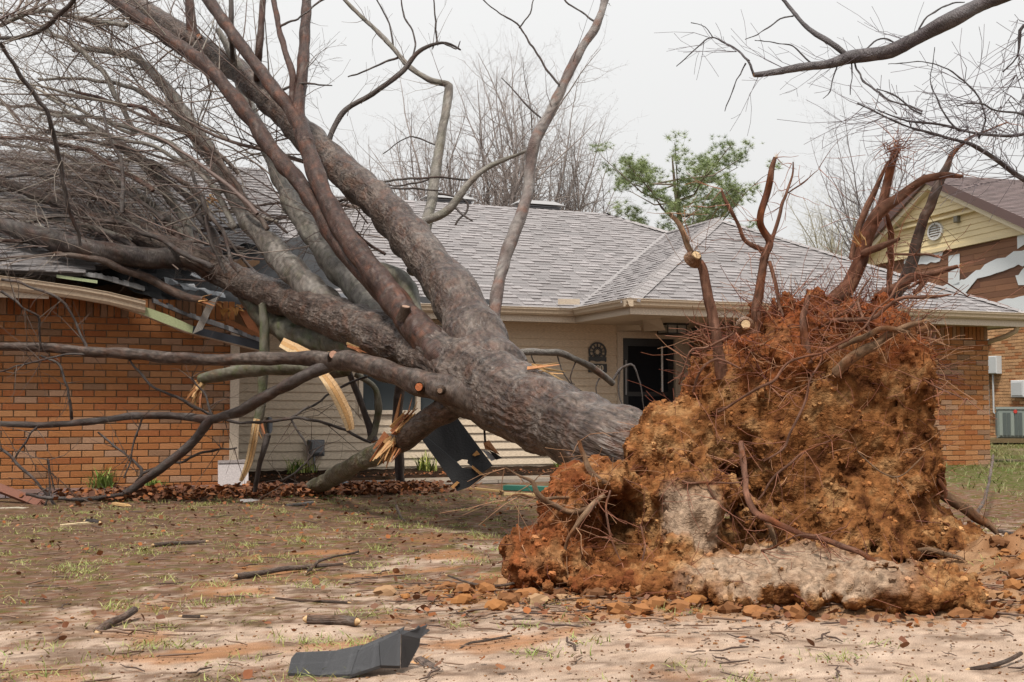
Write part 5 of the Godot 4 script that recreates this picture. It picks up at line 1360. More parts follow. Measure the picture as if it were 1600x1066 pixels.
func build_root_plate():
	var t := fallen
	for e in [[Vector3(2.001, 0.767, -7.75), Vector3(0.58, 0.83, 0.50), true], [Vector3(1.446, 0.95, -7.75), Vector3(0.36, 0.42, 0.38), false], [Vector3(1.004, 0.684, -7.6), Vector3(0.30, 0.29, 0.36), false], [Vector3(0.501, 0.358, -7.1), Vector3(0.31, 0.28, 0.38), false], [Vector3(0.185, 0.162, -6.8), Vector3(0.21, 0.17, 0.24), false], [Vector3(1.05, 0.289, -7.05), Vector3(0.34, 0.34, 0.36), false], [Vector3(0.992, 0.316, -6.78), Vector3(0.15, 0.32, 0.20), false], [Vector3(2.077, 0.207, -7.5), Vector3(0.5, 0.32, 0.48), false], [Vector3(1.478, 0.101, -6.3), Vector3(0.50, 0.10, 0.48), false], [Vector3(0.693, 0.053, -6.65), Vector3(0.36, 0.07, 0.30), false], [Vector3(1.97, 0.034, -6.1), Vector3(0.22, 0.12, 0.3), false], [Vector3(2.644, 0.149, -7.5), Vector3(0.24, 0.12, 0.3), false]]:
		var r: Vector3 = e[1]
		balls.append([e[0], r, Vector3.ONE / r, minf(r.x, minf(r.y, r.z)), e[2]])
	for e in [[Vector3(0.586, 0.315, -6.68), Vector3(0.27, 0.24, 0.52)], [Vector3(1.309, 0.308, -6.9), Vector3(0.16, 0.20, 0.5)], [Vector3(1.894, 0.078, -6.85), Vector3(0.26, 0.07, 0.25)], [Vector3(2.373, 0.059, -7), Vector3(0.2, 0.09, 0.4)], [Vector3(0.424, 0.504, -6.75), Vector3(0.10, 0.07, 0.2)], [Vector3(1.838, 1.197, -7.2), Vector3(0.10, 0.05, 0.12)], [Vector3(2.232, 0.97, -7.2), Vector3(0.10, 0.14, 0.08)]]:
		var r: Vector3 = e[1]
		holes.append([e[0], r, Vector3.ONE / r, minf(r.x, minf(r.y, r.z))])
	var net := surface_nets(Vector3(-0.2, -0.12, -8.5), Vector3(3.15, 1.95, -5.6), 0.0165)
	var v: PackedVector3Array = net[0]
	var ix: PackedInt32Array = net[1]
	var n := PackedVector3Array()
	var c := PackedColorArray()
	n.resize(v.size()); c.resize(v.size())
	for i in range(0, ix.size(), 3):
		var nn := (v[ix[i + 2]] - v[ix[i]]).cross(v[ix[i + 1]] - v[ix[i]])
		n[ix[i]] += nn; n[ix[i + 1]] += nn; n[ix[i + 2]] += nn
	var fine: FastNoiseLite = N.fine
	var sand_a: Vector3 = Vector3(0.977, 0.409, -6.72)
	var sand_b: Vector3 = Vector3(1.431, 0.097, -6.1)
	var spots := []
	for i in v.size():
		var nn := n[i].normalized()
		var q := (v[i] - sand_a) / Vector3(0.17, 0.30, 0.32)
		var w := (v[i] - sand_b) / Vector3(0.55, 0.3, 0.5)
		var sandy := maxf(smoothstep(1.15, 0.75, q.length()) * smoothstep(0.62, 0.48, v[i].y), smoothstep(1.25, 0.8, w.length()) * smoothstep(-0.1, 0.5, nn.y))
		c[i] = clay_colour(v[i], nn, sandy)
		v[i] += nn * (0.014 * fine.get_noise_3dv(v[i] * 26.0) + 0.010 * fine.get_noise_3dv(v[i] * 55.0)) * (1.0 - 0.6 * sandy)
		if v[i].y > 0.05 and nn.z > -0.2: spots.append([v[i], nn, c[i], sandy])
	n.fill(Vector3.ZERO)
	for i in range(0, ix.size(), 3):
		var nn := (v[ix[i + 2]] - v[ix[i]]).cross(v[ix[i + 1]] - v[ix[i]])
		n[ix[i]] += nn; n[ix[i + 1]] += nn; n[ix[i + 2]] += nn
	for i in v.size(): n[i] = n[i].normalized()
	var arr := []
	arr.resize(Mesh.ARRAY_MAX)
	arr[Mesh.ARRAY_VERTEX] = v; arr[Mesh.ARRAY_NORMAL] = n; arr[Mesh.ARRAY_COLOR] = c; arr[Mesh.ARRAY_INDEX] = ix
	var m := ArrayMesh.new()
	m.add_surface_from_arrays(Mesh.PRIMITIVE_TRIANGLES, arr)
	var here := Transform3D(Basis(), -t.position)
	obj("root_plate", m, M.soil, t, here)
	# crumbs clinging to it, and hair roots
	var rr := RandomNumberGenerator.new()
	rr.seed = 808
	for kk in 2:
		var list := []
		for i in 1800:
			var s = spots[rr.randi() % spots.size()]
			if s[3] > 0.4 and rr.randf() < 0.8: continue
			var k := minf(0.005 / maxf(0.1, rr.randf()), 0.04)
			list.append([Transform3D(Basis.from_euler(Vector3(rr.randf() * TAU, rr.randf() * TAU, 0)).scaled(Vector3(k, k * 0.8, k)), s[0] - s[1] * k * 0.1 - t.position), (s[2] as Color) * rr.randf_range(0.6, 1.15)])
		scatter("clods", clod_mesh(10 + kk), M.crumb, list, t)
	var hair := MB.new()
	for i in 3000:
		var s = spots[rr.randi() % spots.size()]
		var p: Vector3 = s[0]
		var high := p.y > 1.15
		if not high and rr.randf() < 0.72: continue
		if s[3] > 0.3 and rr.randf() < 0.85: continue
		var nd: Vector3 = (s[1] + Vector3(rr.randf_range(-1, 1), rr.randf_range(-0.7, 0.7) + (0.3 if high else -0.5), rr.randf_range(-1, 1)) * 0.9).normalized()
		var l := rr.randf_range(0.05, 0.38) if high else rr.randf_range(0.04, 0.22)
		var tone: Color = [Color(0.15, 0.05, 0.03), Color(0.22, 0.085, 0.05), Color(0.10, 0.035, 0.025), Color(0.30, 0.16, 0.09)][rr.randi() % 4]
		shoot(hair, p - t.position - s[1] * 0.02, nd, l, 0.0016 + 0.0042 * pow(rr.randf(), 2.5), Vector3(0, -1.2, 0), rr, 1 if rr.randf() < 0.3 else 0, tone, 1.4)
	kind(build("fine_roots", hair, M.twig, t), "stuff")
	# the big roots
	var brown := {"base": Color(0.215, 0.092, 0.058), "grey": Color(0.30, 0.165, 0.115), "dark": Color(0.055, 0.026, 0.02), "rust": Color(0.25, 0.085, 0.035), "rings": 0.3, "lichen": 0.12, "rusty": 0.7, "wood": Color(0.62, 0.42, 0.22)}
	var tan := {"base": Color(0.25, 0.14, 0.08), "grey": Color(0.36, 0.235, 0.15), "dark": Color(0.09, 0.045, 0.03), "rust": Color(0.33, 0.13, 0.05), "rings": 0.3, "rusty": 0.6, "wood": Color(0.6, 0.4, 0.2)}
	var rootlets := MB.new()
	var first := t.get_child_count()
	for q in [[L([1.286,1.166,-7.45,0.047, 1.248,1.34,-7.4,0.041, 1.23,1.477,-7.4,0.038, 1.196,1.673,-7.4,0.036, 1.147,1.861,-7.4,0.029, 1.112,1.908,-7.4,0.03]), brown], [L([1.124,1.893,-7.4,0.022, 1.082,1.987,-7.4,0.022, 1.035,2.098,-7.4,0.02, 0.977,2.173,-7.4,0.017]), tan], [L([1.494,1.365,-7.5,0.039, 1.516,1.543,-7.5,0.036, 1.534,1.722,-7.5,0.033, 1.572,1.905,-7.5,0.031, 1.593,2.021,-7.5,0.028, 1.532,2.133,-7.45,0.025, 1.558,2.269,-7.45,0.024, 1.588,2.383,-7.4,0.022, 1.625,2.518,-7.4,0.021]), brown], [L([1.568,1.953,-7.5,0.017, 1.454,2.017,-7.5,0.015, 1.382,2.133,-7.45,0.013, 1.335,2.224,-7.4,0.013, 1.292,2.319,-7.4,0.012]), brown], [L([1.605,2.021,-7.5,0.014, 1.69,2.242,-7.55,0.012, 1.751,2.364,-7.6,0.01, 1.765,2.519,-7.6,0.007]), brown], [L([1.751,2.331,-7.6,0.005, 1.816,2.388,-7.6,0.005, 1.935,2.49,-7.6,0.003]), brown], [L([1.599,1.873,-7.5,0.013, 1.63,1.717,-7.45,0.013, 1.652,1.535,-7.4,0.013]), brown], [L([1.764,1.256,-7.25,0.032, 1.767,1.431,-7.3,0.027, 1.765,1.547,-7.3,0.024, 1.786,1.659,-7.3,0.022]), brown], [L([1.9,1.416,-7.7,0.065, 1.999,1.595,-7.65,0.059, 2.129,1.772,-7.6,0.056, 2.213,1.966,-7.6,0.051, 2.272,2.116,-7.6,0.048, 2.314,2.234,-7.6,0.042, 2.361,2.38,-7.6,0.034, 2.391,2.519,-7.6,0.028, 2.418,2.633,-7.6,0.031]), brown], [L([2.264,2.128,-7.6,0.042, 2.314,2.217,-7.55,0.045, 2.396,2.277,-7.5,0.038, 2.5,2.356,-7.45,0.033, 2.634,2.399,-7.4,0.028, 2.779,2.41,-7.4,0.019]), brown], [L([2.19,1.935,-7.55,0.028, 2.279,1.977,-7.5,0.024, 2.368,2.023,-7.4,0.019]), brown], [L([2.145,1.92,-7.65,0.023, 2.21,2.164,-7.65,0.023, 2.282,2.328,-7.65,0.021, 2.379,2.533,-7.65,0.017]), brown], [L([2.378,1.619,-7.7,0.022, 2.399,1.865,-7.7,0.022, 2.407,2.111,-7.7,0.022, 2.373,2.226,-7.65,0.02]), brown], [L([2.414,1.518,-8,0.056, 2.501,1.666,-8,0.05, 2.606,1.857,-8,0.044, 2.677,2.07,-8,0.04, 2.758,2.283,-8,0.037, 2.847,2.497,-8,0.031, 2.94,2.699,-8,0.025]), {"base": Color(0.10, 0.068, 0.055), "grey": Color(0.17, 0.13, 0.115), "dark": Color(0.04, 0.03, 0.025), "rust": Color(0.16, 0.08, 0.05), "rings": 0.4}], [L([2.918,2.647,-8,0.016, 2.988,2.738,-8,0.014, 3.108,2.807,-8,0.011, 3.306,2.871,-8,0.007]), brown], [L([2.288,1.671,-7.6,0.031, 2.354,1.707,-7.55,0.031, 2.506,1.794,-7.5,0.026, 2.64,1.812,-7.45,0.023, 2.732,1.842,-7.4,0.02]), brown], [L([2.529,1.692,-7.6,0.017, 2.611,1.78,-7.6,0.015, 2.49,1.724,-7.6,0.015]), brown], [L([1.895,1.178,-7.2,0.04, 2.007,1.277,-7.12,0.037, 2.163,1.378,-7.05,0.026, 2.26,1.442,-7,0.023, 2.354,1.472,-6.95,0.023]), tan], [L([1.94,1.327,-7.15,0.018, 2.082,1.408,-7.05,0.021, 2.197,1.431,-7,0.019, 2.289,1.412,-7,0.014]), tan], [L([2.342,1.469,-7.4,0.03, 2.498,1.457,-7.4,0.025, 2.546,1.496,-7.4,0.019]), tan], [L([1.306,0.788,-6.95,0.015, 1.283,0.692,-6.8,0.02, 1.274,0.535,-6.65,0.021, 1.312,0.427,-6.5,0.02, 1.427,0.354,-6.35,0.019, 1.6,0.299,-6.25,0.017, 1.765,0.233,-6.15,0.016, 1.893,0.135,-6.05,0.016, 2.001,0.065,-6,0.013, 2.101,0.017,-5.95,0.011]), brown], [L([1.896,0.147,-6.08,0.011, 1.987,0.126,-6.05,0.011, 2.07,0.08,-6,0.011, 2.144,0.033,-5.95,0.009]), brown], [L([1.353,0.386,-6.5,0.014, 1.379,0.326,-6.5,0.016, 1.402,0.225,-6.5,0.016]), tan], [L([0.38,0.789,-6.9,0.011, 0.412,0.71,-6.9,0.015, 0.456,0.619,-6.85,0.018, 0.538,0.565,-6.85,0.018, 0.633,0.58,-6.9,0.018]), tan], [L([-0.042,0.647,-6.7,0.003, 0.042,0.599,-6.7,0.007, 0.112,0.567,-6.7,0.013, 0.147,0.497,-6.7,0.018, 0.233,0.434,-6.75,0.018, 0.356,0.412,-6.8,0.018, 0.462,0.437,-6.8,0.018]), tan], [L([-0.028,0.473,-6.7,0.004, 0.042,0.497,-6.7,0.006, 0.14,0.473,-6.7,0.009, 0.285,0.487,-6.8,0.011, 0.397,0.48,-6.9,0.009]), tan], [L([2.476,0.597,-7.5,0.022, 2.578,0.528,-7.55,0.033, 2.744,0.394,-7.6,0.038, 2.92,0.276,-7.6,0.036, 3.018,0.197,-7.6,0.028]), tan], [L([2.467,0.629,-7.4,0.013, 2.541,0.578,-7.35,0.016, 2.591,0.493,-7.3,0.015, 2.582,0.436,-7.3,0.011]), brown], [L([2.317,0.148,-7.1,0.018, 2.376,0.175,-7,0.018, 2.449,0.162,-6.95,0.02, 2.549,0.125,-6.9,0.015]), tan], [L([0.945,0.017,-5.95,0.011, 1.075,0.034,-5.9,0.014, 1.279,0.021,-5.85,0.017, 1.492,0.018,-5.85,0.017, 1.659,0.034,-5.9,0.013]), brown], [L([0.913,0.602,-6.7,0.006, 0.958,0.57,-6.65,0.007, 1.071,0.563,-6.6,0.007, 1.263,0.578,-6.7,0.006]), brown], [L([1.054,0.566,-6.6,0.007, 1.098,0.487,-6.6,0.007, 1.191,0.391,-6.6,0.006]), brown], [L([1.283,0.241,-6.3,0.006, 1.402,0.34,-6.1,0.005, 1.514,0.35,-6.1,0.005, 1.691,0.375,-6.2,0.004]), brown], [L([0.293,0.213,-6.6,0.009, 0.342,0.338,-6.55,0.012, 0.414,0.436,-6.6,0.018, 0.491,0.497,-6.7,0.018]), tan], [L([0.518,0.528,-6.6,0.006, 0.493,0.427,-6.5,0.006, 0.522,0.297,-6.45,0.006, 0.574,0.17,-6.4,0.004]), brown], [L([0.69,0.333,-6.6,0.006, 0.706,0.258,-6.5,0.007, 0.68,0.13,-6.45,0.006]), brown], [L([1.431,0.677,-7,0.006, 1.579,0.787,-7,0.008, 1.725,1.118,-7.05,0.008, 1.814,1.287,-7.1,0.008]), brown], [L([1.392,0.422,-7,0.005, 1.522,0.604,-7,0.008, 1.681,0.732,-7,0.008, 1.836,0.787,-7,0.006]), brown], [L([2.357,1.135,-7,0.006, 2.45,1.079,-6.9,0.006, 2.538,1.034,-6.8,0.004]), brown], [L([1.983,0.732,-7,0.005, 2.184,0.588,-6.95,0.005, 2.334,0.735,-6.9,0.005]), tan], [L([1.068,1.083,-7.2,0.008, 1.103,1.194,-7.1,0.008, 1.197,1.25,-7.1,0.008, 1.346,1.213,-7.1,0.006]), brown], [L([0.985,1.121,-7.2,0.006, 1.047,1.299,-7.1,0.006, 1.16,1.336,-7.1,0.008, 1.31,1.419,-7.1,0.01]), brown], [L([1.083,1.482,-7.2,0.005, 1.215,1.444,-7.2,0.006, 1.367,1.455,-7.2,0.006]), brown], [L([1.194,0.97,-7.1,0.008, 1.473,1.117,-7,0.009, 1.622,1.265,-7,0.009, 1.844,1.32,-7,0.008, 2.144,1.56,-7,0.008, 2.366,1.776,-7.1,0.008, 2.67,1.637,-7.1,0.005]), brown], [L([1.9,1.501,-7.2,0.013, 2.098,1.494,-7.1,0.014, 2.234,1.602,-7.05,0.013, 2.404,1.627,-7,0.013, 2.552,1.627,-7,0.006]), brown], [L([1.81,1.451,-7.3,0.008, 2.004,1.555,-7.3,0.01, 2.102,1.655,-7.3,0.008]), brown], [L([2.126,1.425,-7.2,0.01, 2.082,1.624,-7.3,0.008, 2.154,1.779,-7.3,0.007]), brown], [L([2.322,1.941,-7.5,0.008, 2.468,1.92,-7.4,0.008, 2.606,1.89,-7.35,0.007, 2.673,1.933,-7.35,0.005]), brown]]:
		var pth: Array = q[0]
		for i in range(3, pth.size(), 4): pth[i] *= 0.86
		pth[-1] *= 0.6
		for i in range(0, pth.size(), 4):
			for k in 2: shoot(rootlets, Vector3(pth[i], pth[i + 1], pth[i + 2]), Vector3(rr.randf_range(-1, 1), rr.randf_range(-0.8, 0.8), rr.randf_range(-0.2, 1)), rr.randf_range(0.06, 0.3), 0.0035, Vector3(0, -0.8, 0), rr, 1, (q[1].base as Color), 1.2)
		if pth[-1] > 0.01:
			var tip := Vector3(pth[-4], pth[-3], pth[-2])
			splinters(t, tip, tip - Vector3(pth[-8], pth[-7], pth[-6]), pth[-1] * 0.9, pth[-1] * 4.0, 6, pth.size() + int(tip.x * 100.0))
		limb("root", t, pth, q[1], M.root, 14, 0.025, 0.004, 0.0, "", 0.022, 3.2)
	for k in [[Vector3(1.109, 1.892, -7.33), Vector3(0.3, 0.4, 0.6), 0.035], [Vector3(1.386, 1.471, -7.2), Vector3(-0.1, 0.1, 1.0), 0.034]]:
		knob(t, k[0], k[1], k[2], 0.02, Color(0.58, 0.40, 0.22), tan)
	splinters(t, Vector3(2.136, 1.995, -7.4), Vector3(-0.3, 0.5, 0.4), 0.04, 0.10, 10, 99)
	kind(build("fine_roots", rootlets, M.twig, t), "stuff")
	var tuft := MB.new()                                  # matted hair roots at the tips
	for i in 60:
		shoot(tuft, Vector3(2.393, 2.598, -7.55) + Vector3(rr.randfn(0, 0.03), rr.randfn(0, 0.03), rr.randfn(0, 0.03)), Vector3(rr.randf_range(-1, 1.3), rr.randf_range(-0.7, 0.8), rr.randf_range(-1, 1)), rr.randf_range(0.06, 0.2), 0.004, Vector3(0, -2, 0), rr, 0, brown.base)
	kind(build("fine_roots", tuft, M.twig, t), "stuff")
	for i in range(first, t.get_child_count()):
		(t.get_child(i) as Node3D).position -= t.position


# ================================================================ other trees
# a bare tree that forks upwards; spread is how far the limbs lean out
func bare_tree(called: String, label: String, at: Vector3, tall: float, spread: float, colr: Color, seed_: int, group: String, full := 1.0):
	var rr := RandomNumberGenerator.new()
	rr.seed = seed_
	var t := thing(called, label, "tree", at, 0.0, group)
	var trunk := MB.new()
	trunk.col = colr * 0.8
	var fork := tall * 0.2
	trunk.tube(PackedVector3Array([Vector3(0, -0.1, 0), Vector3(0.03, fork * 0.5, 0), Vector3(0, fork, 0.02), Vector3(0.02, fork * 1.5, 0)]), PackedFloat32Array([tall * 0.022, tall * 0.018, tall * 0.016, tall * 0.012]), 10)
	build("trunk", trunk, M.bark, t)
	var b := MB.new()
	for i in 20:
		var a := TAU * i / 20.0 * 3.0 + rr.randf_range(-0.3, 0.3)
		var lean := spread * rr.randf_range(0.1, 1.15)
		shoot(b, Vector3(0, fork * rr.randf_range(0.7, 2.2), 0), Vector3(cos(a) * lean, 1.0, sin(a) * lean), tall * rr.randf_range(0.45, 0.78), tall * rr.randf_range(0.003, 0.0075), Vector3(0, 0.12, 0), rr, 2, colr, full * 12.0 / tall)
	build("crown", b, M.twig, t)

func pine_tree(at: Vector3, tall: float):
	var rr := RandomNumberGenerator.new()
	rr.seed = 515
	var t := thing("pine_tree", "green pine with loose needle tufts behind the roof ridge", "tree", at)
	var trunk := MB.new()
	trunk.col = Color(0.16, 0.12, 0.09)
	trunk.tube(PackedVector3Array([Vector3(0, -0.1, 0), Vector3(0.1, tall * 0.5, 0), Vector3(-0.3, tall * 0.8, 0), Vector3(-0.4, tall * 0.93, 0)]), PackedFloat32Array([0.2, 0.12, 0.06, 0.02]), 10)
	build("trunk", trunk, M.bark, t)
	var b := MB.new()
	var tips := []
	for i in 36:
		var f := rr.randf_range(0.5, 0.86)
		var a := rr.randf() * TAU
		var p := Vector3(-0.15, tall * f, 0)
		var l := tall * rr.randf_range(0.14, 0.36)
		var e := p + Vector3(cos(a) * l, l * rr.randf_range(0.15, 0.75), sin(a) * l)
		e.y = minf(e.y, tall * (0.90 + 0.08 * rr.randf()))
		b.col = Color(0.15, 0.115, 0.09)
		var mid := p.lerp(e, 0.5) + Vector3(0, -0.12 * l, 0)
		b.tube(PackedVector3Array([p, mid, e]), PackedFloat32Array([0.035, 0.025, 0.01]), 5, 0.3, false)
		for k in 6:
			var g := 1.0 - 0.55 * pow(rr.randf(), 1.5)
			var q := mid.lerp(e, g * 2.0 - 1.0) if g > 0.5 else p.lerp(mid, g * 2.0)
			var w := q + Vector3(rr.randfn(0, 0.22), rr.randf_range(0.05, 0.4), rr.randfn(0, 0.22))
			b.tube(PackedVector3Array([q, w]), PackedFloat32Array([0.01, 0.006]), 3, 0.3, false)
			tips.append(w)
	build("limb", b, M.twig, t)
	var nb := MB.new()
	for i in 34:
		var d := Vector3(rr.randf_range(-1, 1), rr.randf_range(-0.3, 1), rr.randf_range(-1, 1)).normalized()
		var s := d.cross(Vector3(rr.randf_range(-1, 1), rr.randf_range(-1, 1), rr.randf_range(-1, 1))).normalized() * 0.028
		nb.tri(-s, s, d)
	var list := []
	for p in tips:
		var tone := Color(0.15, 0.20, 0.075).lerp(Color(0.24, 0.29, 0.125), rr.randf())
		for k in 11:
			var s := rr.randf_range(0.11, 0.22)
			list.append([Transform3D(Basis.from_euler(Vector3(rr.randf_range(-0.5, 0.5), rr.randf() * TAU, 0)).scaled(Vector3(s, s, s)), p + Vector3(rr.randfn(0, 0.15), rr.randfn(0, 0.11), rr.randfn(0, 0.15))), tone * rr.randf_range(0.8, 1.2)])
	scatter("crown", nb.mesh(), M.blade, list, t)

func overhanging_tree():
	var t := thing("overhanging_tree", "bare tree whose dark boughs reach in from the upper right corner", "tree", Vector3(5.2, 0, -8.2))
	var look := {"base": Color(0.085, 0.07, 0.072), "grey": Color(0.155, 0.145, 0.15), "dark": Color(0.04, 0.035, 0.036), "rust": Color(0.10, 0.07, 0.06), "rings": 0.3, "rusty": 0.2}
	var first := t.get_child_count()
	limb("trunk", t, [5.2, -0.1, -8.2, 0.22, 5.15, 1.5, -8.2, 0.18, 5.0, 2.9, -8.3, 0.15, 4.8, 4.2, -8.5, 0.12], look, M.bark, 24, 0.06, 0.008)
	limb("limb", t, [5.0, 3.0, -8.3, 0.09] + L([4.108,4.242,-8.6,0.092, 3.731,4.066,-8.7,0.07, 3.511,3.972,-8.8,0.057, 3.297,3.862,-8.8,0.057, 3.094,3.774,-8.9,0.055, 2.854,3.643,-8.9,0.052, 2.686,3.6,-8.9,0.048, 2.538,3.61,-9,0.048, 2.403,3.571,-9,0.038, 2.162,3.537,-9,0.031, 1.994,3.503,-9,0.024, 1.816,3.478,-9,0.019]), look, M.smooth_bark, 18, 0.04)
	limb("limb", t, [5.1, 2.0, -8.2, 0.07] + L([3.548,2.258,-7.6,0.027, 3.344,2.321,-7.5,0.023, 3.144,2.379,-7.4,0.017, 2.949,2.473,-7.3,0.014, 2.758,2.557,-7.2,0.011, 2.644,2.588,-7.2,0.008, 2.453,2.635,-7.2,0.007, 2.269,2.669,-7.1,0.005, 2.044,2.784,-7.1,0.004]), look, M.smooth_bark, 12, 0.05)
	limb("limb", t, [5.0, 3.1, -8.3, 0.06] + L([3.642,2.748,-7.6,0.021, 3.305,2.717,-7.3,0.014, 3.027,2.615,-7.2,0.009, 2.798,2.623,-7.2,0.008, 2.569,2.673,-7.2,0.007, 2.377,2.693,-7.2,0.005, 2.187,2.77,-7.2,0.003]), look, M.smooth_bark, 10, 0.05)
	limb("limb", t, [5.0, 3.2, -8.3, 0.06] + L([3.246,3.106,-6.9,0.015, 2.964,3.013,-6.6,0.011, 2.782,3.053,-6.5,0.009, 2.759,2.982,-6.5,0.008, 2.75,2.894,-6.5,0.005, 2.672,2.806,-6.5,0.004]), look, M.smooth_bark, 10, 0.05)
	limb("limb", t, L([2.538,3.61,-9,0.023, 2.405,3.717,-9,0.021, 2.263,3.862,-9.1,0.019, 2.167,4.018,-9.2,0.016, 2.068,4.204,-9.3,0.012]), look, M.smooth_bark, 12, 0.04)
	for q in [L([1.816,3.478,-9,0.01, 1.788,3.586,-9,0.009, 1.702,3.698,-9.1,0.007, 1.523,3.787,-9.1,0.006, 1.386,3.703,-9.1,0.004, 1.239,3.565,-9.1,0.003]), L([1.769,3.576,-9,0.006, 1.681,3.439,-9,0.004, 1.646,3.318,-9,0.004, 1.602,3.206,-9,0.003]), L([1.523,3.787,-9.1,0.004, 1.46,3.867,-9.1,0.003, 1.354,3.911,-9.1,0.003]), L([2.249,3.566,-9,0.007, 2.164,3.649,-9,0.006, 2.045,3.717,-9,0.004, 1.828,3.737,-9,0.003]), L([2.868,3.677,-8.9,0.007, 2.783,3.716,-8.9,0.006, 2.712,3.706,-8.9,0.006, 2.625,3.639,-8.9,0.004]), L([3.013,3.764,-8.9,0.007, 3.096,3.88,-8.9,0.006, 3.241,3.977,-8.9,0.006, 3.374,3.987,-8.9,0.004]), L([2.548,3.6,-9,0.006, 2.555,3.464,-9,0.004, 2.543,3.318,-9,0.003]), L([2.572,3.586,-9,0.007, 2.612,3.412,-8.9,0.007, 2.791,3.242,-8.8,0.007, 2.967,3.122,-8.7,0.007]), L([2.441,3.561,-9,0.006, 2.401,3.415,-9,0.004, 2.327,3.293,-9,0.003]), L([2.455,2.732,-7.2,0.006, 2.303,2.848,-7.2,0.005, 2.189,2.887,-7.2,0.003]), L([2.683,2.635,-7.2,0.006, 2.571,2.77,-7.2,0.005, 2.516,2.926,-7.2,0.003, 2.539,3.141,-7.2,0.002]), L([2.797,2.596,-7.2,0.006, 2.839,2.77,-7.2,0.005, 2.69,2.965,-7.2,0.005, 2.499,3.043,-7.2,0.003, 2.269,3.051,-7.2,0.002]), L([2.898,2.634,-6.8,0.007, 2.754,2.663,-6.8,0.005, 2.646,2.707,-6.8,0.005, 2.519,2.689,-6.8,0.003]), L([2.166,3.988,-9.2,0.006, 2.068,3.968,-9.2,0.006, 1.919,3.868,-9.2,0.004, 1.795,3.808,-9.2,0.003])]:
		limb("branch", t, q, look, M.smooth_bark, 8, 0.03, 0.0, 0.0, "", 0.02, 4.0)
	var rr := RandomNumberGenerator.new()
	rr.seed = 66
	var b := MB.new()
	var runs := [L([2.758,2.557,-7.2,0.002, 2.453,2.635,-7.2,0.002, 2.044,2.784,-7.1,0.002]), L([3.027,2.615,-7.2,0.002, 2.569,2.673,-7.2,0.002, 2.187,2.77,-7.2,0.002]), L([2.75,2.894,-6.5,0.002, 2.787,2.718,-6.7,0.002, 2.839,2.77,-7.2,0.002, 2.69,2.965,-7.2,0.002]), L([3.094,3.774,-8.9,0.002, 2.538,3.61,-9,0.002, 1.816,3.478,-9,0.002]), L([1.788,3.586,-9,0.002, 1.523,3.787,-9.1,0.002, 1.386,3.703,-9.1,0.002]), L([3.144,2.379,-7.4,0.002, 2.873,2.52,-7.3,0.002]), L([3.072,3.251,-7,0.002, 2.901,2.744,-6.8,0.002, 3.013,2.381,-7,0.002])]
	var much := [30, 30, 34, 22, 9, 16, 36]
	for s in runs.size():
		var sm := smooth(runs[s], 0.08)
		for i in much[s]:
			var k := rr.randi_range(0, sm[0].size() - 2)
			var p: Vector3 = sm[0][k]
			var tg: Vector3 = (sm[0][k + 1] - p).normalized()
			var side := tg.cross(Vector3(rr.randf_range(-1, 1), rr.randf_range(-1, 1), rr.randf_range(-1, 1))).normalized()
			shoot(b, p, tg * 0.8 + side * 0.8, rr.randf_range(0.15, 0.6), 0.0032, Vector3(-0.2, -0.2, 0), rr, 1, Color(0.12, 0.105, 0.115), 0.9)
	kind(build("twigs", b, M.twig, t), "stuff")
	for i in range(first, t.get_child_count()):
		(t.get_child(i) as Node3D).position -= t.position


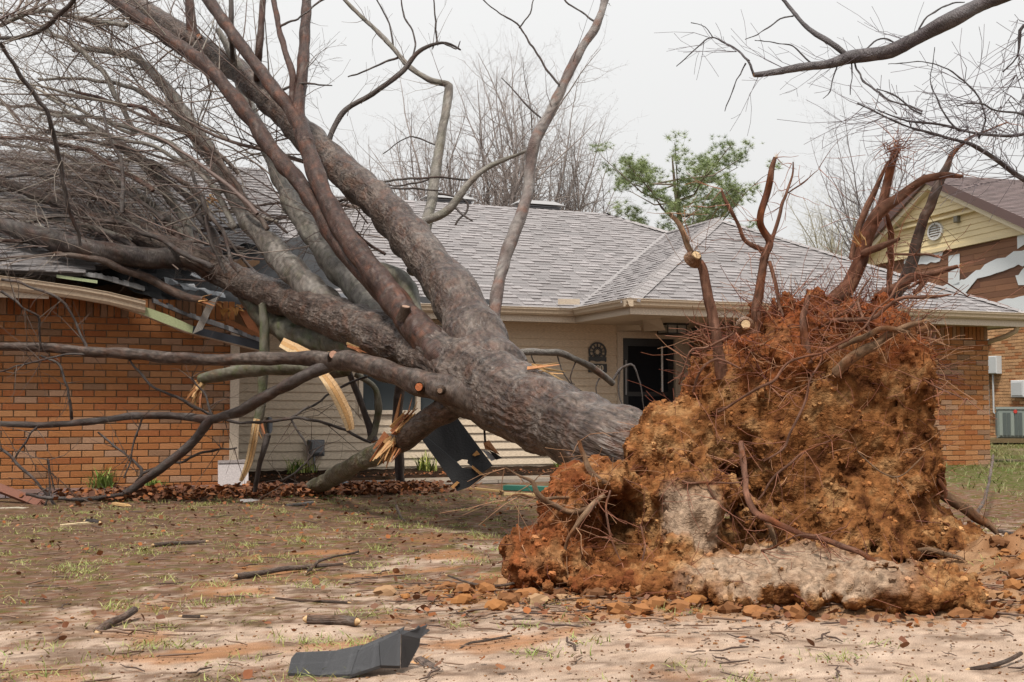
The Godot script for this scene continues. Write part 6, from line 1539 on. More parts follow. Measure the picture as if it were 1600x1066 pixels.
# ================================================================ the neighbour's house
func build_neighbour():
	# own axes: x along the gable wall towards the camera, z out of the wall
	var o := Vector3(11.7, 0, -33.2)
	var turn := rad_to_deg(atan2(0.9645, -0.2635)) - 180.0
	var h := thing("neighbour_house", "two-storey house on the right with yellow gable and storm-torn brown boards", "house", o)
	h.basis = Basis(Vector3(0.2635, 0, 0.9645), Vector3.UP, Vector3(-0.9645, 0, 0.2635))
	var b := MB.new()
	b.box(-3.8, 3.8, 0.0, 3.2, -9.0, -0.03)
	var bw := build("brick_wall", b, M.mortar, h)
	b = MB.new()
	var rr := RandomNumberGenerator.new()
	rr.seed = 31
	for row in 38:
		var x := -3.78 - (0.127 if row % 2 else 0.0)
		while x < 3.7:
			b.col = Color(0.55, 0.32, 0.17) * rr.randf_range(0.8, 1.15) if rr.randf() < 0.8 else Color(0.42, 0.19, 0.09)
			b.bevel_box(Vector3(0.243, 0.069, 0.03), 0.004, Transform3D(Basis(), Vector3(x + 0.127, 0.1 + row * 0.08, -0.02)))
			x += 0.254
	kind(build("brick", b, M.brick, bw), "stuff")
	# upper wall: bare brown boards with white sheeting torn across them
	b = MB.new()
	b.box(-3.8, 3.8, 3.2, 5.36, -9.0, -0.05)
	var up := build("upper_wall", b, M.dark, h)
	for row in 14:
		var y := 3.22 + row * 0.152
		var x := -3.8 + rr.randf_range(-1.2, 0.0)
		while x < 3.8:
			var l := rr.randf_range(0.9, 2.4)
			b = MB.new()
			b.col = Color(0.13, 0.055, 0.03).lerp(Color(0.30, 0.14, 0.07), rr.randf())
			b.box(maxf(x, -3.8) + 0.004, minf(x + l, 3.8) - 0.004, y, y + 0.146, -0.05, rr.randf_range(-0.01, 0.0))
			build("board", b, M.lumber, up)
			x += l
	var white := Color(0.78, 0.83, 0.86)
	for q in [[[-3.8, 4.3], [-2.6, 4.35], [-1.2, 4.25], [-0.4, 4.4], [0.6, 4.3], [1.3, 4.45], [2.2, 4.75], [3.8, 4.95], [3.8, 4.55], [3.0, 4.5], [1.7, 4.38], [1.2, 4.05], [0.8, 3.85], [0.0, 3.9], [-1.0, 3.8], [-3.8, 3.7]], [[-0.9, 5.05], [0.1, 5.02], [0.3, 5.3], [-1.6, 5.3], [-1.6, 5.15]], [[0.45, 4.3], [0.95, 4.3], [0.98, 5.12], [0.5, 5.12]], [[-3.8, 5.02], [-2.3, 5.05], [-1.9, 4.75], [-2.3, 4.6], [-3.8, 4.6]], [[0.9, 3.5], [2.6, 3.72], [3.8, 3.78], [3.8, 3.24], [-3.8, 3.24], [-3.8, 3.4], [0.0, 3.4]], [[3.2, 4.3], [3.8, 4.5], [3.8, 4.0], [3.3, 4.05]], [[3.3, 4.95], [3.8, 5.1], [3.8, 5.3], [3.3, 5.3]]]:
		b = MB.new()
		b.col = white * rr.randf_range(0.94, 1.04)
		var ring := PackedVector3Array()
		for i in q.size():
			var p0 := Vector3(q[i][0], q[i][1], 0.02)
			var p1 := Vector3(q[(i + 1) % q.size()][0], q[(i + 1) % q.size()][1], 0.02)
			var cuts := 5 if p0.distance_to(p1) > 0.6 and p0.x != p1.x else 1
			for j in cuts: ring.append(p0.lerp(p1, float(j) / cuts) + (Vector3(0, rr.randf_range(-0.05, 0.05), 0) if j > 0 else Vector3.ZERO))
		ring.reverse()
		b.slab(ring, Vector3(0, 0, 0.006))
		build("torn_sheeting", b, M.paint, up)
	# yellow gable in lapped boards, a belt, trim under the rakes, the oval vent
	var rise := 0.455
	for i in 12:
		var y := 5.36 + i * 0.155
		var half := (7.2 - y) / rise
		var half2 := maxf(0.02, (7.2 - y - 0.157) / rise)
		if half < 0.1: continue
		b = MB.new()
		b.col = Color(0.85, 0.70, 0.41)
		var zz := 0.10 if y > 6.2 else 0.0
		b.hexa([Vector3(-half, y, 0.05 + zz), Vector3(half, y, 0.05 + zz), Vector3(half2, y + 0.157, 0.03 + zz), Vector3(-half2, y + 0.157, 0.03 + zz), Vector3(-half, y, -0.1), Vector3(half, y, -0.1), Vector3(half2, y + 0.157, -0.1), Vector3(-half2, y + 0.157, -0.1)])
		build("gable_board", b, M.paint, h)
	b = MB.new()
	b.col = Color(0.82, 0.69, 0.42)
	b.box(-3.9, 3.9, 5.28, 5.38, -0.05, 0.09); b.box(-2.2, 2.2, 6.12, 6.18, 0.0, 0.17)
	build("gable_trim", b, M.paint, h)
	b = MB.new()
	b.col = Color(0.80, 0.70, 0.50)
	for s in [-1, 1]:
		var a := Vector3(0, 7.2, 0)
		var e := Vector3(s * 4.3, 7.2 - 4.3 * rise, 0)
		var q := [a, e] if s > 0 else [e, a]
		b.hexa([q[0] + Vector3(0, -0.18, 0.3), q[1] + Vector3(0, -0.18, 0.3), q[1] + Vector3(0, 0.0, 0.3), q[0] + Vector3(0, 0.0, 0.3), q[0] + Vector3(0, -0.18, -0.1), q[1] + Vector3(0, -0.18, -0.1), q[1] + Vector3(0, 0, -0.1), q[0] + Vector3(0, 0, -0.1)])
	build("rake_board", b, M.paint, h)
	b = MB.new()
	b.col = Color(0.72, 0.72, 0.70)
	for i in 16:
		var a0 := TAU * i / 16.0
		var a1 := TAU * (i + 1) / 16.0
		var c0 := Vector3(cos(a0) * 0.34, 5.86 + sin(a0) * 0.25, 0.10)
		var c1 := Vector3(cos(a1) * 0.34, 5.86 + sin(a1) * 0.25, 0.10)
		var d0 := Vector3(cos(a0) * 0.27, 5.86 + sin(a0) * 0.19, 0.10)
		var d1 := Vector3(cos(a1) * 0.27, 5.86 + sin(a1) * 0.19, 0.10)
		b.quad(d0, c0, c1, d1)
		b.quad(c0 - Vector3(0, 0, 0.08), c1 - Vector3(0, 0, 0.08), c1, c0)
	var vent := build("gable_vent", b, M.paint, h)
	for i in 6:
		b = MB.new()
		b.col = Color(0.62, 0.62, 0.60)
		var yy := 5.86 - 0.17 + i * 0.066
		var hw_ := 0.27 * sqrt(maxf(0.05, 1.0 - pow((yy - 5.83) / 0.21, 2)))
		b.hexa([Vector3(-hw_, yy, 0.09), Vector3(hw_, yy, 0.09), Vector3(hw_, yy + 0.05, 0.055), Vector3(-hw_, yy + 0.05, 0.055), Vector3(-hw_, yy, 0.06), Vector3(hw_, yy, 0.06), Vector3(hw_, yy + 0.05, 0.05), Vector3(-hw_, yy + 0.05, 0.05)])
		build("slat", b, M.paint, vent)
	b = MB.new()
	b.col = Color(0.22, 0.20, 0.16)
	b.bevel_box(Vector3(0.16, 0.22, 0.12), 0.02, Transform3D(Basis(), Vector3(1.0, 6.06, 0.1)))
	build("wall_lamp", b, M.paint, h)
	# roof: two slopes with a brown edge
	var kx := sqrt(1 + rise * rise)
	for s in [-1, 1]:
		b = MB.new()
		b.col = Color(0.30, 0.215, 0.205)
		var top := Vector3(0, 7.42, 0)
		var low_ := Vector3(s * 4.4, 7.42 - 4.4 * rise, 0)
		var f := Vector3(0, 0, 0.38)
		var g := Vector3(0, 0, -9.3)
		var ring := PackedVector3Array([top + f, low_ + f, low_ + g, top + g])
		if s < 0: ring.reverse()
		b.slab(ring, Vector3(0, 0.08, 0))
		var roof := build("roof", b, M.shingle, h)
		b = MB.new()
		b.col = Color(0.14, 0.085, 0.075)
		var q := [top, low_] if s > 0 else [low_, top]
		b.hexa([q[0] + Vector3(0, -0.24, 0.40), q[1] + Vector3(0, -0.24, 0.40), q[1] + Vector3(0, 0.02, 0.40), q[0] + Vector3(0, 0.02, 0.40), q[0] + Vector3(0, -0.24, 0.30), q[1] + Vector3(0, -0.24, 0.30), q[1] + Vector3(0, 0.02, 0.38), q[0] + Vector3(0, 0.02, 0.38)])
		build("roof_edge", b, M.paint, h)
		b = MB.new()
		var rows := int(4.4 * kx / 0.145)
		for r in rows:
			var x := -9.2
			while x < 0.36:
				var l := rr.randf_range(0.2, 0.5)
				var xe := minf(x + l, 0.38)
				var t0 := rr.randf_range(0.8, 1.15)
				b.col = Color(0.31 * t0, 0.225 * t0, 0.215 * t0)
				var p0 := low_.lerp(top, float(r) / rows) + Vector3(0, 0.016, 0)
				var p1 := low_.lerp(top, float(r + 1) / rows) + Vector3(0, 0.003, 0)
				var v0 := Vector3(0, 0, x)
				var v1 := Vector3(0, 0, xe)
				if s > 0: b.quad(p0 + v1, p0 + v0, p1 + v0, p1 + v1)
				else: b.quad(p0 + v0, p0 + v1, p1 + v1, p1 + v0)
				x = xe
		kind(build("shingle", b, M.shingle, roof), "stuff")
	# things fixed to or standing by that wall
	var tf := h.transform
	var unit := thing("air_conditioner", "grey-green air conditioning unit beside the neighbouring brick wall", "air conditioner", Vector3(12.115, 0.233, -29.3))
	unit.basis = Basis(Vector3.UP, deg_to_rad(-20.0))
	b = MB.new()
	b.col = Color(0.20, 0.235, 0.215)
	b.bevel_box(Vector3(0.86, 0.70, 0.80), 0.03, Transform3D(Basis(), Vector3(0, 0.40, 0)))
	build("cabinet", b, M.paint, unit)
	for face in 2:
		for i in 9:
			b = MB.new()
			b.col = Color(0.085, 0.105, 0.10) if i % 3 else Color(0.24, 0.275, 0.25)
			var at := Transform3D(Basis(Vector3.UP, -PI / 2 * face), Vector3.ZERO)
			b.box(-0.38 + i * 0.085, -0.38 + i * 0.085 + 0.072, 0.12, 0.66, 0.38, 0.412 + (0.02 if face == 0 else 0.035), at)
			build("grille_slat", b, M.paint, unit)
	b = MB.new()
	b.col = Color(0.26, 0.29, 0.27)
	b.box(-0.45, 0.45, 0.74, 0.80, -0.42, 0.42)
	build("lid", b, M.paint, unit)
	b = MB.new()
	b.col = Color(0.5, 0.04, 0.03)
	b.tube(PackedVector3Array([Vector3(-0.02, 0.69, 0.4), Vector3(-0.02, 0.69, 0.445)]), PackedFloat32Array([0.045, 0.045]), 12)
	build("badge", b, M.paint, unit)
	b = MB.new()
	b.col = Color(0.66, 0.60, 0.48)
	b.box(-0.65, 0.9, -0.05, 0.05, -0.6, 0.6)
	build("pad", b, M.mortar, unit)
	var grey := Color(0.55, 0.57, 0.58)
	var mb_ := thing("meter_box", "pale grey electric meter box high on the neighbouring brick wall", "meter box", tf * Vector3(2.2, 2.1, 0.02))
	mb_.basis = tf.basis
	b = MB.new()
	b.col = grey
	b.bevel_box(Vector3(0.75, 0.45, 0.16), 0.02, Transform3D(Basis(), Vector3(0, 0, 0.06)))
	build("case", b, M.paint, mb_)
	b = MB.new()
	b.col = Color(0.4, 0.42, 0.43)
	b.tube(PackedVector3Array([Vector3(-0.1, 0.03, 0.13), Vector3(-0.1, 0.03, 0.22)]), PackedFloat32Array([0.09, 0.08]), 14)
	build("dial", b, M.paint, mb_)
	b = MB.new()
	b.col = grey * 0.8
	b.tube(PackedVector3Array([Vector3(-0.1, -0.2, 0.06), Vector3(-0.1, -1.5, 0.06)]), PackedFloat32Array([0.05, 0.05]), 8)
	b.tube(PackedVector3Array([Vector3(0.12, -0.2, 0.05), Vector3(0.12, -1.2, 0.05), Vector3(0.3, -1.3, 0.05), Vector3(1.2, -1.25, 0.05)]), PackedFloat32Array([0.025, 0.025, 0.025, 0.025]), 6)
	build("conduit", b, M.paint, mb_)
	for q in [["small_switch_box", "small white switch box low beside the meter conduit", Vector3(1.75, 1.32, 0.05), Vector3(0.3, 0.42, 0.12)], ["junction_box", "small grey box on the neighbouring wall above the air conditioner", Vector3(3.3, 1.48, 0.06), Vector3(0.5, 0.42, 0.12)], ["security_lamp", "small white lamp on the neighbouring wall under the brick top", Vector3(1.95, 2.72, 0.08), Vector3(0.5, 0.1, 0.16)]]:
		var s := thing(q[0], q[1], "lamp" if q[0] == "security_lamp" else "utility box", tf * (q[2] as Vector3))
		s.basis = tf.basis
		b = MB.new()
		b.col = Color(0.64, 0.65, 0.66)
		b.bevel_box(q[3], 0.015)
		build("case", b, M.paint, s)
		b = MB.new()
		b.col = Color(0.5, 0.51, 0.52)
		b.bevel_box((q[3] as Vector3) * Vector3(0.8, 0.8, 0.3), 0.01, Transform3D(Basis(), Vector3(0, 0, q[3].z * 0.5)))
		build("cover", b, M.paint, s)


# ================================================================ things on the house
func on_house(p: Vector3) -> Vector3:
	return hw(p.x + HOUSE.x, p.y, HOUSE.y - p.z)

func build_fittings():
	# house number: a round openwork plate over a number plate
	var c: Vector3 = on_house(Vector3(2.273, 1.85, 0.04))
	var t := thing("house_number_plaque", "black openwork plaque with the number 300 on the siding beside the door", "house number", c, TURN)
	var b := MB.new()
	var r := 0.155
	for ring in [[r, r - 0.026], [r * 0.52, r * 0.40]]:
		for i in 28:
			var a0 := TAU * i / 28.0
			var a1 := TAU * (i + 1) / 28.0
			var d0 := Vector3(cos(a0), sin(a0), 0)
			var d1 := Vector3(cos(a1), sin(a1), 0)
			var up := Vector3(0, 0.02, 0)
			b.hexa([up + d0 * ring[1], up + d0 * ring[0], up + d1 * ring[0], up + d1 * ring[1], up + d0 * ring[1] + Vector3(0, 0, -0.012), up + d0 * ring[0] + Vector3(0, 0, -0.012), up + d1 * ring[0] + Vector3(0, 0, -0.012), up + d1 * ring[1] + Vector3(0, 0, -0.012)])
	for i in 12:
		var a := TAU * i / 12.0
		b.box(r * 0.25, r * 0.95, -0.008, 0.008, -0.012, -0.001, Transform3D(Basis(Vector3.BACK, a), Vector3(0, 0.02, 0)))
	b.box(-0.15, 0.15, -0.12, -0.06, -0.012, 0.002)
	for s in [-1, 1]: b.box(s * 0.09 - 0.012, s * 0.09 + 0.012, -0.2, -0.1, -0.012, 0.0, Transform3D(Basis(Vector3.BACK, s * 0.5), Vector3(s * -0.03, 0, 0)))
	build("openwork", b, M.black_metal, t)
	b = MB.new()
	b.bevel_box(Vector3(0.32, 0.135, 0.016), 0.004, Transform3D(Basis(), Vector3(0, -0.235, -0.004)))
	build("number_plate", b, M.black_metal, t)
	var tm := TextMesh.new()
	tm.text = "300"
	var sf := SystemFont.new()
	sf.font_names = PackedStringArray(["Droid Serif"])
	sf.font_weight = 700
	tm.font = sf; tm.font_size = 32; tm.pixel_size = 0.0036; tm.depth = 0.006
	var pm := mat("plate_paint", lin(0.62, 0.55, 0.43), 0.5, null, Vector3.ONE, null, 0, false, false)
	obj("number", tm, pm, t, Transform3D(Basis(), Vector3(0, -0.235, 0.006)))
	# lantern under the porch soffit
	c = on_house(Vector3(3.283, 2.361, 0.6))
	t = thing("porch_lantern", "black flat lantern with pale panes under the porch ceiling", "lantern", Vector3(c.x, 2.3, c.z), TURN)
	b = MB.new()
	b.box(-0.19, 0.19, -0.03, 0.0, -0.19, 0.19)
	for x in [-0.17, -0.005, 0.16]: b.box(x, x + 0.012, -0.15, -0.03, 0.155, 0.17)
	for x in [-0.17, 0.16]: b.box(x, x + 0.012, -0.15, -0.03, -0.17, -0.155)
	b.box(-0.17, 0.172, -0.165, -0.15, -0.17, 0.17)
	build("frame", b, M.black_metal, t)
	b = MB.new()
	b.col = Color(0.36, 0.35, 0.32)
	b.box(-0.158, 0.16, -0.149, -0.031, -0.155, 0.154)
	build("pane", b, M.paint, t)
	# grey outlet box with its pipe
	c = on_house(Vector3(-2.184, 0.426, 0.1))
	t = thing("outlet_box", "grey outlet box with a short pipe low on the siding", "utility box", c, TURN)
	b = MB.new()
	b.col = Color(0.15, 0.155, 0.165)
	b.bevel_box(Vector3(0.23, 0.23, 0.12), 0.03)
	build("case", b, M.paint, t)
	b = MB.new()
	b.col = Color(0.19, 0.195, 0.205)
	b.bevel_box(Vector3(0.17, 0.17, 0.03), 0.012, Transform3D(Basis(), Vector3(0, 0.01, 0.065)))
	build("lid", b, M.paint, t)
	b = MB.new()
	b.col = Color(0.2, 0.2, 0.21)
	b.tube(PackedVector3Array([Vector3(-0.03, -0.1, 0), Vector3(-0.03, -0.36, 0)]), PackedFloat32Array([0.02, 0.02]), 8)
	build("pipe", b, M.paint, t)
	# small wall light behind the mossy upright
	c = on_house(Vector3(-2.844, 0.755, 0.08))
	t = thing("wall_light", "narrow grey wall light on the siding near the garage corner", "lamp", c, TURN)
	b = MB.new()
	b.col = Color(0.25, 0.26, 0.29)
	b.tube(PackedVector3Array([Vector3(0, 0.11, 0), Vector3(0, 0.06, 0), Vector3(0, -0.07, 0), Vector3(0, -0.12, 0)]), PackedFloat32Array([0.025, 0.045, 0.042, 0.02]), 10)
	build("shade", b, M.paint, t)
	b = MB.new()
	b.col = Color(0.12, 0.12, 0.13)
	b.box(-0.02, 0.02, 0.04, 0.1, -0.09, 0.0)
	build("bracket", b, M.paint, t)

# ================================================================ debris
func heap(b: MB, at: Vector3, count: int, reach: float, size: float, tones: Array, rr: RandomNumberGenerator):
	for i in count:
		var p := at + Vector3(rr.randfn(0, reach), absf(rr.randfn(0, reach * 0.3)), rr.randfn(0, reach * 0.6))
		b.col = tones[rr.randi() % tones.size()]
		b.bevel_box(Vector3(size * rr.randf_range(0.6, 2.5), size * 0.25, size * rr.randf_range(0.4, 1.0)), size * 0.04, Transform3D(Basis.from_euler(Vector3(rr.randf_range(-0.5, 0.5), rr.randf() * TAU, rr.randf_range(-0.5, 0.5))), p))

func board(called: String, label: String, category: String, a: Vector3, b_: Vector3, wide: float, thick: float, colr: Color, m: Material, group := "", roll := 0.0):
	var mid := (a + b_) * 0.5
	var t := thing(called, label, category, mid, 0, group)
	var d := (b_ - a).normalized()
	var side := d.cross(Vector3.UP).normalized()
	side = side.rotated(d, roll)
	var up := side.cross(d).normalized()
	var b := MB.new()
	b.col = colr
	b.bevel_box(Vector3(a.distance_to(b_), wide, thick), minf(thick, wide) * 0.15, Transform3D(Basis(d, side, d.cross(side)), Vector3.ZERO))
	build("plank", b, m, t)
	b = MB.new()                                          # the broken end
	b.col = colr * 1.2
	var rr := RandomNumberGenerator.new()
	rr.seed = int(absf(a.x * 1000.0))
	for i in 6:
		var w := -0.5 + i / 6.0
		var p := d * a.distance_to(b_) * 0.499 + side * wide * w
		var q := p + side * wide / 6.5
		var e := (p + q) * 0.5 + d * rr.randf_range(0.02, 0.09)
		var th := d.cross(side) * thick * 0.35
		b.tri(p + th, q + th, e); b.tri(q - th, p - th, e); b.tri(p - th, p + th, e); b.tri(q + th, q - th, e)
	build("broken_end", b, m, t)

func log_piece(called: String, label: String, category: String, q: Array, look: Dictionary, group := ""):
	var t := thing(called, label, category, Vector3(q[0], q[1] - q[3], q[2]), 0, group)
	var out := limb("bark", t, q, look, M.bark, 14, 0.02, 0.003)
	(t.get_child(0) as Node3D).position = -t.position
	var p: PackedVector3Array = out[0]
	var b := MB.new()
	b.col = Color(0.55, 0.36, 0.18)
	for e in [[0, 1], [p.size() - 1, p.size() - 2]]:
		var d: Vector3 = (p[e[0]] - p[e[1]]).normalized()
		var r: float = out[1][e[0]]
		b.tube(PackedVector3Array([p[e[0]] - d * 0.004 - t.position, p[e[0]] + d * 0.006 - t.position, p[e[0]] + d * 0.02 - t.position]), PackedFloat32Array([r * 0.9, r * 0.85, r * 0.3]), 9)
	build("broken_end", b, M.lumber, t)

func build_debris():
	var rr := RandomNumberGenerator.new()
	rr.seed = 909
	var look := {"base": Color(0.16, 0.105, 0.078), "grey": Color(0.25, 0.185, 0.15), "dark": Color(0.055, 0.036, 0.03), "rust": Color(0.24, 0.115, 0.06), "rings": 0.4}
	# strip of roof edging in the foreground
	var o: Vector3 = Vector3(-0.566, 0, -4.542)
	var t := thing("torn_roof_edge", "bent strip of charcoal shingles lying in the foreground", "roof shingles", o, 0)
	var char_ := Color(0.12, 0.12, 0.128)
	var top: Array = [Vector3(-0.828, 0.033, -4.62), Vector3(-0.672, 0.04, -4.62), Vector3(-0.574, 0.063, -4.6), Vector3(-0.495, 0.1, -4.58), Vector3(-0.412, 0.143, -4.55)]
	var low_: Array = [Vector3(-0.818, 0.004, -4.5), Vector3(-0.686, -0, -4.48), Vector3(-0.583, 0.006, -4.46), Vector3(-0.481, 0.032, -4.5), Vector3(-0.411, 0.026, -4.52)]
	for i in 4:
		var b := MB.new()
		b.col = char_ * [0.95, 1.08, 1.0, 0.9][i]
		var back := Vector3(0.01, 0.012, -0.05)
		var a0: Vector3 = low_[i] - o
		var a1: Vector3 = low_[i + 1] - o
		var b0: Vector3 = top[i] - o
		var b1: Vector3 = top[i + 1] - o
		var n := (a1 - a0).cross(b0 - a0).normalized() * (0.006 + 0.002 * (i % 2))
		b.hexa([a0 + n, a1 + n, b1 + n, b0 + n, a0 - n, a1 - n, b1 - n, b0 - n])
		b.hexa([b0 + n, b1 + n, b1 + back + n, b0 + back + n, b0 - n, b1 - n, b1 + back - n, b0 + back - n])
		build("shingle", b, M.shingle, t)
	var lip: Array = [Vector3(-0.827, 0.036, -4.63), Vector3(-0.669, 0.043, -4.63), Vector3(-0.57, 0.075, -4.61), Vector3(-0.418, 0.146, -4.57)]
	var lb := MB.new()
	lb.col = char_ * 1.25
	for i in 3:
		var p: Vector3 = lip[i] - o
		var q: Vector3 = lip[i + 1] - o
		lb.hexa([p + Vector3(0, -0.012, 0.02), q + Vector3(0, -0.012, 0.02), q + Vector3(0, 0.002, -0.005), p + Vector3(0, 0.002, -0.005), p + Vector3(0, -0.014, 0), q + Vector3(0, -0.014, 0), q + Vector3(0, -0.01, -0.03), p + Vector3(0, -0.01, -0.03)])
	build("drip_edge", lb, M.shingle, t)
	var eb := MB.new()                                    # the end standing up, ragged at the tip
	eb.col = char_ * 0.8
	var ring := PackedVector3Array([Vector3(-0.406, 0.023, -4.52), Vector3(-0.389, 0.009, -4.6), Vector3(-0.348, 0.083, -4.62), Vector3(-0.344, 0.111, -4.62), Vector3(-0.309, 0.139, -4.64), Vector3(-0.328, 0.141, -4.64), Vector3(-0.319, 0.156, -4.65), Vector3(-0.342, 0.15, -4.63), Vector3(-0.349, 0.159, -4.62), Vector3(-0.359, 0.148, -4.6), Vector3(-0.381, 0.145, -4.58), Vector3(-0.421, 0.157, -4.55), Vector3(-0.406, 0.14, -4.54)])
	for i in ring.size(): ring[i] -= o
	eb.slab(ring, Vector3(0.004, 0, 0.012))
	build("torn_end", eb, M.shingle, t)
	# pieces of branch lying in the yard
	log_piece("broken_branch", "short broken branch lying alone on the bare earth at left", "branch", L([-1.8,-0.002,-5.35,0.017, -1.789,0.013,-5.5,0.019, -1.763,0.024,-5.6,0.017, -1.754,0.037,-5.7,0.016]), look)
	log_piece("short_log", "short brown log lying on pale sand behind the charcoal shingle strip", "log", L([-0.918,0.021,-5.55,0.02, -0.838,0.016,-5.55,0.023, -0.765,0.013,-5.55,0.023, -0.695,0.012,-5.52,0.019]), look)
	log_piece("log_stub", "stubby log with pale broken end at the right tip of the shingle strip", "log", L([-0.363,-0.005,-4.75,0.025, -0.321,-0.015,-4.68,0.026, -0.277,-0.024,-4.6,0.023]), look)
	board("wood_chip", "pale orange wood chip touching the charcoal shingle strip", "wood chip", Vector3(-0.403, -0.019, -4.7), Vector3(-0.367, -0.003, -4.74), 0.035, 0.015, Color(0.55, 0.30, 0.13), M.lumber)
	log_piece("fallen_branch", "long thin dark branch with a torn orange end on the sand mid yard", "branch", L([-1.57,0.019,-7,0.016, -1.481,0.02,-7.1,0.017, -1.361,0.026,-7.25,0.015, -1.235,0.022,-7.4,0.014, -1.033,0.021,-7.5,0.008]), look)
	for q in [[L([-1.209,0.021,-7.2,0.008, -1.174,0.04,-7.5,0.008, -1.099,0.043,-7.8,0.006, -1.002,0.044,-8,0.006]), "thin forked twig beside the long thin branch mid yard"], [L([-1.083,0.069,-11.5,0.012, -1.001,0.005,-11,0.012, -0.826,-0.036,-10.2,0.011]), "thin dark twig standing on the ground below the black panel"], [L([-1.195,0.019,-6.2,0.005, -1.025,0.011,-6.15,0.006, -0.81,0.012,-6.1,0.005]), "thin straight twig on bare sand in front of the short log"], [L([-2.515,0.019,-8.6,0.013, -2.39,0.011,-8.8,0.014, -2.197,0.025,-8.8,0.011]), "dark stick on brown turf left of the sandy patch"], [L([-1.528,0.013,-5.7,0.007, -1.439,0.013,-5.7,0.007]), "short dark stick between the two broken logs at left"], [L([1.708,-0.003,-4.6,0.007, 1.816,0.021,-4.6,0.008, 1.965,0.034,-4.75,0.007]), "dark crooked stick on sand in the lower right corner"], [L([2.737,0.067,-7.6,0.01, 4.067,0.229,-10.5,0.014, 5.323,0.461,-13.5,0.014]), "thin bare stick leaning on the ground beside the right brick corner"], [L([-0.221,-0.016,-5,0.005, -0.172,-0.004,-5.1,0.005, -0.106,0.009,-5.1,0.005, 0,0.012,-5.2,0.004]), "thin crooked twig on sand right of the shingle strip"], [L([3.574,0.078,-9,0.012, 3.678,0.061,-8.8,0.014, 3.818,0.028,-8.6,0.013]), "dark stick on the ground at the right edge"], [L([0.307,0.004,-5.9,0.006, 0.492,0.025,-5.9,0.006, 0.664,0.011,-5.8,0.005]), "thin twig lying on sand in front of the root hollow"], [L([0.07,0.046,-6.7,0.007, -0.136,0.04,-6.5,0.007, -0.349,0.063,-6.7,0.005]), "curved thin twig on the sand left of the root plate"]]:
		log_piece("stick", q[1], "stick", q[0], look)
	# black panel hung under the fork
	o = Vector3(-0.658, 0, -14.277)
	t = thing("black_panel", "black torn roofing panel with a hole leaning under the trunk", "panel", o, 0)
	var b := MB.new()
	var pts: Array = [Vector3(-0.986, 0.847, -11.73), Vector3(-0.587, 0.97, -11.75), Vector3(-0.183, 0.434, -11.65), Vector3(-0.292, 0.362, -11.63), Vector3(-0.262, 0.325, -11.63), Vector3(-0.383, 0.242, -11.61), Vector3(-0.522, 0.194, -11.6), Vector3(-0.559, 0.266, -11.61)]
	pts.append_array([Vector3(-0.526, 0.47, -11.66), Vector3(-0.477, 0.494, -11.66), Vector3(-0.422, 0.488, -11.66), Vector3(-0.427, 0.458, -11.65), Vector3(-0.379, 0.44, -11.65), Vector3(-0.384, 0.404, -11.64), Vector3(-0.476, 0.416, -11.64)])
	for i in pts.size(): pts[i] -= o
	# eight wedges between the outline and the hole
	var o_at := [0, 1, 2, 3, 4, 5, 6, 7]
	var i_at := [8, 9, 10, 11, 12, 13, 14, 14]
	for i in 8:
		var j := (i + 1) % 8
		var p := PackedVector3Array([pts[o_at[i]], pts[i_at[i]], pts[i_at[j]], pts[o_at[j]]])
		if i_at[i] == i_at[j]: p = PackedVector3Array([pts[o_at[i]], pts[i_at[i]], pts[o_at[j]]])
		b.slab(p, Vector3(0, 0, 0.02))
	build("panel", b, M.felt, t)
	b = MB.new()
	b.col = Color(0.5, 0.24, 0.07)
	for q in [[Vector3(-0.379, 0.44, -11.65), Vector3(-0.256, 0.343, -11.63), Vector3(-0.305, 0.349, -11.63), Vector3(-0.384, 0.416, -11.64)], [Vector3(-0.337, 0.579, -11.68), Vector3(-0.306, 0.542, -11.67), Vector3(-0.355, 0.524, -11.67), Vector3(-0.379, 0.536, -11.67)], [Vector3(-0.523, 0.289, -11.62), Vector3(-0.499, 0.277, -11.62), Vector3(-0.559, 0.218, -11.6), Vector3(-0.578, 0.242, -11.61)]]:
		var p := PackedVector3Array()
		for e in q: p.append(e - o + Vector3(0, 0, 0.03))
		p.reverse()
		b.slab(p, Vector3(0, 0, 0.02))
	build("broken_wood", b, M.lumber, t)
	# scrap of decking dangling from a strip under the trunk
	o = Vector3(-0.202, 0.596, -11)
	t = thing("hanging_scrap", "scrap of torn orange wood and grey sheet dangling under the trunk", "wood scrap", o)
	b = MB.new()
	b.col = Color(0.02, 0.02, 0.02)
	b.tube(PackedVector3Array([Vector3(-0.239, 0.859, -10.6) - o, Vector3(-0.246, 0.77, -10.9) - o, Vector3(-0.242, 0.682, -11) - o]), PackedFloat32Array([0.012, 0.01, 0.01]), 6)
	build("strap", b, M.felt, t)
	b = MB.new()
	b.col = Color(0.40, 0.18, 0.07)
	var w4: Array = [Vector3(-0.26, 0.67, -11), Vector3(-0.208, 0.693, -11), Vector3(-0.109, 0.563, -10.95), Vector3(-0.15, 0.578, -11), Vector3(-0.19, 0.601, -11), Vector3(-0.242, 0.613, -11)]
	var pr := PackedVector3Array()
	for q in w4: pr.append(q - o)
	pr.reverse()
	b.slab(pr, Vector3(0, 0, 0.05))
	build("torn_wood", b, M.lumber, t)
	b = MB.new()
	b.col = Color(0.40, 0.43, 0.47)
	pr = PackedVector3Array([Vector3(-0.272, 0.606, -11.02) - o, Vector3(-0.208, 0.589, -11.02) - o, Vector3(-0.139, 0.526, -11.02) - o, Vector3(-0.185, 0.503, -11.02) - o])
	pr.reverse()
	b.slab(pr, Vector3(0, 0, 0.012))
	build("sheet", b, M.paint, t)
	b = MB.new()
	b.col = Color(0.03, 0.033, 0.04)
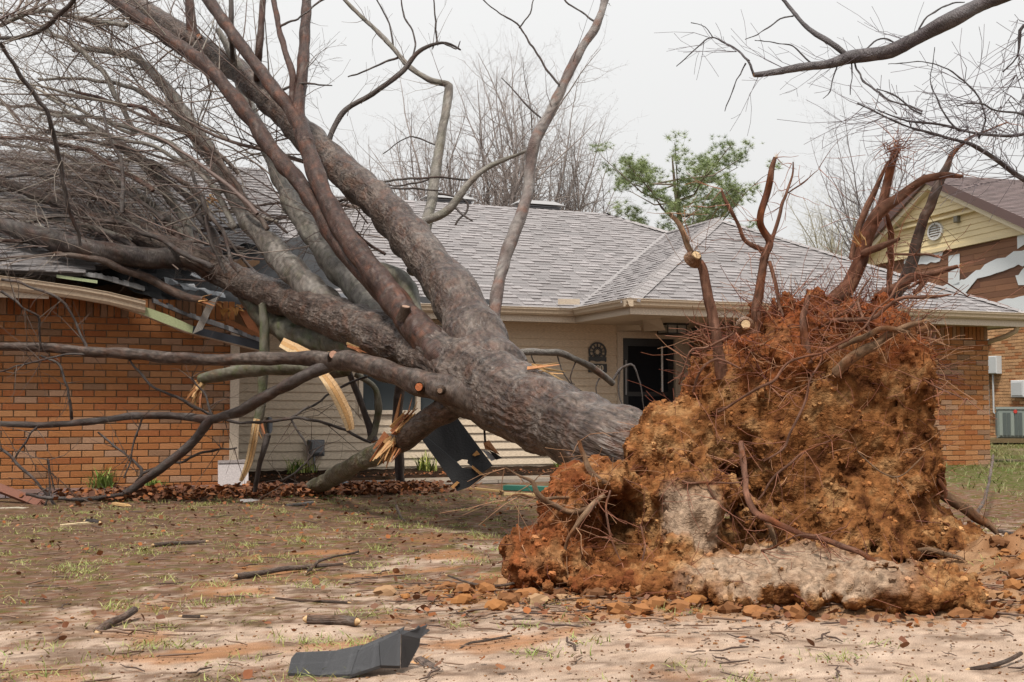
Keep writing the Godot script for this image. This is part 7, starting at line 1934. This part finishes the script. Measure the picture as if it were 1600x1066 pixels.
	pr = PackedVector3Array([Vector3(-0.208, 0.601, -11) - o, Vector3(-0.15, 0.578, -11) - o, Vector3(-0.087, 0.532, -11) - o, Vector3(-0.144, 0.515, -11) - o])
	pr.reverse()
	b.slab(pr, Vector3(0, 0, 0.012))
	build("felt", b, M.felt, t)
	# white board leaning at the garage corner
	o = Vector3(-3.324, 0, -14.499)
	t = thing("white_board", "weathered white board leaning at the garage corner", "board", o, TURN)
	b = MB.new()
	b.col = Color(0.50, 0.45, 0.44)
	b.slab(PackedVector3Array([Vector3(-0.16, 0.02, 0.0), Vector3(0.10, -0.01, 0.02), Vector3(0.19, 0.08, 0.02), Vector3(0.21, 0.37, -0.11), Vector3(-0.15, 0.36, -0.11)]), Vector3(0, 0.004, 0.018))
	build("board", b, M.lumber, t)
	b = MB.new()
	b.col = Color(0.42, 0.37, 0.36)
	b.box(-0.15, 0.18, 0.33, 0.365, -0.10, -0.085)
	build("edge", b, M.lumber, t)
	# dark metal scrap, boards and lath on the ground
	o = Vector3(-2.049, 0, -14.499)
	t = thing("metal_scrap", "crumpled blue-grey metal scrap on the dark bed beside the mossy prop", "metal scrap", o)
	b = MB.new()
	b.col = Color(0.17, 0.19, 0.21)
	for q in [[-0.10, 0.06, 0.0, 0.5], [0.02, 0.09, 0.05, -0.4], [0.09, 0.05, -0.03, 0.9]]:
		b.bevel_box(Vector3(0.17, 0.10, 0.05), 0.02, Transform3D(Basis.from_euler(Vector3(-0.6, q[3], q[3] * 0.5)), Vector3(q[0], q[1], q[2])))
	build("sheet", b, M.paint, t)
	board("green_plank", "teal green painted plank lying on the ground left of the root plate", "plank", Vector3(-0.073, 0.083, -13.9), Vector3(0.445, 0.075, -13.7), 0.16, 0.06, Color(0.03, 0.16, 0.115), M.paint)
	board("lath", "pale yellow lath lying under the teal plank", "lath", Vector3(-0.084, 0.046, -13.4), Vector3(0.348, 0.039, -13.3), 0.05, 0.03, Color(0.58, 0.42, 0.20), M.lumber)
	board("lath", "pale yellow lath on the ground right of the black panel", "lath", Vector3(-0.483, 0.057, -14.2), Vector3(-0.131, 0.04, -13.9), 0.05, 0.025, Color(0.58, 0.38, 0.16), M.lumber)
	board("rusty_plank", "reddish wet plank slanting to the ground at the left edge by the brick wall", "plank", Vector3(-5.676, 0.241, -12.9), Vector3(-4.826, 0.004, -12.5), 0.09, 0.05, Color(0.17, 0.055, 0.028), M.lumber, "", 0.7)
	board("white_lath", "white lath end on the ground at the left edge", "lath", Vector3(-5.228, -0.006, -11.9), Vector3(-4.833, 0.005, -12), 0.05, 0.02, Color(0.62, 0.57, 0.45), M.lumber)
	board("pale_splinter", "long pale split of wood lying in front of the leaf drift", "wood splinter", Vector3(-3.753, 0.001, -10.2), Vector3(-3.599, 0.004, -10.4), 0.05, 0.025, Color(0.70, 0.55, 0.33), M.lumber)
	board("pale_splinter", "short pale wood scrap on the leaves below the grass clump at left", "wood splinter", Vector3(-4.003, 0.025, -12.3), Vector3(-3.842, 0.014, -12.2), 0.06, 0.025, Color(0.58, 0.36, 0.16), M.lumber)
	board("white_scrap", "small white scrap on the leaf drift below the leaning board", "scrap", Vector3(-2.796, 0.029, -12.6), Vector3(-2.677, 0.035, -12.6), 0.05, 0.03, Color(0.72, 0.70, 0.68), M.paint)
	log_piece("dead_stub", "black rotten stub at the tip of the leaf drift", "log", L([-3.656,0.011,-10.5,0.027, -3.59,-0.005,-10.5,0.041, -3.535,-0.005,-10.5,0.025]), {"base": Color(0.04, 0.03, 0.026), "grey": Color(0.07, 0.055, 0.05), "dark": Color(0.02, 0.016, 0.014), "rust": Color(0.08, 0.045, 0.03)})
	log_piece("grey_stick", "grey stick lying on the leaves in front of the mossy prop", "stick", L([-2.272,0.008,-12.2,0.019, -2.156,0.013,-12.3,0.019, -2.011,0.024,-12.4,0.016]), {"base": Color(0.24, 0.21, 0.19), "grey": Color(0.35, 0.32, 0.30), "dark": Color(0.1, 0.08, 0.07), "rust": Color(0.2, 0.12, 0.08)})
	# grass clumps along the foot of the walls
	var labels := ["lush green grass clump at the foot of the left brick wall", "yellow-green grass clump under the outlet box", "yellow-green grass clump behind the black panel", "small grass clump behind the fallen trunk's lower end", "small grass clump low on the brick wall left of the leaning board"]
	var spots := [hw(0.85, 0.02, 15.25), hw(3.55, 0.08, 16.9), hw(5.35, 0.08, 16.8), hw(7.55, 0.05, 16.9), hw(1.45, 0.02, 15.28)]
	var sizes := [0.30, 0.24, 0.30, 0.22, 0.14]
	for k in 5:
		t = thing("grass_clump", labels[k], "plant", spots[k], rr.randf() * 360.0, "grass clumps along the walls")
		b = MB.new()
		for i in 95:
			var a := rr.randf() * TAU
			var lean := rr.randf_range(0.15, 1.1)
			var l: float = sizes[k] * rr.randf_range(0.7, 1.3)
			var p := Vector3(rr.randfn(0, 0.09), 0, rr.randfn(0, 0.06))
			var d := Vector3(cos(a) * lean, 1, sin(a) * lean * 0.6).normalized()
			var s := Vector3(-sin(a), 0, cos(a)) * 0.008
			b.col = Color(0.12, 0.20, 0.035).lerp(Color(0.32, 0.30, 0.07), rr.randf() * (0.4 if k in [0, 4] else 0.9)) * rr.randf_range(0.7, 1.2)
			var m1 := p + d * l * 0.5
			var m2 := m1 + (d + Vector3(cos(a) * 0.5, -0.7 * lean, sin(a) * 0.4)).normalized() * l * 0.5
			b.quad(p - s, p + s, m1 + s, m1 - s)
			b.tri(m1 - s, m1 + s, m2)
		kind(build("blades", b, M.blade, t), "stuff")
		b = MB.new()
		b.col = Color(0.07, 0.05, 0.03)
		b.tube(PackedVector3Array([Vector3(0, -0.03, 0), Vector3(0, 0.03, 0)]), PackedFloat32Array([0.09, 0.03]), 8)
		build("crown", b, M.soil, t)


func _ready():
	# --- camera, sky, light, exposure
	var cam := Camera3D.new()
	cam.name = "camera"
	cam.position = Vector3(0, 0.97, 0)
	cam.rotation.x = atan(107.0 / 1900.0)
	cam.fov = rad_to_deg(2.0 * atan(533.0 / 1900.0))
	cam.far = 600.0
	add_child(cam)
	cam.current = true
	var sky := ProceduralSkyMaterial.new()
	sky.sky_top_color = Color(1.0, 1.005, 1.012)
	sky.sky_horizon_color = Color(0.535, 0.535, 0.533)
	sky.sky_curve = 4.0
	sky.ground_bottom_color = Color(0.45, 0.40, 0.36)
	sky.ground_horizon_color = Color(0.535, 0.535, 0.53)
	sky.ground_curve = 0.02
	sky.sun_angle_max = 1.0
	var env := Environment.new()
	env.background_mode = Environment.BG_SKY
	env.sky = Sky.new()
	env.sky.sky_material = sky
	env.background_energy_multiplier = 1.0
	env.tonemap_mode = Environment.TONE_MAPPER_LINEAR
	env.tonemap_exposure = 3.1
	env.sdfgi_enabled = true; env.ssao_enabled = true; env.ssil_enabled = true
	var we := WorldEnvironment.new()
	we.name = "world"
	we.environment = env
	add_child(we)
	var sun := DirectionalLight3D.new()
	sun.name = "sun"
	sun.light_color = Color(1.0, 0.97, 0.93)
	sun.light_energy = 0.5
	sun.light_angular_distance = 10.0
	sun.shadow_enabled = true
	sun.rotation_degrees = Vector3(-60, -18, 0)
	add_child(sun)
	R.seed = 7
	make_materials()
	# --- large structure
	build_ground()
	build_house()
	build_neighbour()
	# --- trees
	build_tree()
	build_root_plate()
	overhanging_tree()
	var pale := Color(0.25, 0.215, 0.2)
	var trees := [["tallest pale bare tree behind the middle of the roof", Vector3(-0.397, 0.97, -42), 12.3, 0.34], ["pale bare tree behind the upright limb that bends at its top", Vector3(-2.147, 0.97, -43), 11.6, 0.36], ["pale bare tree behind the roof just right of the upright dark limb", Vector3(2.428, 0.97, -44), 9.9, 0.3], ["low pale bare tree behind the roof touching the leaning trunk", Vector3(-4.067, 0.97, -45), 9.9, 0.32], ["pale bare tree whose top shows left of the upright dark limb's bend", Vector3(1.064, 0.97, -45), 11.2, 0.32]]
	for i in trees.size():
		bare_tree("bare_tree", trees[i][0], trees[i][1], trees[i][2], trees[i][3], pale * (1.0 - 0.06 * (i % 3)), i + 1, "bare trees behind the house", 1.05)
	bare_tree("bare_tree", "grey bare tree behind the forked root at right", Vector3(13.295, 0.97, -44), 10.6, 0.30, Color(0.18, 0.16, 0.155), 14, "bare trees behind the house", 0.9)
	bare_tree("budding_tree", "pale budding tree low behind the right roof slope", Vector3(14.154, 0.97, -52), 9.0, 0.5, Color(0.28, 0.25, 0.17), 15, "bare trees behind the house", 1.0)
	pine_tree(Vector3(5.717, 0.97, -40), 9.1)
	# --- objects, then small details
	build_fittings()
	build_debris()
	scatter_ground()
